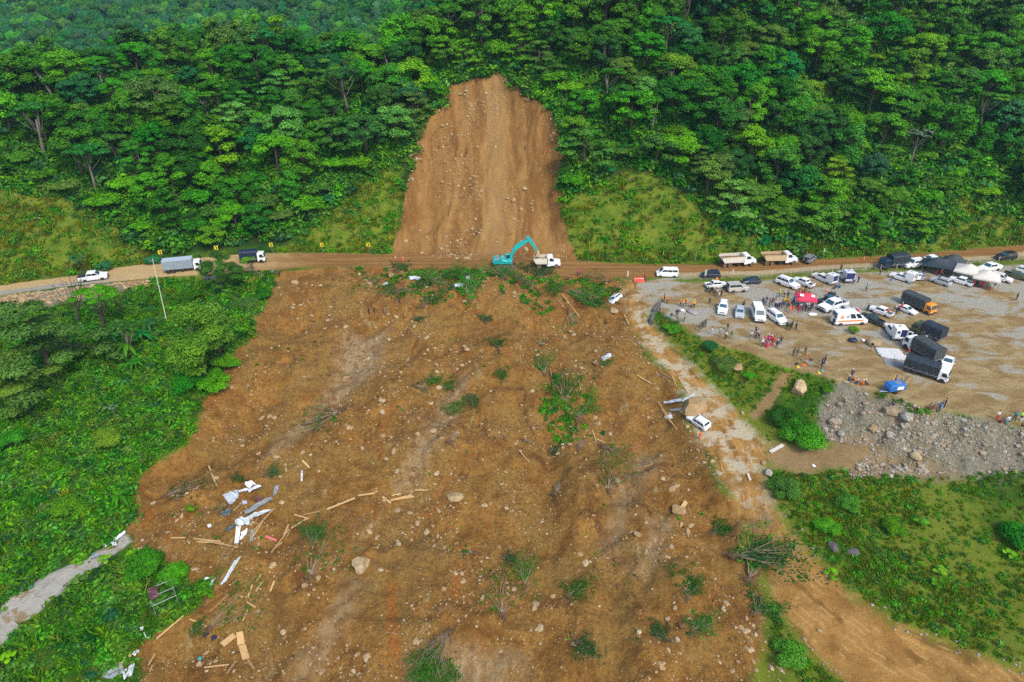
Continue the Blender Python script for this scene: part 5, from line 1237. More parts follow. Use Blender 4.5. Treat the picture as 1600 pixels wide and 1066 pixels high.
def cloth(n):
    C = dict(navy=(.018, .022, .075), black=(.016, .016, .018), white=(.74, .74, .73), red=(.60, .02, .04), maroon=(.26, .012, .045), orange=(.85, .16, .02), yellow=(.80, .52, .03), lime=(.42, .85, .10), green=(.025, .13, .045), camo=(.060, .075, .035), grey=(.22, .23, .26), blue=(.03, .12, .45), teal=(.05, .36, .34), brown=(.16, .09, .05), purple=(.10, .05, .22), pink=(.75, .10, .22), jeans=(.05, .085, .17), tan=(.62, .36, .08), khaki=(.30, .25, .15), lblue=(.36, .46, .62))
    if n not in CL: CL[n] = plain('cloth_'+n, C[n], 0.85, var=0.2, scale=9)
    return CL[n]
BOOT = plain('shoe_leather', (0.03, 0.025, 0.02), 0.8)
CWORD = dict(lblue='pale blue', jeans='denim', camo='camouflage green', navy='navy', tan='yellow brown')
def person(u, v, shirt, pants, head=('hair', 'black'), pose='stand', face=None, label=None, where='', group=None, lift=0.0):
    p = at(u, v); a = RNG.uniform(0, 6.28) if face is None else R(face)
    s = RNG.uniform(0.97, 1.07)
    o = empty('person', (p.x, p.y, p.z+lift), (0, 0, a)); o.scale = (s, s, s)
    b = link('body', POSES[pose], o)
    for i, m in enumerate((SKIN[int(RNG.integers(2))], cloth(shirt), cloth(pants), BOOT)):
        if len(POSES[pose].materials) <= i: POSES[pose].materials.append(m)
        b.material_slots[i].link = 'OBJECT'; b.material_slots[i].material = m
    k, c = head
    h = link(k if k != 'hair' else 'hair', HEADS[(k, pose == 'sit')], o); h.material_slots[0].link = 'OBJECT'; h.material_slots[0].material = cloth(c)
    pw = {'stand': 'standing', 'walk': 'walking', 'fold': 'with folded arms', 'point': 'pointing', 'armsup': 'with both arms raised', 'sit': 'sitting'}[pose]
    cs, cp = CWORD.get(shirt, shirt), CWORD.get(pants, pants)
    hw = f'{CWORD.get(c, c)} {k}' if k != 'hair' else ''
    cl = f'{cs} top and {cp} trousers' if shirt != pants else f'{cs} clothes'
    lb = label or f'person in {cl}{", "+hw+"," if hw else ""} {pw} {where}'
    for alt in (lb, f'person in {cl} {pw} {where}', f'person in {cs} top {pw} {where}', f'person in {cs} top {where}'):
        if label or len(alt.split()) <= 16: lb = alt; break
    tag(o, ' '.join(lb.split()), 'person', group)
    return o
W_ = ('helmet', 'white'); Y_ = ('helmet', 'yellow'); H_ = ('hair', 'black'); WC = ('cap', 'white'); BC = ('cap', 'black')
PEOPLE = [
 ('left of the red canopy', 'people gathered left of the red canopy', [
  (1191,477,'black','black',H_,'stand'),(1194,478,'grey','jeans',H_,'fold'),(1197,474,'purple','grey',H_,'stand'),(1202,479,'green','black',BC,'stand'),(1206,477,'red','navy',H_,'fold'),(1209,472,'lblue','jeans',WC,'stand'),(1211,470,'teal','black',H_,'walk'),
  (1210,484,'navy','navy',WC,'stand'),(1213,485,'navy','jeans',WC,'fold'),(1216,484,'black','navy',WC,'stand'),(1220,482,'purple','navy',H_,'stand'),(1223,478,'tan','black',Y_,'stand'),(1226,476,'yellow','navy',Y_,'fold'),(1229,477,'tan','khaki',H_,'stand'),(1229,483,'navy','black',H_,'stand'),(1232,481,'orange','navy',Y_,'walk'),(1230,467,'navy','black',H_,'stand'),(1233,489,'orange','orange',Y_,'stand'),(1238,489,'orange','orange',('hair','black'),'fold')]),
 ('behind the red canopy', 'people behind the red canopy', [
  (1217,464,'lime','grey',W_,'stand'),(1225,464,'white','grey',W_,'stand'),(1243,464,'maroon','black',H_,'stand'),(1247,463,'maroon','maroon',H_,'fold'),(1252,463,'red','navy',WC,'stand'),(1256,462,'camo','camo',BC,'stand'),(1241,470,'white','navy',H_,'stand'),(1239,475,'blue','navy',H_,'fold'),(1272,472,'black','black',H_,'stand')]),
 ('under the red canopy', 'people under the red canopy', [
  (1247,489,'red','red',('cap','red'),'stand'),(1250,485,'lblue','navy',H_,'fold'),(1253,488,'maroon','black',H_,'stand'),(1258,487,'black','jeans',W_,'stand'),(1262,487,'grey','black',W_,'fold'),(1265,486,'navy','black',H_,'stand'),(1244,483,'navy','black',H_,'stand'),(1268,484,'purple','navy',H_,'stand')]),
 ('in front of the white row of cars', 'soldiers in front of the parked row', [
  (1228,514,'camo','camo',BC,'stand'),(1231,516,'camo','camo',BC,'fold'),(1234,516,'camo','camo',BC,'stand'),(1237,512,'camo','black',H_,'stand'),(1243,516,'navy','navy',H_,'point')]),
 ('below the white minibus', 'people below the white minibus', [
  (1180,521,'maroon','black',('cap','red'),'stand'),(1173,530,'white','grey',H_,'walk'),(1180,530,'red','navy',H_,'stand'),(1185,530,'grey','black',H_,'fold'),(1183,527,'white','jeans',H_,'stand')]),
 ('in the red and white crowd at the yard edge', 'crowd in red and white at the yard edge', [
  (1190,542,'white','black',WC,'stand'),(1194,537,'pink','pink',H_,'stand'),(1197,540,'pink','red',WC,'sit'),(1199,535,'red','navy',WC,'stand'),(1201,538,'pink','maroon',H_,'stand'),(1203,541,'red','pink',WC,'sit'),(1205,536,'pink','navy',WC,'stand'),(1207,539,'red','red',H_,'stand'),(1198,543,'pink','red',WC,'sit'),(1203,534,'white','red',H_,'stand')]),
 ('beside the crowd in red at the yard edge', 'dark clothed pair beside the red crowd', [(1213,544,'navy','navy',WC,'stand'),(1219,538,'navy','black',H_,'point')]),
 ('on open mud at the yard edge', 'soldiers on the open mud', [(1239,557,'camo','camo',BC,'stand'),(1245,556,'camo','camo',BC,'fold'),(1257,554,'camo','camo',BC,'walk')]),
 ('above the big boulder', 'rescue workers above the big boulder', [
  (1258,566,'orange','grey',Y_,'stand'),(1265,572,'navy','lblue',('helmet','orange'),'stand'),(1284,571,'navy','black',H_,'stand'),(1288,568,'black','navy',H_,'fold'),(1283,577,'navy','jeans',H_,'walk')]),
 ('at the top of the rubble slope', 'workers sitting at the top of the rubble slope', [
  (1330,590,'navy','navy',W_,'stand'),(1333,595,'orange','navy',W_,'sit'),(1327,596,'navy','navy',W_,'sit'),(1338,600,'navy','grey',W_,'sit'),(1348,602,'orange','orange',W_,'sit'),(1353,601,'black','navy',W_,'sit'),(1393,636,'navy','grey',H_,'sit')]),
 ('near the blue trailer', 'people near the blue trailer', [(1393,602,'yellow','navy',Y_,'stand'),(1397,601,'purple','navy',H_,'stand'),(1405,606,'purple','navy',('cap','navy'),'stand')]),
 ('on bare ground below the blue trailer', 'people on bare ground below the blue trailer', [(1450,638,'brown','brown',H_,'sit'),(1455,640,'maroon','maroon',H_,'sit'),(1466,643,'blue','jeans',H_,'walk'),(1470,640,'navy','lblue',H_,'stand'),(1475,637,'navy','navy',H_,'stand')]),
 ('at the far edge of the yard', 'onlookers at the edge of the yard', [
  (1557,656,'white','red',H_,'stand'),(1562,661,'maroon','maroon',H_,'sit'),(1572,664,'white','teal',H_,'stand'),(1576,658,'green','navy',H_,'sit'),(1584,657,'teal','black',H_,'stand'),(1591,666,'white','yellow',H_,'stand'),(1594,657,'lime','black',H_,'stand'),(1598,652,'white','black',H_,'stand'),(1598,666,'brown','black',H_,'sit')]),
 ('by the checkpoint stall', 'workers by the checkpoint stall', [
  (1034,473,'yellow','navy',Y_,'stand'),(1037,472,'maroon','navy',H_,'stand'),(1042,475,'orange','black',Y_,'stand'),(1030,490,'black','navy',H_,'stand'),(1048,500,'navy','teal',H_,'walk'),(1057,496,'navy','black',H_,'stand'),(1063,479,'orange','black',Y_,'stand'),(1067,480,'yellow','navy',Y_,'fold'),(1071,479,'orange','grey',Y_,'stand'),(1080,481,'orange','navy',Y_,'stand'),(1084,481,'yellow','black',Y_,'stand'),(1069,503,'grey','black',H_,'stand')]),
 ('at the left tip of the yard', 'soldiers and men at the left tip of the yard', [(1092,517,'camo','camo',BC,'stand'),(1096,514,'camo','camo',BC,'fold'),(1099,512,'camo','camo',BC,'stand'),(1102,511,'camo','camo',BC,'stand'),(1111,523,'white','lblue',H_,'walk'),(1124,527,'grey','grey',WC,'stand'),(1133,530,'white','black',H_,'stand'),(1136,517,'black','grey',H_,'stand'),(1142,530,'green','teal',H_,'stand')]),
 ('between the jeep and the row of white cars', 'people between the jeep and the row of cars', [(1108,476,'green','black',H_,'stand'),(1116,463,'black','black',WC,'stand'),(1119,462,'white','navy',H_,'stand'),(1123,467,'white','grey',H_,'stand'),(1126,465,'black','black',H_,'point'),(1159,484,'black','black',H_,'stand'),(1161,482,'navy','black',H_,'stand')]),
 ('near the fence at the top of the yard', 'people near the fence', [(1364,421,'grey','black',H_,'stand'),(1367,421,'black','jeans',H_,'stand'),(1374,430,'brown','black',H_,'stand'),(1313,424,'black','black',H_,'stand')]),
 ('on open gravel in the middle of the yard', 'people crossing the open gravel', [(1352,456,'green','black',H_,'walk'),(1390,445,'blue','lblue',H_,'stand'),(1443,446,'brown','khaki',H_,'walk'),(1587,470,'black','black',H_,'walk'),(1361,548,'navy','tan',WC,'stand'),(1418,556,'red','grey',H_,'stand'),(1403,488,'red','navy',WC,'stand'),(1407,486,'red','black',WC,'stand'),(1400,490,'navy','navy',H_,'stand'),(1355,487,'navy','black',H_,'stand'),(1301,508,'navy','navy',H_,'stand'),(1336,507,'navy','navy',H_,'stand')]),
 ('by the white box trucks', 'people by the white box trucks', [(1333,444,'lblue','navy',WC,'stand'),(1340,442,'navy','navy',H_,'stand'),(1318,444,'black','black',H_,'stand')]),
 ('under the white canopies', 'people under the white canopies', [(1520,448,'red','red',H_,'stand'),(1525,449,'black','black',H_,'stand'),(1530,450,'red','navy',H_,'stand'),(1535,451,'red','red',H_,'fold'),(1541,453,'green','green',H_,'stand'),(1546,454,'white','red',H_,'stand'),(1552,453,'teal','white',H_,'stand')]),
 ('under the dark tarpaulin', 'people under the dark tarpaulin', [(1458,428,'red','black',H_,'sit'),(1463,430,'maroon','black',H_,'sit'),(1469,432,'red','navy',H_,'stand'),(1473,433,'black','black',H_,'sit')]),
 ('on the landslide below the fallen trees', 'people walking on the landslide', [(577,491,'navy','black',H_,'stand'),(586,490,'navy','navy',Y_,'stand'),(601.5,491,'grey','grey',H_,'stand'),(625,474,'maroon','navy',H_,'armsup')]),
 ('at the road end left of the landslide', 'people at the left road end', [(406,432,'black','grey',H_,'stand'),(427,432,'grey','black',H_,'stand'),(437,433,'navy','black',H_,'stand')]),
 ('by the grey box truck', 'people by the grey box truck', [(313,404,'green','black',H_,'walk'),(316,417,'teal','black',H_,'stand')]),
 ('on the muddy road right of the short dump truck', 'road workers in red', [(902,432,'pink','navy',('helmet','red'),'stand'),(906,430,'pink','pink',H_,'stand')]),
]
for wh, gr, lst in PEOPLE:
    for (u_, v_, s_, p_, h_, po) in lst: person(u_, v_, s_, p_, h_, po, where=wh, group=gr)
person(1093.5, 687, 'orange', 'orange', ('hair', 'black'), 'walk', 90, 'person in orange overalls walking beside the stranded white off-roader')
person(1006.5, 440, 'maroon', 'black', H_, 'stand', None, 'person in maroon top standing at the orange road barrier')

# ------------------------------------------------------------------ shelters
CREAM = plain('cream_canvas', (0.62, 0.58, 0.50), 0.85, var=0.12, scale=1.5, bump=0.4); REDC = plain('red_canvas', (0.72, 0.035, 0.085), 0.7, var=0.12, scale=1.5, bump=0.4)
def canopy(u, v, sx, sy, rz, mat, label, zl=2.3, zt=3.3, marks=False, ridge=0.0, sag=0.12):
    p = at(u, v); root = empty('canopy', (p.x, p.y, p.z), (0, 0, R(rz)), label, 'canopy')
    n = 9; V = []; F = []
    for j in range(n):
        for i in range(n):
            a = -1+2*i/(n-1); b = -1+2*j/(n-1)
            ax_ = max(0, abs(a)-ridge)/(1-ridge); k = max(ax_, abs(b))
            z = zt-(zt-zl)*k-sag*math.sin(math.pi*k)*(0.7+0.3*math.cos(6*math.atan2(b, a)))
            V.append((a*sx/2, b*sy/2, z+random.uniform(-.02, .02)))
    o = len(V); V += [(x, y, z-0.04) for x, y, z in V]
    for j in range(n-1):
        for i in range(n-1):
            q = (j*n+i, j*n+i+1, (j+1)*n+i+1, (j+1)*n+i); F.append(q); F.append(tuple(o+t for t in q[::-1]))
    ringi = [i for i in range(n)]+[j*n+n-1 for j in range(1, n)]+[(n-1)*n+i for i in range(n-2, -1, -1)]+[j*n for j in range(n-2, 0, -1)]
    m = len(ringi)
    for i in range(m): F.append((ringi[i], o+ringi[i], o+ringi[(i+1) % m], ringi[(i+1) % m]))
    b = MB(); b.add(V, F); roof = b.part('roof', mat, root, smooth=True)
    for a in (-1, 1):
        for c in (-1, 1): MB().cyl((a*(sx/2-.08), c*(sy/2-.08), 0), (a*(sx/2-.08), c*(sy/2-.08), zl-.03), 0.035, n=6).part('leg', CHROME, root)
    v_ = MB()
    for c in (-1, 1):
        v_.box((0, c*(sy/2+.01), zl-0.16), (sx, 0.02, 0.28)); v_.box((c*(sx/2+.01), 0, zl-0.16), (0.02, sy, 0.28))
    if marks is not None: v_.part('valance', mat, root)
    if marks:
        for a, rr in ((-0.5, R(90)), (0.5, R(90))):
            MB().slab([(a*sx*0.55-.35, -sy*0.30, zl+0.52), (a*sx*0.55+.35, -sy*0.30, zl+0.52), (a*sx*0.55+.35, -sy*0.16, zl+0.80), (a*sx*0.55-.35, -sy*0.16, zl+0.80)], 0.02).part('white_emblem', WHITEM, roof)
    return root
canopy(1256, 480, 3.8, 3.4, -12, REDC, 'red pop-up canopy with white marks crowded by people', marks=True)
canopy(1508, 437, 5.0, 5.0, -38, CREAM, 'cream canopy next to the dark tarpaulin, larger of two', zl=2.4, zt=3.8)
canopy(1536, 446, 5.0, 5.0, -30, CREAM, 'cream canopy over red clothed people, nearer of two', zl=2.3, zt=3.7)
canopy(1466, 425, 7.6, 5.2, -24, TARPD, 'sagging dark tarpaulin shelter behind the silver estate car', zl=1.9, zt=3.2, marks=None, ridge=0.45, sag=0.4)
canopy(1487, 419, 4.6, 5.0, -40, TARPG, 'charcoal tarpaulin lean-to behind the cream canopies', zl=1.7, zt=3.3, marks=None, ridge=0.3, sag=0.3)

# ------------------------------------------------------------------ motorcycles, trailer, barriers, signs, posts
def motorcycle(u, v, rz, pm, label):
    p = at(u, v); root = empty('motorcycle', (p.x, p.y, p.z), (R(8), 0, R(rz)), label, 'motorcycle', 'motorcycles standing around')
    for x in (-0.66, 0.66):
        t, q = wheel_meshes(0.30, 0.11, False); o = link('wheel', t, root, (x, 0, 0.30)); link('rim', q, o)
    MB().prism([(-0.35, 0.45), (0.30, 0.40), (0.35, 0.70), (0.20, 0.92), (-0.10, 0.95), (-0.30, 0.80)], -0.14, 0.14, 0, 0.05).part('engine_and_tank', pm, root)
    MB().prism([(-0.85, 0.82), (-0.05, 0.80), (-0.05, 0.92), (-0.80, 0.95)], -0.13, 0.13, 0, 0.04).part('seat', BLK, root)
    MB().cyl((0.66, 0, 0.32), (0.36, 0, 1.05), 0.04, n=6).part('fork', CHROME, root)
    MB().cyl((0.36, -0.36, 1.06), (0.36, 0.36, 1.06), 0.025, n=6).box((0.40, 0, 0.95), (0.14, 0.18, 0.16), ch=0.03).part('handlebar', BLK, root)
for a in ((1105,455,60,BLACK,'black motorcycle nearest the white pickup tail'),(1111,456,50,NAVY,'navy motorcycle between two black ones by the white pickup'),(1117,456,65,BLACK,'black motorcycle closest to the beige jeep'),
          (1307,451,20,BLUEP,'blue motorcycle alone on gravel below the box trucks'),(1295,462,30,OLIVE,'olive motorcycle on brown mud behind the steel blue pickup'),(1300,463,20,BLACK,'black motorcycle beside the olive one'),
          (1260,463,40,BLACK,'black motorcycle behind the red canopy'),(1277,405,10,BLACK,'black motorcycle on the road verge by the grey vehicle'),(334,402,10,BLACK,'black motorcycle under a yellow chevron sign left of another'),(341,402,12,GREY,'grey motorcycle under a yellow chevron sign')):
    motorcycle(*a)
def trailer():
    p = at(1396, 612); root = empty('generator_trailer', (p.x, p.y, p.z), (0, 0, R(12)), 'blue generator trailer with white panel on the tan ground', 'trailer')
    MB().prism([(-1.5, 0.55), (1.5, 0.55), (1.6, 1.1), (1.3, 1.75), (-1.3, 1.75), (-1.6, 1.2)], -0.8, 0.8, 0, 0.12).part('canopy_body', BLUEP, root)
    MB().box((0.35, -0.81, 1.15), (1.2, 0.05, 0.55)).part('side_panel', WHITE, root); MB().box((0.35, 0, 1.77), (1.1, 0.8, 0.04)).part('roof_panel', CHROME, root)
    for s in (-1, 1): wheel(root, -0.2, s*0.78, 0.32, 0.2); 
    MB().cyl((-1.5, -0.4, 0.5), (-2.7, 0, 0.45), 0.05, n=6).cyl((-1.5, 0.4, 0.5), (-2.7, 0, 0.45), 0.05, n=6).part('drawbar', BLUEP, root)
trailer()
REDO = plain('orange_plastic', (0.82, 0.07, 0.03), 0.5, var=0.08)
def barrier(u, v, rz, label):
    p = at(u, v); root = empty('road_barrier', (p.x, p.y, p.z), (0, 0, R(rz)), label, 'barrier', 'orange road barriers')
    MB().prism([(-0.3, 0), (0.3, 0), (0.22, 0.35), (0.09, 0.45), (0.07, 0.95), (-0.07, 0.95), (-0.09, 0.45), (-0.22, 0.35)], -0.55, 0.55, 0, 0.03).part('barrier_body', REDO, root)
    MB().box((0.0, 0, 0.72), (0.165, 0.9, 0.12)).part('reflective_band', WHITE, root)
for i, (u_, lb) in enumerate(((994.5, 'orange barrier nearest the landslide at the track entrance'), (998.5, 'orange barrier in the middle of three at the track entrance'), (1002.5, 'orange barrier next to the person in maroon'))): barrier(u_, 440.0, 90, lb)
def cone(u, v, label):
    p = at(u, v); root = empty('traffic_cone', (p.x, p.y, p.z), (0, 0, random.random()), label, 'traffic cone', 'orange traffic cones')
    b = MB(); b.box((0, 0, 0.03), (0.46, 0.46, 0.06), ch=0.02); b.cyl((0, 0, 0.06), (0, 0, 1.05), 0.19, 0.04, 12); b.part('cone_body', REDO, root)
    MB().cyl((0, 0, 0.50), (0, 0, 0.68), 0.135, 0.108, 12).part('white_band', WHITE, root)
cone(618, 405.5, 'orange traffic cone on the road, left of a pair'); cone(630, 405.8, 'orange traffic cone on the road, right of a pair')
cone(1291, 456, 'orange cone on gravel below the equipment box truck'); cone(1349, 407, 'orange cone on the far verge of the road')
def chevron(u, v, label, rz=0):
    p = at(u, v); root = empty('chevron_sign', (p.x, p.y, p.z), (0, 0, R(rz)), label, 'road sign', 'yellow chevron road signs')
    MB().cyl((0, 0, -0.3), (0, 0, 2.3), 0.05, n=8).part('post', STEEL, root)
    b = MB().box((0, -0.07, 2.35), (0.85, 0.06, 1.05), ch=0.02).part('sign_plate', YELP, root)
    m = MB()
    for z0, z1 in ((2.35, 2.80), (2.35, 1.90)):
        m.slab([(-0.24, -0.102, z1), (0.0, -0.102, z1), (0.30, -0.102, z0), (0.06, -0.102, z0)] if z1 < z0 else [(0.06, -0.102, z0), (0.30, -0.102, z0), (0.0, -0.102, z1), (-0.24, -0.102, z1)], 0.012)
    m.part('chevron_mark', BLK, b)
for u_, v_, lb, rz in ((254,409,'yellow chevron sign beside the grey box truck',25),(341,402,'yellow chevron sign above the parked motorcycles',12),(426,397,'yellow chevron sign right of the blue canvas truck',5),(505,397,'yellow chevron sign in the middle of the grass bank',3),(577,397,'yellow chevron sign nearest the landslide scar',3)):
    chevron(u_, v_, lb, rz)
def post(u, v, h, label, board=0.0, mat=None, group='slim white posts'):
    p = at(u, v); root = empty('marker_post', (p.x, p.y, p.z), (0, 0, random.uniform(-.3, .3)), label, 'post', group)
    MB().cyl((0, 0, -0.3), (0, 0, h), 0.06, n=8).part('pole', mat or CHROME, root)
    if board: MB().box((0, -0.07, h-board*0.7), (board*0.34, 0.05, board*1.1), ch=0.01).part('board', BEIGE, root)
post(1086, 409, 2.6, 'thin white post on the grass verge above the minibus'); post(1285, 404, 2.6, 'thin white post on the verge beside the grey vehicle', 0.8)
post(980, 437, 2.2, 'white marker board at the track entrance', 1.1); post(1101, 437, 2.6, 'white sign board on a post behind the white pickup', 1.3); post(1143, 437, 2.6, 'white sign board on a post by the navy hatchback', 1.0); post(1060, 435, 1.4, 'short post with white board behind the minibus', 0.4)
p = at(1116.5, 449); o = empty('feather_banner', (p.x, p.y, p.z), (0, 0, 0.2), 'orange feather banner standing before the white pickup', 'banner')
MB().cyl((0, 0, 0), (0, 0, 2.4), 0.025, n=6).part('pole', CHROME, o); MB().prism([(0, 0.5), (0.5, 0.6), (0.55, 1.9), (0.3, 2.35), (0, 2.4)], -0.015, 0.015).part('cloth', cloth('orange'), o)
# wire fence along the top of the yard
def fence():
    pts = [(1205,432),(1235,430),(1268,427),(1300,423.5),(1330,421.5),(1352,420.5),(1375,422.5),(1400,421),(1418,420),(1440,418),(1465,416),(1490,414),(1511,412.5),(1530,411.5),(1560,408.5),(1577,407),(1590,405.5)]
    P = [at(*q) for q in pts]; root = empty('wire_fence', P[0], (0, 0, 0), 'low wire fence of pale posts between road and gravel yard', 'fence')
    for q in P: MB().cyl((q.x-P[0].x, q.y-P[0].y, q.z-P[0].z-.2), (q.x-P[0].x, q.y-P[0].y, q.z-P[0].z+1.35), 0.055, n=6).part('fence_post', CREAM, root)
    b = MB()
    for h in (0.45, 0.85, 1.2):
        for a, c in zip(P[:-1], P[1:]): b.cyl((a.x-P[0].x, a.y-P[0].y, a.z-P[0].z+h), (c.x-P[0].x, c.y-P[0].y, c.z-P[0].z+h), 0.014, n=4)
    b.part('wire', STEEL, root)
fence()
def utility_pole(u, v, h, label, lean=0.03):
    p = at(u, v); root = empty('utility_pole', (p.x, p.y, p.z), (0, lean, 0), label, 'utility pole')
    MB().cyl((0, 0, -0.5), (0, 0, h), 0.10, 0.06, 10).part('pole', CREAM, root); MB().box((0, 0, h-0.5), (1.3, 0.09, 0.10)).part('crossarm', STEEL, root)
utility_pole(261, 504, 14.0, 'tall slim pale utility pole among the greenery below the road', 0.05)

# ------------------------------------------------------------------ stones and boulders
def stone_mat(name, a, b_):
    m, nt, b = new_mat(name); P = ND(nt, 'ShaderNodeTexCoord').outputs['Object']; oi = ND(nt, 'ShaderNodeObjectInfo').outputs['Random']
    rn = ATT(nt, 'rnd').outputs['Fac']
    n = NOI(nt, P, 2.2, 6, 0.7); c = MIX(nt, RNGE(nt, n, 0.35, 0.65), a, b_)
    q = MA(nt, 'FRACT', MA(nt, 'ADD', rn, oi))
    c = MIX(nt, MA(nt, 'MULTIPLY', q, 0.65), c, (0.27, 0.150, 0.055))
    nt.links.new(c, b.inputs['Base Color']); b.inputs['Roughness'].default_value = 0.95; b.inputs['Specular IOR Level'].default_value = 0.15
    bp = ND(nt, 'ShaderNodeBump', {'Strength': 0.6, 'Distance': 0.2, 'Height': n}); nt.links.new(bp.outputs[0], b.inputs['Normal'])
    return m
STONE = stone_mat('tan_stone', (0.30, 0.21, 0.10), (0.50, 0.40, 0.25)); STONEG = stone_mat('grey_stone', (0.20, 0.19, 0.15), (0.42, 0.40, 0.34)); STONED = plain('dark_stone', (0.12, 0.10, 0.10), 0.9, var=0.3, bump=0.5)
def rock_var(seed, sub=2, rough=0.16):
    r = np.random.default_rng(seed); V, F = ico(sub)
    V = V.copy(); ax = r.uniform(0.65, 1.25, 3)*np.array([1, 1, 0.72])
    for _ in range(7):   # flat broken faces
        n = nrm(r.normal(size=3)); d = r.uniform(0.55, 0.9); k = V@n
        V = V-np.maximum(k-d, 0)[:, None]*n
    V = V*(1+rough*r.uniform(-1, 1, (len(V), 1)))*ax
    return V, F
RV = [rock_var(s) for s in range(7)]; RVL = [rock_var(40+s, 1) for s in range(6)]
def rock_mesh(i, mat):
    V, F = RV[i]; return npmesh('rock', V, F.ravel(), np.full(len(F), 3), [mat])
RM = [rock_mesh(i, STONE) for i in range(7)]; RMG = [rock_mesh(i, STONEG) for i in range(7)]; RMD = [rock_mesh(i, STONED) for i in range(7)]
def boulder(u, v, wpx, label, meshes=None, i=0, flat_=1.0, sink=0.25, name='boulder'):
    p = at(u, v); dep = topx(p.x, p.y, p.z)[2]; r = wpx/2*dep/FPX
    o = link(name, (meshes or RM)[i]); o.location = (p.x, p.y, p.z+r*(0.55-sink)*flat_); o.scale = (r, r*0.9, r*flat_); o.rotation_euler = (0, 0, RNG.uniform(0, 6.28))
    return tag(o, label, 'boulder')
boulder(564, 886, 32, 'round tan boulder with white patches on the middle of the landslide', i=1)
boulder(1246, 612, 30, 'large flat faced tan boulder above the round green shrub', RM, 2, 1.3)
boulder(1060, 800, 34, 'broad low tan slab of rock near the dirt track', i=3, flat_=0.5)
boulder(1083, 640, 44, 'long soil covered boulder behind the stranded white off-roader', RM, 4, 0.7)
boulder(1301, 857, 24, 'dark grey boulder in the weeds right of the dirt track, larger of two', RMD, 0); boulder(1333, 864, 17, 'dark grey boulder in the weeds right of the dirt track, smaller of two', RMD, 1)
boulder(1199, 742, 19, 'grey boulder at the edge of the bench by the track', RMG, 2); boulder(1152, 576, 17, 'pale boulder on the grassy bank below the yard', RM, 5)
boulder(1160, 646, 9, 'small pale rock at the grassy edge of the track', RM, 6); boulder(711, 779, 22, 'pale pointed boulder among splinters on the landslide', i=5); boulder(1193, 725, 12, 'pale stone beside the grey boulder at the track', RM, 3)
boulder(597, 628, 13, 'tan rock beside the fallen leafy branch', i=0); boulder(545, 670, 14, 'tan rock below the fallen leafy branch', i=6); boulder(440, 787, 11, 'tan rock right of the crumpled roof sheets', i=2)
boulder(1392, 645, 20, 'pale rock at the top of the rubble slope', RMG, 4); boulder(1417, 653, 22, 'big pale grey block in the rubble below the yard', RMG, 5); boulder(1363, 670, 16, 'ochre rock in the grey rubble', RM, 1)
boulder(1305, 660, 18, 'grey stone at the left edge of the rubble', RMG, 1); boulder(1314, 680, 16, 'pale stone low at the left edge of the rubble', RMG, 3); boulder(1430, 715, 17, 'tan block at the foot of the rubble', RM, 4)
boulder(612, 433, 12, 'pale rock below the road among broken branches', i=2); boulder(461, 443, 10, 'pale rock near the left top of the landslide', i=4); boulder(960, 487, 22, 'flat tan rock below the half buried white car', i=3, flat_=0.5)
boulder(1280, 987, 10, 'white stone at the verge of the dirt track', RM, 0); boulder(820, 296, 9, 'pale rock stuck in the landslide scar', i=5); boulder(1570, 660, 10, 'grey stone near the onlookers', RMG, 6)
# stones strewn over soil: the largest are things, the gravel is one mass
def strew(polys, n, sizes, dens=None, margin=0.3):
    P = []
    allp = np.vstack([np.array(p) for p in polys]); x0, y0 = np.maximum(allp.min(0), (-120, 36)); x1, y1 = np.minimum(allp.max(0), (150, 215))
    X = RNG.uniform(x0, x1, n*3); Y = RNG.uniform(y0, y1, n*3); d = np.full(X.shape, -1e9)
    for p in polys: d = np.maximum(d, sdist(X, Y, p))
    o = d > margin; Z = hz(X, Y); u_, v_, dd = topx(X, Y, Z); o &= (u_ > -20) & (u_ < 1620) & (v_ < 1100)
    if dens is not None: o &= RNG.random(len(X)) < dens(X, Y)
    X, Y, Z, dd = X[o][:n], Y[o][:n], Z[o][:n], dd[o][:n]
    s = sizes[0]*(1-RNG.random(len(X)))**(-1/2.3); s = np.minimum(s, sizes[1])
    return X, Y, Z, s, dd
def clus(x, y): return np.clip(0.45+1.6*fbm(x/6, y/6, 91, 3), 0.05, 1)
SX, SY, SZ, SS, SD = strew([SLIDE], 9000, (0.070, 0.55), clus)
px_ = SS/SD; o_ = np.argsort(-px_); big, small = o_[:240], o_[240:]
for i in big:
    ob = link('rock', RM[int(RNG.integers(7))]); s = SS[i]; ob.location = (SX[i], SY[i], SZ[i]+s*0.12); ob.scale = (s, s*RNG.uniform(.7, 1), s*RNG.uniform(.6, 1)); ob.rotation_euler = (RNG.normal(0, .3), RNG.normal(0, .3), RNG.uniform(0, 6.28))
    lo = 'near the bottom of the landslide' if SY[i] < 72 else ('on the middle of the landslide' if SY[i] < 105 else 'on the top of the landslide')
    tag(ob, f'tan broken rock lying loose {lo}', 'rock', f'loose rocks {lo}')
def stones(name, label, X, Y, Z, s, mat, sink=0.15):
    vs = [(V, F.ravel(), np.full(len(F), 3), np.full(len(V), .5), np.zeros(len(F), int)) for V, F in RVL]
    a, rn = merge(vs, np.column_stack([X, Y, Z+s*sink]), RNG.uniform(0, 6.28, len(X)), s, RNG.integers(0, len(vs), len(X)))
    tag(link(name, soup_mesh(name, a, [mat], rn)), label, 'stones', kind='stuff')
stones('gravel', 'small tan stones strewn over the landslide soil', SX[small], SY[small], SZ[small], SS[small], STONE)
CLOD = plain('soil_clod', (0.22, 0.110, 0.030), 0.97, var=0.4, scale=1.2)
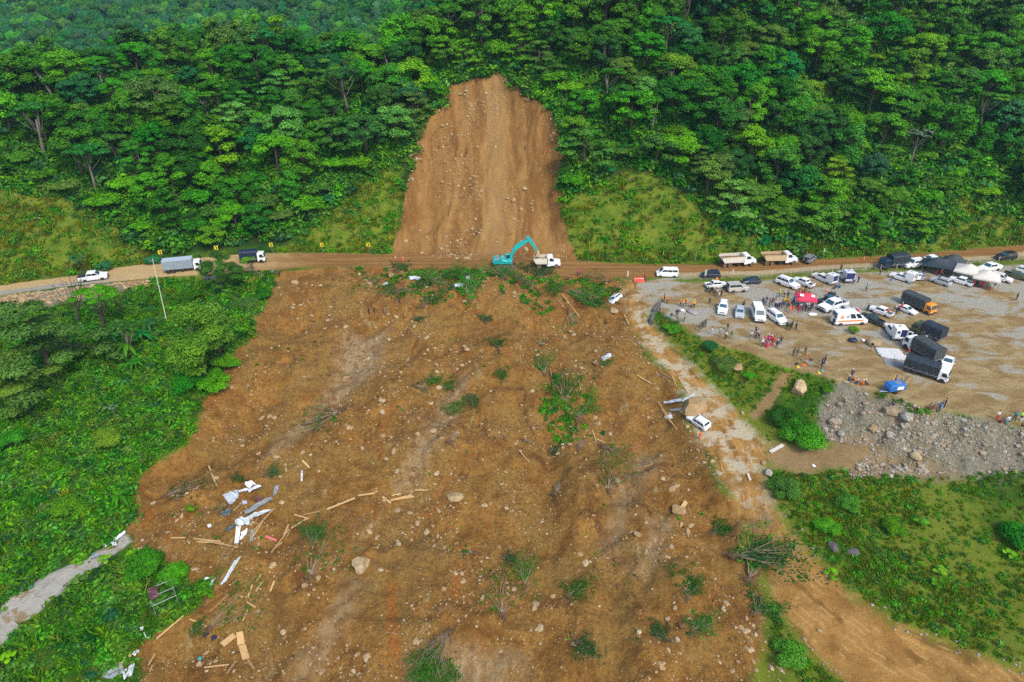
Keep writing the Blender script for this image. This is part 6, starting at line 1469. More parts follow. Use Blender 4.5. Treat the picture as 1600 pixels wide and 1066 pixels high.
X, Y, Z, s, _ = strew([SLIDE], 9000, (0.09, 0.7), lambda x, y: np.clip(0.30+2.0*fbm(x/8, y/8, 98, 3), 0.02, 1)); stones('soil_clods', 'brown clods of earth lying over the landslide', X, Y, Z, s*0.9, CLOD, 0.05)
X, Y, Z, s, _ = strew([SCAR], 3600, (0.085, 0.6), lambda x, y: np.clip(0.3+1.8*fbm(x/5, y/9, 93, 3), 0.04, 1)); stones('scar_gravel', 'pale stones caught on the landslide scar', X, Y, Z, s, STONE)
X, Y, Z, s, _ = strew([RUBBLE], 10000, (0.070, 0.55), lambda x, y: np.clip(0.55+1.2*fbm(x/4, y/4, 99, 3), 0.05, 1)); stones('rubble', 'grey broken stones heaped on the rubble slope', X, Y, Z, s, STONEG)
X, Y, Z, s, _ = strew([ROCKBANK], 1500, (0.14, 0.6)); stones('road_rubble', 'pale broken stones on the bank below the left road', X, Y, Z, s, STONE)
vergeX = RNG.uniform(5, 75, 4000); vergeY = RNG.uniform(45, 130, 4000); d1 = sdist(vergeX, vergeY, TRACK); k_ = (d1 < 0.8) & (d1 > -1.6); X, Y = vergeX[k_], vergeY[k_]
stones('verge_gravel', 'loose stones along the dirt track verges', X, Y, hz(X, Y), 0.08+0.22*RNG.random(len(X))**3, STONEG)

# ------------------------------------------------------------------ broken timber and roof sheets
def seg3(u0, v0, u1, v1): return at(u0, v0), at(u1, v1)
def plank(seg, wd, th, mat, label, group, lift=0.12, name='plank'):
    a, b = seg3(*seg); d = b-a; L = d.length; c = (a+b)/2; hm = max(c.z, float(hz(c.x, c.y)))
    ob = link(name, MB().box((0, 0, 0), (L, wd, th), ch=0.01).mesh(name, [mat])); ob.location = (c.x, c.y, hm+lift)
    ob.rotation_euler = (RNG.normal(0, .15), -math.atan2(d.z, math.hypot(d.x, d.y)), math.atan2(d.y, d.x))
    return tag(ob, label, 'plank' if name == 'plank' else 'pole', group)
def zs(z, ox, oy, s): return tuple((z[i]/s+(ox if i % 2 == 0 else oy)) for i in range(4))
PL = [(zs(z, 400, 533, 4), 'on the middle of the landslide', .24) for z in ((445,1060,620,990),(640,970,745,955),(790,980,845,1020),(840,1000,975,965),(850,970,905,955),(845,998,990,975),(995,935,1075,935),(290,750,335,795),(185,770,190,820))]
PL += [(zs(z, 400, 800, 4), 'left of the round boulder', .26) for z in ((95,260,210,110),(120,230,165,190),(170,170,205,85),(220,105,320,45),(300,20,400,0),(90,500,115,435),(0,500,40,440),(240,20,330,45),(35,390,0,440))]
PL += [(zs(z, 0, 800, 4), 'at the lower left of the landslide', .20) for z in ((980,800,1150,655),(1190,680,1290,720),(1210,170,1490,225),(1230,190,1400,200),(1070,165,1160,165),(1280,985,1435,965),(1420,1020,1480,935),(930,960,970,890),(1520,690,1550,620),(1545,570,1600,605),(1550,540,1580,460),(1310,630,1430,520),(1550,930,1590,990),(1490,530,1560,540),(940,1000,955,960))]
PL += [(zs(z, 300, 730, 8.88), 'around the crumpled roof sheets', .18) for z in ((240,10,350,290),(580,620,660,540),(20,1000,400,1040),(850,900,1140,580),(860,980,1000,760))]
PL += [(zs(z, 800, 533, 4), 'near the stranded white off-roader', .16) for z in ((910,380,1030,560),(930,430,1000,520),(780,215,870,270),(870,272,905,268),(940,210,1010,250),(1000,220,1030,290),(1040,230,1100,330),(820,795,880,775),(410,240,435,330),(240,190,260,320),(40,690,110,770),(500,560,530,640),(530,615,580,640))]
PL += [(zs(z, 800, 267, 4), 'below the road among fallen branches', .16) for z in ((270,800,370,900),(310,790,415,925),(400,565,545,575),(60,655,120,632),(700,900,730,960))]
for sg, wh, wd in PL: plank(sg, wd*RNG.uniform(.8, 1.4), 0.06, WOOD if RNG.random() < .65 else WOODD, f'splintered pale timber plank {wh}', f'timber planks {wh}')
for sg, lb in ((zs((1390,838,1470,775), 0, 800, 4), 'wide pinkish board right of the dark rags'), (zs((1500,755,1510,835), 0, 800, 4), 'pair of broad clean boards, upper one'), (zs((1515,838,1540,925), 0, 800, 4), 'pair of broad clean boards, lower one')): plank(sg, 0.85, 0.07, WOOD, lb, None, 0.2)
plank(zs((1025,985,1180,1045), 300, 730, 8.88), 0.45, 0.06, plain('pink_paint', (0.72, 0.16, 0.15), 0.6), 'coral pink board right of the crumpled roof sheets', None, 0.2)
plank(zs((1060,1060,1085,1020), 800, 533, 4), 0.6, 0.1, WOOD, 'short thick timber on the tan slab rock', None, 0.5)
plank((1203,708,1223,697), 0.5, 0.25, CREAM, 'pale concrete beam lying at the foot of the round shrub', None, 0.2); plank((1412,604,1424,589), 0.5, 0.08, WOODD, 'brown loading ramp board at the tail of the white cab truck', None, 0.3)
plank((1168,742,1172,752), 0.3, 0.2, CREAM, 'short pale log at the track edge', None, 0.2)
def sheet_mat(name, c, corr=9.0):
    m, nt, b = new_mat(name); P = ND(nt, 'ShaderNodeTexCoord').outputs['Object']
    wv = ND(nt, 'ShaderNodeTexWave', {'Scale': corr, 'Vector': P}); n = NOI(nt, P, 1.5, 5, 0.6)
    nt.links.new(MIX(nt, RNGE(nt, n, 0.45, 0.8), c, (0.34, 0.26, 0.16)), b.inputs['Base Color']); b.inputs['Roughness'].default_value = 0.45; b.inputs['Metallic'].default_value = 0.15
    bp = ND(nt, 'ShaderNodeBump', {'Strength': 0.5, 'Distance': 0.04, 'Height': wv.outputs['Fac']}); nt.links.new(bp.outputs[0], b.inputs['Normal']); return m
ZINC = sheet_mat('zinc_sheet', (0.56, 0.62, 0.64)); ZINCD = sheet_mat('dull_zinc_sheet', (0.26, 0.30, 0.31)); TEALS = sheet_mat('dark_teal_sheet', (0.07, 0.12, 0.13)); MAR = sheet_mat('maroon_sheet', (0.13, 0.035, 0.05)); WHS = sheet_mat('white_board', (0.74, 0.74, 0.77), 2)
def sheet(pts, mat, label, lift=0.25, tilt=0.4, name='roof_sheet', cat='roof sheet', group=None, th=0.05):
    P = [at(*q) for q in pts]; c = sum(P, Vector())/len(P)
    # subdivide along the long way and crumple
    n = len(P); V = []; K = 6
    if n == 4:
        V = [lerp3(lerp3(P[0], P[1], i/K), lerp3(P[3], P[2], i/K), j/3) for j in range(4) for i in range(K+1)]
        V = [(x-c.x, y-c.y, max(z, float(hz(x, y)))-c.z+lift+random.uniform(-.5, 1)*tilt*0.35) for x, y, z in V]
        F = [(j*(K+1)+i, j*(K+1)+i+1, (j+1)*(K+1)+i+1, (j+1)*(K+1)+i) for j in range(3) for i in range(K)]
        o = len(V); V2 = V+[(x, y, z-th) for x, y, z in V]; F2 = F+[tuple(o+t for t in f[::-1]) for f in F]
        rg = list(range(K+1))+[j*(K+1)+K for j in range(1, 4)]+[3*(K+1)+i for i in range(K-1, -1, -1)]+[j*(K+1) for j in (2, 1)]
        for i in range(len(rg)): F2.append((rg[i], o+rg[i], o+rg[(i+1) % len(rg)], rg[(i+1) % len(rg)]))
        b = MB(); b.add(V2, F2)
    else:
        b = MB().slab([(p.x-c.x, p.y-c.y, p.z-c.z+lift) for p in P], th)
    ob = link(name, b.mesh(name, [mat])); ob.location = c
    return tag(ob, label, cat, group)
z8 = lambda L: [(300+x/8.88, 730+y/8.88) for x, y in L]
sheet(z8([(430,410),(650,330),(650,440),(530,540)]), ZINC, 'fan shaped crumpled zinc sheet, upper left of the wreck')
sheet(z8([(740,265),(810,215),(900,270),(790,330)]), WHS, 'white bent roof panel at the top of the wreck', 0.5, 0.6); sheet(z8([(790,340),(960,290),(975,310),(800,395)]), WHS, 'white narrow panel crossing the top of the wreck', 0.6, 0.4); sheet(z8([(650,345),(780,305),(790,340),(660,375)]), WHS, 'small white panel joining two crumpled sheets', 0.3, .3)
sheet(z8([(740,640),(1110,440),(1130,480),(740,700)]), ZINCD, 'long grey roof beam sheet running through the wreck', 0.5, 0.5); sheet(z8([(720,740),(960,625),(1110,610),(730,790)]), ZINC, 'pale zinc sheet beneath the long grey beam', 0.3, 0.5)
sheet(z8([(600,770),(820,750),(810,850),(620,840)]), ZINC, 'bright crumpled zinc sheet at the lower wreck', 0.6, 0.7); sheet(z8([(620,840),(690,840),(650,1080),(595,1080)]), WHS, 'white strip hanging down from the lower wreck', 0.3, 0.3); sheet(z8([(690,930),(780,860),(760,960),(670,1040)]), WHS, 'white torn panel right of the white strip', 0.3, 0.5)
sheet(z8([(400,640),(560,575),(520,690),(420,690)]), TEALS, 'dark teal sheet with pale rim lying apart', 0.2, 0.4); sheet(z8([(465,880),(590,805),(600,835),(480,910)]), TEALS, 'dark slab left of the bright crumpled zinc', 0.2, 0.2); sheet(z8([(870,450),(920,415),(970,490),(910,525)]), MAR, 'maroon panel inside the wreck', 0.3, 0.4)
sheet(z8([(820,900),(880,860),(850,1040),(800,1060)]), ZINCD, 'bluish grey sheet below the wreck', 0.2, 0.4); sheet(z8([(1150,300),(1220,280),(1190,390),(1130,430)]), ZINCD, 'bent grey gutter at the right of the wreck', 0.4, 0.6); sheet(z8([(690,480),(770,480),(770,525),(710,530)]), plain('lilac_plastic', (0.50, 0.45, 0.56), 0.6), 'lilac plastic piece in the wreck', 0.2, 0.3); sheet(z8([(210,810),(265,795),(280,830),(230,850)]), WHS, 'small white board left of the wreck', 0.15, 0.1); sheet(z8([(1515,60),(1545,60),(1535,210),(1512,205)]), WHS, 'narrow white plank upright right of the wreck', 0.2, 0.1)
z4 = lambda L, ox, oy: [(ox+x/4, oy+y/4) for x, y in L]
sheet(z4([(1470,320),(1510,290),(1420,440),(1380,470)], 0, 800), ZINC, 'long pale zinc strip at the edge of the green tongue', 0.4, 0.6); sheet(z4([(1330,430),(1355,420),(1310,490),(1265,520)], 0, 800), ZINC, 'curled zinc strip below the long one', 0.3, 0.5); sheet(z4([(940,265),(985,262),(980,278),(945,280)], 0, 800), WHS, 'small white sheet on the bushes', 0.8, 0.2); sheet(z4([(900,765),(925,770),(940,800),(918,805)], 0, 800), WHS, 'white board on the grass lower left', 0.4, 0.2); sheet(z4([(880,735),(902,730),(898,750),(882,755)], 0, 800), WHS, 'square white scrap on the grass lower left', 0.4, 0.1)
for i, q in enumerate(([(640,1050),(760,960),(790,1000),(690,1064)], [(750,960),(830,900),(820,960),(770,1000)], [(830,900),(880,875),(870,890),(840,915)], [(770,1010),(850,960),(830,1030),(780,1060)])): sheet(z4(q, 0, 800), (ZINCD, WOOD, WHS, ZINC)[i], ('grey sheet in the wreckage at the bottom left', 'splintered tan board in the wreckage at the bottom left', 'white strip at the top of the bottom left wreckage', 'pale sheet in the wreckage at the bottom left')[i], 0.4, 0.8)
for i, q in enumerate(([(650,220),(720,170),(735,180),(665,235)], [(725,175),(785,130),(790,142),(735,190)], [(560,300),(620,270),(630,285),(570,310)], [(700,205),(730,200),(735,220),(710,225)])): sheet(z4(q, 0, 800), (ZINC, WHS, ZINCD, WHS)[i], ('zinc strip at the end of the gravel lane', 'white strip beyond the end of the gravel lane', 'dark twisted sheet at the lane end', 'white scrap by the lane end')[i], 0.4, 0.4)
sheet(z4([(945,395),(1060,375),(1065,395),(950,405)], 800, 533), ZINC, 'silver wrecked car roof panel behind the stranded off-roader', 0.5, 0.5); sheet(z4([(985,435),(1055,430),(1050,445),(990,448)], 800, 533), ZINCD, 'grey window frame left of the soil covered boulder', 0.3, 0.2); sheet(z4([(950,475),(1000,465),(1005,490),(960,495)], 800, 533), WHS, 'white torn sheet near the stranded off-roader', 0.2, 0.3)
sheet(z4([(1060,385),(1140,345),(1145,352),(1065,395)], 800, 533), ZINC, 'bent zinc gutter leaning on the soil covered boulder', 0.5, 0.3); sheet(z4([(555,105),(615,80),(625,100),(570,130)], 800, 533), ZINC, 'flattened grey sheet on upper right soil', 0.15, 0.2)
for i, q in enumerate(([(715,255),(860,265),(855,290),(735,290)], [(1230,345),(1350,320),(1340,365),(1250,370)], [(1350,250),(1420,255),(1415,285),(1360,280)], [(430,330),(480,315),(485,350),(425,350)])):
    sheet([(540+x/7.27, 400+y/7.27) for x, y in q], ZINC, ('crumpled pale sheet among the torn bushes, largest', 'pale sheet beside a torn bush below the excavator', 'small grey sheet right of another below the road', 'white scrap of metal in the left torn branches')[i], 0.4, 0.7)
# odds and ends
def blob(u, v, wpx, mat, name, label, cat, flat_=0.6, i=0):
    p = at(u, v); dep = topx(p.x, p.y, p.z)[2]; r = wpx/2*dep/FPX; V, F = RV[i]
    ob = link(name, npmesh(name, V*np.array([1, .8, flat_]), F.ravel(), np.full(len(F), 3), [mat], smooth=True)); ob.location = (p.x, p.y, p.z+r*0.2); ob.scale = (r, r, r); ob.rotation_euler[2] = RNG.uniform(0, 6.28); return tag(ob, label, cat)
blob(322, 992, 12, cloth('black'), 'rag', 'black rag bundle on soil, left of a pair', 'rag', i=1); blob(334, 998, 14, cloth('navy'), 'rag', 'dark navy rag bundle, right of a pair', 'rag', i=2); blob(312, 1030, 11, cloth('teal'), 'rag', 'teal and white rag near the bottom left', 'rag', i=3); blob(324, 905, 9, cloth('white'), 'rag', 'white rag beside a red one on the green tongue', 'rag', i=4); blob(332, 906, 6, cloth('red'), 'rag', 'small red rag beside a white one', 'rag', i=5)
blob(146, 866, 6, cloth('teal'), 'drum', 'small teal container at the lane end', 'container', 1.0, i=0); blob(1333, 533, 22, TARPB, 'tarpaulin', 'dark blue tarp heap on the ground left of the white bundle', 'tarpaulin', 0.25, i=2); blob(1349, 533, 8, WHITEM, 'bundle', 'white bundle beside the sand heap', 'bundle', 1.0, i=1)
blob(1246, 574, 8, cloth('yellow'), 'bag', 'yellow gear bag above the big boulder', 'bag', i=3); blob(1279, 583, 7, cloth('yellow'), 'bag', 'yellow gear bag beside a teal one', 'bag', i=4); blob(1284, 580, 7, cloth('teal'), 'bag', 'teal gear bag beside a yellow one', 'bag', i=5); blob(1256, 571, 10, cloth('orange'), 'stretcher', 'orange stretcher lying by the yellow gear bag', 'stretcher', 0.15, i=0); blob(1245, 569, 9, cloth('black'), 'bag', 'black gear bag above the yellow one', 'bag', i=6)
blob(1364, 538, 36, plain('sand_pile', (0.34, 0.25, 0.13), 0.95, bump=0.6), 'sand_heap', 'heap of tan sand behind the rear doors of the ambulance', 'heap', 0.42, i=3); blob(1269, 492, 12, WHITEM, 'sheet_bundle', 'white cloth heap at the right foot of the red canopy', 'cloth', 0.4, i=4); blob(1271, 728, 8, WHITEM, 'basin', 'small white basin on the brown bench', 'basin', 0.3, i=0)
blob(1384, 492, 8, cloth('red'), 'bag', 'red bags in the bed of the white pickup', 'bag', 0.8, i=1).location.z += 0.95; blob(1446, 531, 7, cloth('white'), 'sack', 'white sack at the tail of the olive truck', 'sack', 0.9, i=2).location.z += 0.6; blob(1460, 540, 10, BLUEP, 'crate', 'blue tank behind the olive truck', 'tank', 0.8, i=3)
blob(1066, 486, 9, WHITEM, 'bundle', 'white sheet hung over the checkpoint table', 'cloth', 1.0, i=1); blob(1082, 489, 18, plain('mauve_tarp', (0.33, 0.27, 0.27), 0.7), 'tarpaulin', 'mauve grey tarp heap at the checkpoint', 'tarpaulin', 0.35, i=4); blob(1062, 499, 9, cloth('khaki'), 'sack', 'tan sacks at the checkpoint', 'sack', 0.8, i=5); blob(1058, 487, 9, TARPD, 'tarpaulin', 'dark tarp roof beside the white sheet at the checkpoint', 'tarpaulin', 0.6, i=2)
# white sacks in two rows on a grey ground sheet
p0 = at(1393, 563); ob = sheet([(1374,548),(1414,553),(1414,574),(1384,572)], plain('grey_ground_sheet', (0.22, 0.22, 0.215), 0.7), 'grey ground sheet under rows of white sacks', 0.06, 0.05, 'ground_sheet', 'ground sheet')
SACKM = plain('sack_weave', (0.58, 0.58, 0.57), 0.85, var=0.15, scale=4)
sk = None
for row, (ua, va, ub, vb) in enumerate(((1377,547,1388,561), (1395,548,1407,563))):
    for i in range(9):
        t = i/8; p = at(ua+(ub-ua)*t, va+(vb-va)*t)
        if sk is None:
            V, F = ico(2); V = np.sign(V)*np.abs(V)**0.6*np.array([1.15, 0.22, 0.22]); sk = npmesh('sack', V, F.ravel(), np.full(len(F), 3), [SACKM], smooth=True)
        o = link('sack', sk); o.location = (p.x+RNG.normal(0, .16), p.y, p.z+0.22); o.rotation_euler = (0, 0, -0.12+RNG.normal(0, .09)); o.scale = (1.05, 1, 1)
        tag(o, f'long white sack in the {"left" if row == 0 else "right"} row on the grey ground sheet', 'sack', f'white sacks, {"left" if row == 0 else "right"} row')
# collapsed frame in the lower left
def frame():
    p = at(258, 940); root = empty('pergola_frame', (p.x, p.y, p.z), (0, 0, R(35)), 'grey metal frame with maroon roof sheet in the grass lower left', 'frame')
    root.scale = (.8, .8, .8); b = MB()
    for x in (-1.7, 1.7):
        for y in (-1.9, 0, 1.9): b.cyl((x, y, -0.2), (x, y, 2.1), 0.06, n=6)
        b.cyl((x, -2.0, 2.1), (x, 2.0, 2.1), 0.06, n=6)
    for y in (-1.9, 0, 1.9): b.cyl((-1.8, y, 2.1), (1.8, y, 2.1), 0.06, n=6)
    b.part('frame', STEEL, root); MB().box((-1.1, 0.6, 2.2), (1.3, 2.6, 0.05)).part('roof_panel', MAR, root)
frame()
def retaining_wall():
    P = [at(1030, 476), at(1021, 490), at(1017, 508)]; root = empty('log_wall', P[0], (0, 0, 0), 'short dark stone wall at the left tip of the gravel yard', 'wall')
    b = MB()
    for a, c in zip(P[:-1], P[1:]):
        d = c-a; b.box(((a+c)/2-P[0]+Vector((0, 0, 0.1)))[:], (d.length, 0.7, 1.6), rz=math.atan2(d.y, d.x), ch=0.08)
    b.part('wall_blocks', plain('dark_masonry', (0.13, 0.125, 0.115), 0.9, var=0.35, scale=2, bump=0.7), root)
retaining_wall()
def culvert():
    p = at(332, 441); root = empty('headwall', (p.x, p.y, p.z), (0, 0, R(12)), 'small grey concrete headwall below the road beside the round tree', 'wall')
    b = MB(); b.box((0, 0, 0.1), (3.6, 0.5, 2.4), ch=0.04); b.box((1.9, -1.2, -0.1), (0.4, 2.6, 1.8), ch=0.04); b.part('concrete', plain('old_concrete', (0.36, 0.35, 0.31), 0.9, var=0.25, bump=0.4), root)
culvert()

# ------------------------------------------------------------------ uprooted plants on the slide
def fallen_var(seed, leafy=1.0, L=5.0, nb=7, lmat='mid', gnarl=0.35):
    r = np.random.default_rng(seed); w_ = MS(); f = MS(); rt = MS()
    for i in range(nb):
        a = r.normal(0, gnarl*0.8); ln = L*r.uniform(0.55, 1.0); z1 = r.uniform(0.15, 0.7)
        pts = [(0, 0, 0.25)]
        for k in range(1, 5):
            t = k/4; pts.append((math.cos(a)*ln*t+r.normal(0, .12), math.sin(a)*ln*t*1.2+r.normal(0, .12), 0.25+z1*math.sin(t*2.2)*0.8))
        tube(w_, pts, np.linspace(0.060, 0.012, 5), n=5)
        if leafy > 0:
            for k in range(int(9*leafy)):
                t = r.uniform(0.25, 1.08); q = np.array(pts[-1])*t+r.normal(0, .5, 3)*np.array([1, 1, .4]); q[2] = max(q[2], .15)
                n = int(11+5*leafy); d = nrm(r.normal(size=(n, 3))); d[:, 2] = np.abs(d[:, 2])
                leaves(f, q+d*0.65*r.uniform(.3, 1, (n, 1)), nrm(d+np.array([0, 0, .8])), 0.24*r.uniform(.5, 1.3, n), np.clip(r.normal(.4, .28, n), 0, 1), r=r)
    core(rt, np.array([-0.15, 0, 0.2]), (0.36, 0.32, 0.26), 0.4, sub=2, r=r, rough=0.3)
    for i in range(9):
        d = nrm(r.normal(size=3)); d[2] = abs(d[2])*.6; d[0] -= .3; tube(rt, [(-.1, 0, .2), np.array([-.15, 0, .2])+d*.5, np.array([-.15, 0, .2])+d*.95+r.normal(0, .1, 3)], [.05, .035, .012], n=4)
    out = {'branches': soup_mesh('branches', w_.done(), [WOODG], smooth=True), 'root_ball': soup_mesh('root_ball', rt.done(), [ROOT])}
    if f.n: out['leaves'] = soup_mesh('leaves', f.done(), [LM[lmat]])
    return out
WOODG = plain('grey_branch', (0.24, 0.175, 0.105), 0.9, var=0.3, scale=7)
FV = {'lush': fallen_var(1, 0.9, 4.2, 11, 'dusty', 0.55), 'long': fallen_var(2, 0.7, 6.0, 9, 'deep'), 'thin': fallen_var(3, 0.45, 5.0, 7, 'dusty'), 'bare': fallen_var(4, 0.0, 5.5, 10), 'tuft': fallen_var(5, 0.8, 2.2, 7, 'dusty', 0.6), 'dead': fallen_var(6, 0.0, 1.8, 9)}
FD = [('lush',662,478,50,2.0,'lush green uprooted bush in the upper middle of the slide'),('long',735,470,95,1.6,'uprooted tree with long trailing stems under the excavator'),('lush',730,455,60,1.4,'bright green bush torn out below the road'),('long',700,448,160,1.4,'torn bushes with grey twigs just below the road, left'),('lush',655,437,20,1.5,'green torn bush on the road edge left of centre'),('lush',620,425,60,1.2,'small green tree fallen at the road edge'),
 ('long',645,455,190,1.5,'heap of twigs and leaves by the person with raised arms'),('thin',590,440,200,1.5,'thin broken branches below the left road'),('lush',690,434,10,1.6,'bushy green heap at the road edge'),('lush',745,432,150,1.6,'second bushy heap at the road edge under the excavator'),('lush',790,435,90,1.6,'tall green bush in front of the excavator'),('lush',845,435,80,2.0,'bright green bush in front of the short dump truck'),
 ('long',880,455,-20,1.6,'torn silvery branches right of the short dump truck'),('lush',905,470,-15,1.7,'dense green fallen bush below the road workers'),('lush',880,447,200,1.3,'mixed torn bushes below the road'),('thin',950,440,160,1.4,'trailing broken branches near the track entrance'),('long',835,450,170,1.3,'broken bushes in the row below the road'),('thin',890,490,-60,1.4,'long bare stems below the dense fallen bush'),('dead',840,477,0,1.4,'dark dead bush below the broken bushes'),
 ('thin',530,645,200,2.2,'long fallen leafy branch lying across the slide, left'),('thin',650,605,20,1.5,'leafy branch beside a pale rock'),('lush',662,598,10,1.1,'small bright leafy shrub left of two brown stumps'),('tuft',695,608,80,1.0,'brown root clump with a green tip'),('tuft',735,620,-30,1.3,'green shrub with trailing root, middle right'),('tuft',702,645,80,1.3,'small green sapling lying on soil'),('dead',706,690,80,1.3,'dark dead root clump in the middle'),('dead',775,685,30,1.0,'small dead twig clump'),
 ('lush',780,545,80,0.9,'small upright green shrub above a brown root'),('tuft',785,580,-60,1.0,'shrub with root trailing right'),('long',850,585,95,1.5,'long stem with sparse leaves going downhill'),('thin',845,540,100,1.3,'thin stem above the long stem'),('lush',905,655,75,2.0,'largest leafy fallen tree on the right of the slide'),('long',880,630,80,1.5,'dark fallen branches left of the largest leafy tree'),('tuft',862,705,30,1.2,'small round shrub below the fallen trees'),('thin',945,700,-50,1.5,'broken sapling with pale stem'),('dead',905,700,60,1.5,'purplish dead twigs below the largest leafy tree'),
 ('dead',870,770,80,1.6,'grey dead shrub in the lower middle'),('thin',950,765,80,1.3,'grey upright twigs on the lower right slide'),('tuft',1050,505,0,0.7,'tiny green plant'),('thin',485,900,80,1.6,'uprooted plant with brown root ball left of the round boulder'),('lush',490,850,85,1.0,'green plant top above the brown root ball'),('long',740,865,170,1.2,'fallen tree with feathery leaves, lower middle'),('bare',700,990,-112,1.3,'fan of bare white branches, lower middle'),('lush',675,1010,-100,1.6,'dense green bush at the foot of the bare fan'),('thin',785,960,95,1.5,'forked bare stem right of the bare fan'),
 ('tuft',890,930,60,1.3,'small green shrub pair, upper'),('tuft',905,1005,-20,1.2,'small green shrub pair, lower'),('long',820,915,90,1.0,'feathery green seedling on soil'),('lush',1075,935,60,1.1,'bright green fallen shrub with stem, lower right'),('lush',1045,1000,130,0.9,'dark green shrub beside the cracked soil'),('tuft',1085,985,60,1.2,'bright broad leaved sapling, lower right'),('long',1150,870,-20,2.2,'big thin leaved fallen tree at the right slide edge'),('long',1170,905,60,2.0,'second thin leaved fallen tree below the first'),('lush',1115,835,20,1.0,'small leafy crown at the right slide edge'),('lush',1180,960,30,1.4,'green weeds heap by the track'),('tuft',790,870,0,0.8,'single green plant'),
 ('thin',262,775,20,1.5,'curved dark branch near the left slide edge'),('tuft',365,745,10,0.8,'little green plant above the wreck'),('thin',355,790,200,1.0,'dead twigs left of the crumpled sheet'),('thin',330,980,60,1.6,'flattened grass and twigs at the lower left'),('lush',415,745,30,0.7,'dark leafy scrap above the roof wreck'),('dead',820,690,0,0.9,'dead twig heap'),('tuft',300,990,80,0.8,'small fern on the lower left soil'),('lush',760,505,80,0.8,'small green patch on upper soil'),('tuft',648,500,40,0.8,'small leafy scrap on the upper soil'),('tuft',940,570,40,0.8,'scrap of leaves near a grey stone')]
for k, u_, v_, ang, s, lb in FD:
    p = at(u_, v_); sn = (float(hz(p.x+1, p.y))-float(hz(p.x-1, p.y)))/2, (float(hz(p.x, p.y+1))-float(hz(p.x, p.y-1)))/2
    a = R(ang); o = empty('uprooted_plant', (p.x, p.y, p.z+0.05), (0, -math.atan(sn[0]*math.cos(a)+sn[1]*math.sin(a)), a), lb if len(lb.split()) > 3 else lb+' on brown landslide soil', 'fallen plant')
    o.scale = (s*.95, s*.9, s*.42)
    for nm, me in FV[k].items(): link(nm, me, o)

# ------------------------------------------------------------------ trees and plants of the left slope and meadow
def big_tree(u, v, kind, leaf, seed, scale, label, lod=2.6, bark=BARK):
    p = at(u, v); cA, tA = tree_shape(kind, seed, lod)
    o = empty('tree', (p.x, p.y, p.z-(1.0*scale if kind == 'bush' else 0.6)), (0, 0, 0), label, 'tree'); o.scale = (scale, scale, scale*0.9)
    link('crown', soup_mesh('crown', cA, [LM[leaf]]), o); link('trunk', soup_mesh('trunk', tA, [bark], smooth=True), o)
big_tree(85, 590, 'layered', 'olive', 501, 1.85, 'wide tiered tree with leaning trunk, largest on the left slope')
big_tree(30, 620, 'layered', 'olive', 502, 1.3, 'yellowish tiered tree at the left photo edge')
big_tree(322, 600, 'oval', 'olive', 503, 1.55, 'dense olive tree at the left edge of the landslide', 3.0)
big_tree(345, 560, 'oval', 'fresh', 504, 1.25, 'green tree just behind the dense olive tree', 2.0)
big_tree(352, 452, 'broad', 'deep', 505, 0.85, 'round dark tree standing at the road edge below the motorcycles')
big_tree(396, 432, 'umbrella', 'fresh', 506, 0.52, 'slim bright tree in front of the blue canvas truck')
big_tree(165, 520, 'umbrella', 'mid', 507, 1.05, 'thin dark tree beside the leafless one left of the pole')
big_tree(205, 560, 'umbrella', 'deep', 508, 0.7, 'slender young tree with pale trunk above the banana plants', bark=BARKP)
big_tree(240, 411, 'bush', 'blue', 509, 0.7, 'bluish bush on the verge left of the grey box truck'); big_tree(130, 425, 'cecropia', 'blue', 510, 0.55, 'bluish feathery plant on the verge above the white pickup'); big_tree(165, 422, 'bush', 'blue', 511, 0.65, 'bluish green bush on the verge beside the white pickup')
big_tree(385, 480, 'bush', 'fresh', 512, 0.9, 'bright bush at the top left corner of the landslide'); big_tree(300, 470, 'bush', 'mid', 513, 0.9, 'leafy bush below the grey box truck'); big_tree(230, 470, 'bush', 'deep', 514, 0.9, 'dark bush left of the utility pole'); big_tree(410, 465, 'bush', 'mid', 515, 0.7, 'low green bush under the people at the left road end')
big_tree(60, 510, 'bush', 'olive', 516, 1.1, 'olive shrub below the stony bank'); big_tree(20, 700, 'bush', 'mid', 517, 1.0, 'green shrub at the left photo edge'); big_tree(170, 690, 'bush', 'olive', 518, 0.9, 'greyish olive shrub on the left slope'); big_tree(110, 800, 'bush', 'fresh', 519, 0.8, 'bright shrub above the gravel lane'); big_tree(230, 890, 'bush', 'mid', 520, 0.9, 'green shrub on the tongue left of the slide')
big_tree(275, 905, 'bush', 'fresh', 521, 0.7, 'bright shrub beside the maroon roofed frame'); big_tree(1130, 572, 'bush', 'fresh', 522, 0.85, 'bright round shrub on the bank below the yard'); big_tree(1172, 590, 'bush', 'mid', 523, 0.45, 'small dark shrub by the pale boulder on the bank'); big_tree(1110, 545, 'bush', 'blue', 524, 0.6, 'bluish shrub at the left tip of the bank')
big_tree(1222, 660, 'bush', 'deep', 525, 0.9, 'dark round shrub by the boulder, upper left of two'); big_tree(1252, 690, 'bush', 'mid', 526, 1.15, 'large round green shrub below the big boulder'); big_tree(1250, 672, 'bush', 'deep', 527, 0.95, 'dark green shrub behind the large round one')
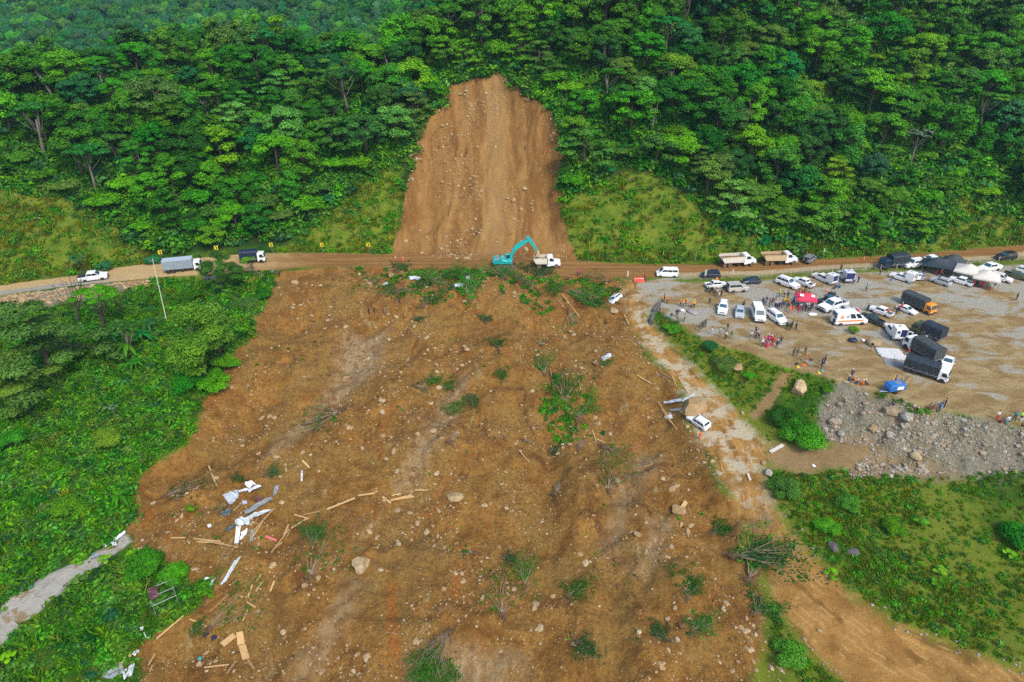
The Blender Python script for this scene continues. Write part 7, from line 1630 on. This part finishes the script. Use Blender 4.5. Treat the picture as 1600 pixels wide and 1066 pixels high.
big_tree(1290, 830, 'bush', 'fresh', 528, 0.6, 'bright leafy shrub in the meadow beside the dark boulders'); big_tree(1395, 830, 'bush', 'fresh', 529, 0.6, 'bright shrub in the middle of the meadow'); big_tree(1590, 850, 'bush', 'deep', 530, 1.0, 'dark shrub at the right photo edge'); big_tree(1225, 770, 'bush', 'mid', 531, 0.8, 'green shrub at the top of the meadow next to the track'); big_tree(1325, 790, 'bush', 'fresh', 532, 0.6, 'bright weed clump in the upper meadow'); big_tree(1230, 1030, 'bush', 'fresh', 533, 0.8, 'bright shrub between the slide and the dirt track'); big_tree(1290, 610, 'bush', 'mid', 534, 0.4, 'small green shrub on top of the rubble')
big_tree(1335, 522, 'bush', 'fresh', 535, 0.42, 'low bright weeds beside the striped ambulance'); big_tree(1050, 518, 'bush', 'fresh', 536, 0.6, 'bright green shrub under the checkpoint stall')
big_tree(335, 608, 'bush', 'mid', 541, 1.0, 'low bush at the foot of the dense olive tree, nearest the slide'); big_tree(298, 606, 'bush', 'deep', 542, 1.0, 'dark bush at the foot of the dense olive tree, away from the slide'); big_tree(352, 578, 'bush', 'fresh', 543, 0.9, 'bright bush hugging the slide edge under the dense olive tree')
def leafless(u, v, label, s=1.0, n=9, seed=3):
    r = np.random.default_rng(seed); p = at(u, v); ms = MS()
    tube(ms, [(0, 0, -.5), (.1, 0, 1.5), (.15, .1, 3.0)], [.2, .15, .11], n=7)
    for i in range(n):
        a = r.uniform(0, 6.28); t = r.uniform(1.2, 4.0); q = np.array([.12, 0.05, r.uniform(1.5, 3)]); e = q+np.array([math.cos(a)*t*.8, math.sin(a)*t*.8, r.uniform(2.5, 6)])
        m = (q+e)/2+np.array([math.cos(a), math.sin(a), -.4])*.5; tube(ms, [q, m, e], [.075, .05, .018], n=5)
        for k in range(3): e2 = m+(e-m)*r.uniform(.2, .9); tube(ms, [e2, e2+r.normal(0, .7, 3)+np.array([0, 0, .9])], [.03, .01], n=4)
    o = empty('leafless_tree', (p.x, p.y, p.z), (0, 0, 0), label, 'tree'); o.scale = (s, s, s); link('branches', soup_mesh('branches', ms.done(), [BARK], smooth=True), o)
leafless(125, 505, 'leafless tree with spreading bare branches left of the utility pole', 1.35); leafless(190, 490, 'smaller leafless tree below the white pickup', 0.8, 6, 5)
for u_, v_, s_, lb in ((118,160,1.1,'dead grey tree standing in the left forest'),(520,135,1.0,'bare white tree in the forest left of the scar'),(940,50,1.5,'tall pale dead trunk at the top of the right forest')):
    leafless(u_, v_, lb, s_, 5, int(u_))
def banana_mesh(seed, nl=10, L=2.6, wd=0.55):
    r = np.random.default_rng(seed); ms = MS(); tk = MS(); H = 2.2
    for i in range(nl):
        a = 2*math.pi*i/nl+r.normal(0, .25); up = r.uniform(.35, 1.0); ln = L*r.uniform(.7, 1.1); k = 7; rows = []
        for j in range(k):
            t = j/(k-1); x = ln*t*math.cos(.4*up*2); z = H+ln*(up*t-1.05*t*t*.9); w2 = wd*math.sin(math.pi*min(1, .08+t*.9))**.6
            c = np.array([math.cos(a)*x, math.sin(a)*x, z]); sd_ = np.array([-math.sin(a), math.cos(a), 0])*w2/2
            rows.append((c-sd_+np.array([0, 0, -.10*w2]), c, c+sd_+np.array([0, 0, -.10*w2])))
        V = np.array([p for rw in rows for p in rw]); F = []
        for j in range(k-1): F += [(j*3, j*3+1, j*3+4, j*3+3), (j*3+1, j*3+2, j*3+5, j*3+4)]
        ms.add(V, np.array(F).ravel(), np.full(len(F), 4), np.full(len(V), r.uniform(.2, .9)), np.zeros(len(F), int))
    tube(tk, [(0, 0, -.3), (0, 0, 1.2), (0, 0, H+.1)], [.17, .14, .09], n=8)
    return ms.done(), tk.done()
BN = [banana_mesh(s) for s in (1, 2, 3)]; BNL = [soup_mesh('leaves', a, [LM['blue' if i == 0 else 'mid']], smooth=True) for i, (a, b) in enumerate(BN)]; BNT = [soup_mesh('stem', b, [LM['olive']], smooth=True) for a, b in BN]
for i, (u_, v_, s_, wh) in enumerate(((175,545,1.25,'in the middle of the banana grove'),(205,560,1.3,'at the front of the banana grove'),(190,525,1.2,'at the back of the banana grove'),(225,540,1.15,'right side of the banana grove'),(150,530,1.1,'left side of the banana grove'),(215,582,1.0,'lowest of the banana grove'),(235,518,1.0,'under the slender pale trunk'),(192,790,0.9,'at the slide edge above the gravel lane'),(272,665,0.7,'at the slide edge on the left slope'))):
    p = at(u_, v_); o = empty('banana_plant', (p.x, p.y, p.z), (0, 0, i*1.7), 'banana plant with long arching leaves '+wh, 'banana plant', 'banana plants on the left slope'); o.scale = (s_,)*3; link('leaves', BNL[i % 3], o); link('stem', BNT[i % 3], o)
def broadleaf(seed):
    r = np.random.default_rng(seed); ms = MS(); st = MS()
    for i in range(6):
        a = r.uniform(0, 6.28); q = r.uniform(.25, .8); c = np.array([math.cos(a)*q, math.sin(a)*q, r.uniform(.7, 1.2)]); k = 10
        th = np.linspace(0, 2*np.pi, k, endpoint=False); V = np.column_stack([.38*np.cos(th), .30*np.sin(th), -.05*np.cos(2*th)])+c
        V = np.vstack([V, c+np.array([0, 0, .04])]); F = [(j, (j+1) % k, k) for j in range(k)]
        ms.add(V, np.array(F).ravel(), np.full(k, 3), np.full(k+1, r.uniform(.4, 1)), np.zeros(k, int)); tube(st, [(0, 0, -.1), c*np.array([.6, .6, .6]), c], [.03, .025, .015], n=4)
    return soup_mesh('leaves', ms.done(), [LM['fresh']]), soup_mesh('stems', st.done(), [LM['olive']])
BL = [broadleaf(s) for s in (1, 2)]
for i, (u_, v_, lb) in enumerate(((125,914,'beside the gravel lane, left of two clumps'),(163,918,'beside the gravel lane, right of two clumps'),(168,878,'close to the lane end'),(1437,822,'in the upper meadow'),(1572,872,'at the right of the meadow'),(1297,905,'in the meadow beside the track'),(1470,900,'in the middle of the meadow'),(1463,917,'below another in the meadow'),(20,1030,'at the bottom left corner'),(300,800,'at the slide edge above the wreck'))):
    p = at(u_, v_); o = empty('broadleaf_plant', (p.x, p.y, p.z), (0, 0, i), 'plant with big round bright leaves '+lb, 'plant', 'round leaved plants'); o.scale = (1.05,)*3; link('leaves', BL[i % 2][0], o); link('stems', BL[i % 2][1], o)
p = at(183, 655); o = empty('silver_shrub', (p.x, p.y, p.z), (0, 0, 0), 'small pale silvery plant in the grass of the left slope', 'plant'); cA, tA = tree_shape('cecropia', 77); o.scale = (.28,)*3; link('crown', soup_mesh('crown', cA, [LM['silver']]), o); link('trunk', soup_mesh('trunk', tA, [BARKP]), o)

# ------------------------------------------------------------------ haze
def haze():
    b = MB().box((0, 700, 150), (3100, 2300, 460)); me = b.mesh('haze', [])
    m = bpy.data.materials.new('haze_air'); m.use_nodes = True; nt = m.node_tree; nt.nodes.clear()
    out = nt.nodes.new('ShaderNodeOutputMaterial'); v = nt.nodes.new('ShaderNodeVolumePrincipled')
    v.inputs['Color'].default_value = (0.50, 0.78, 1.0, 1); v.inputs['Density'].default_value = 0.00013; v.inputs['Anisotropy'].default_value = 0.2
    nt.links.new(v.outputs[0], out.inputs['Volume']); me.materials.append(m)
    tag(link('haze', me), 'thin bluish air haze over the valley', 'haze', kind='stuff')
haze()
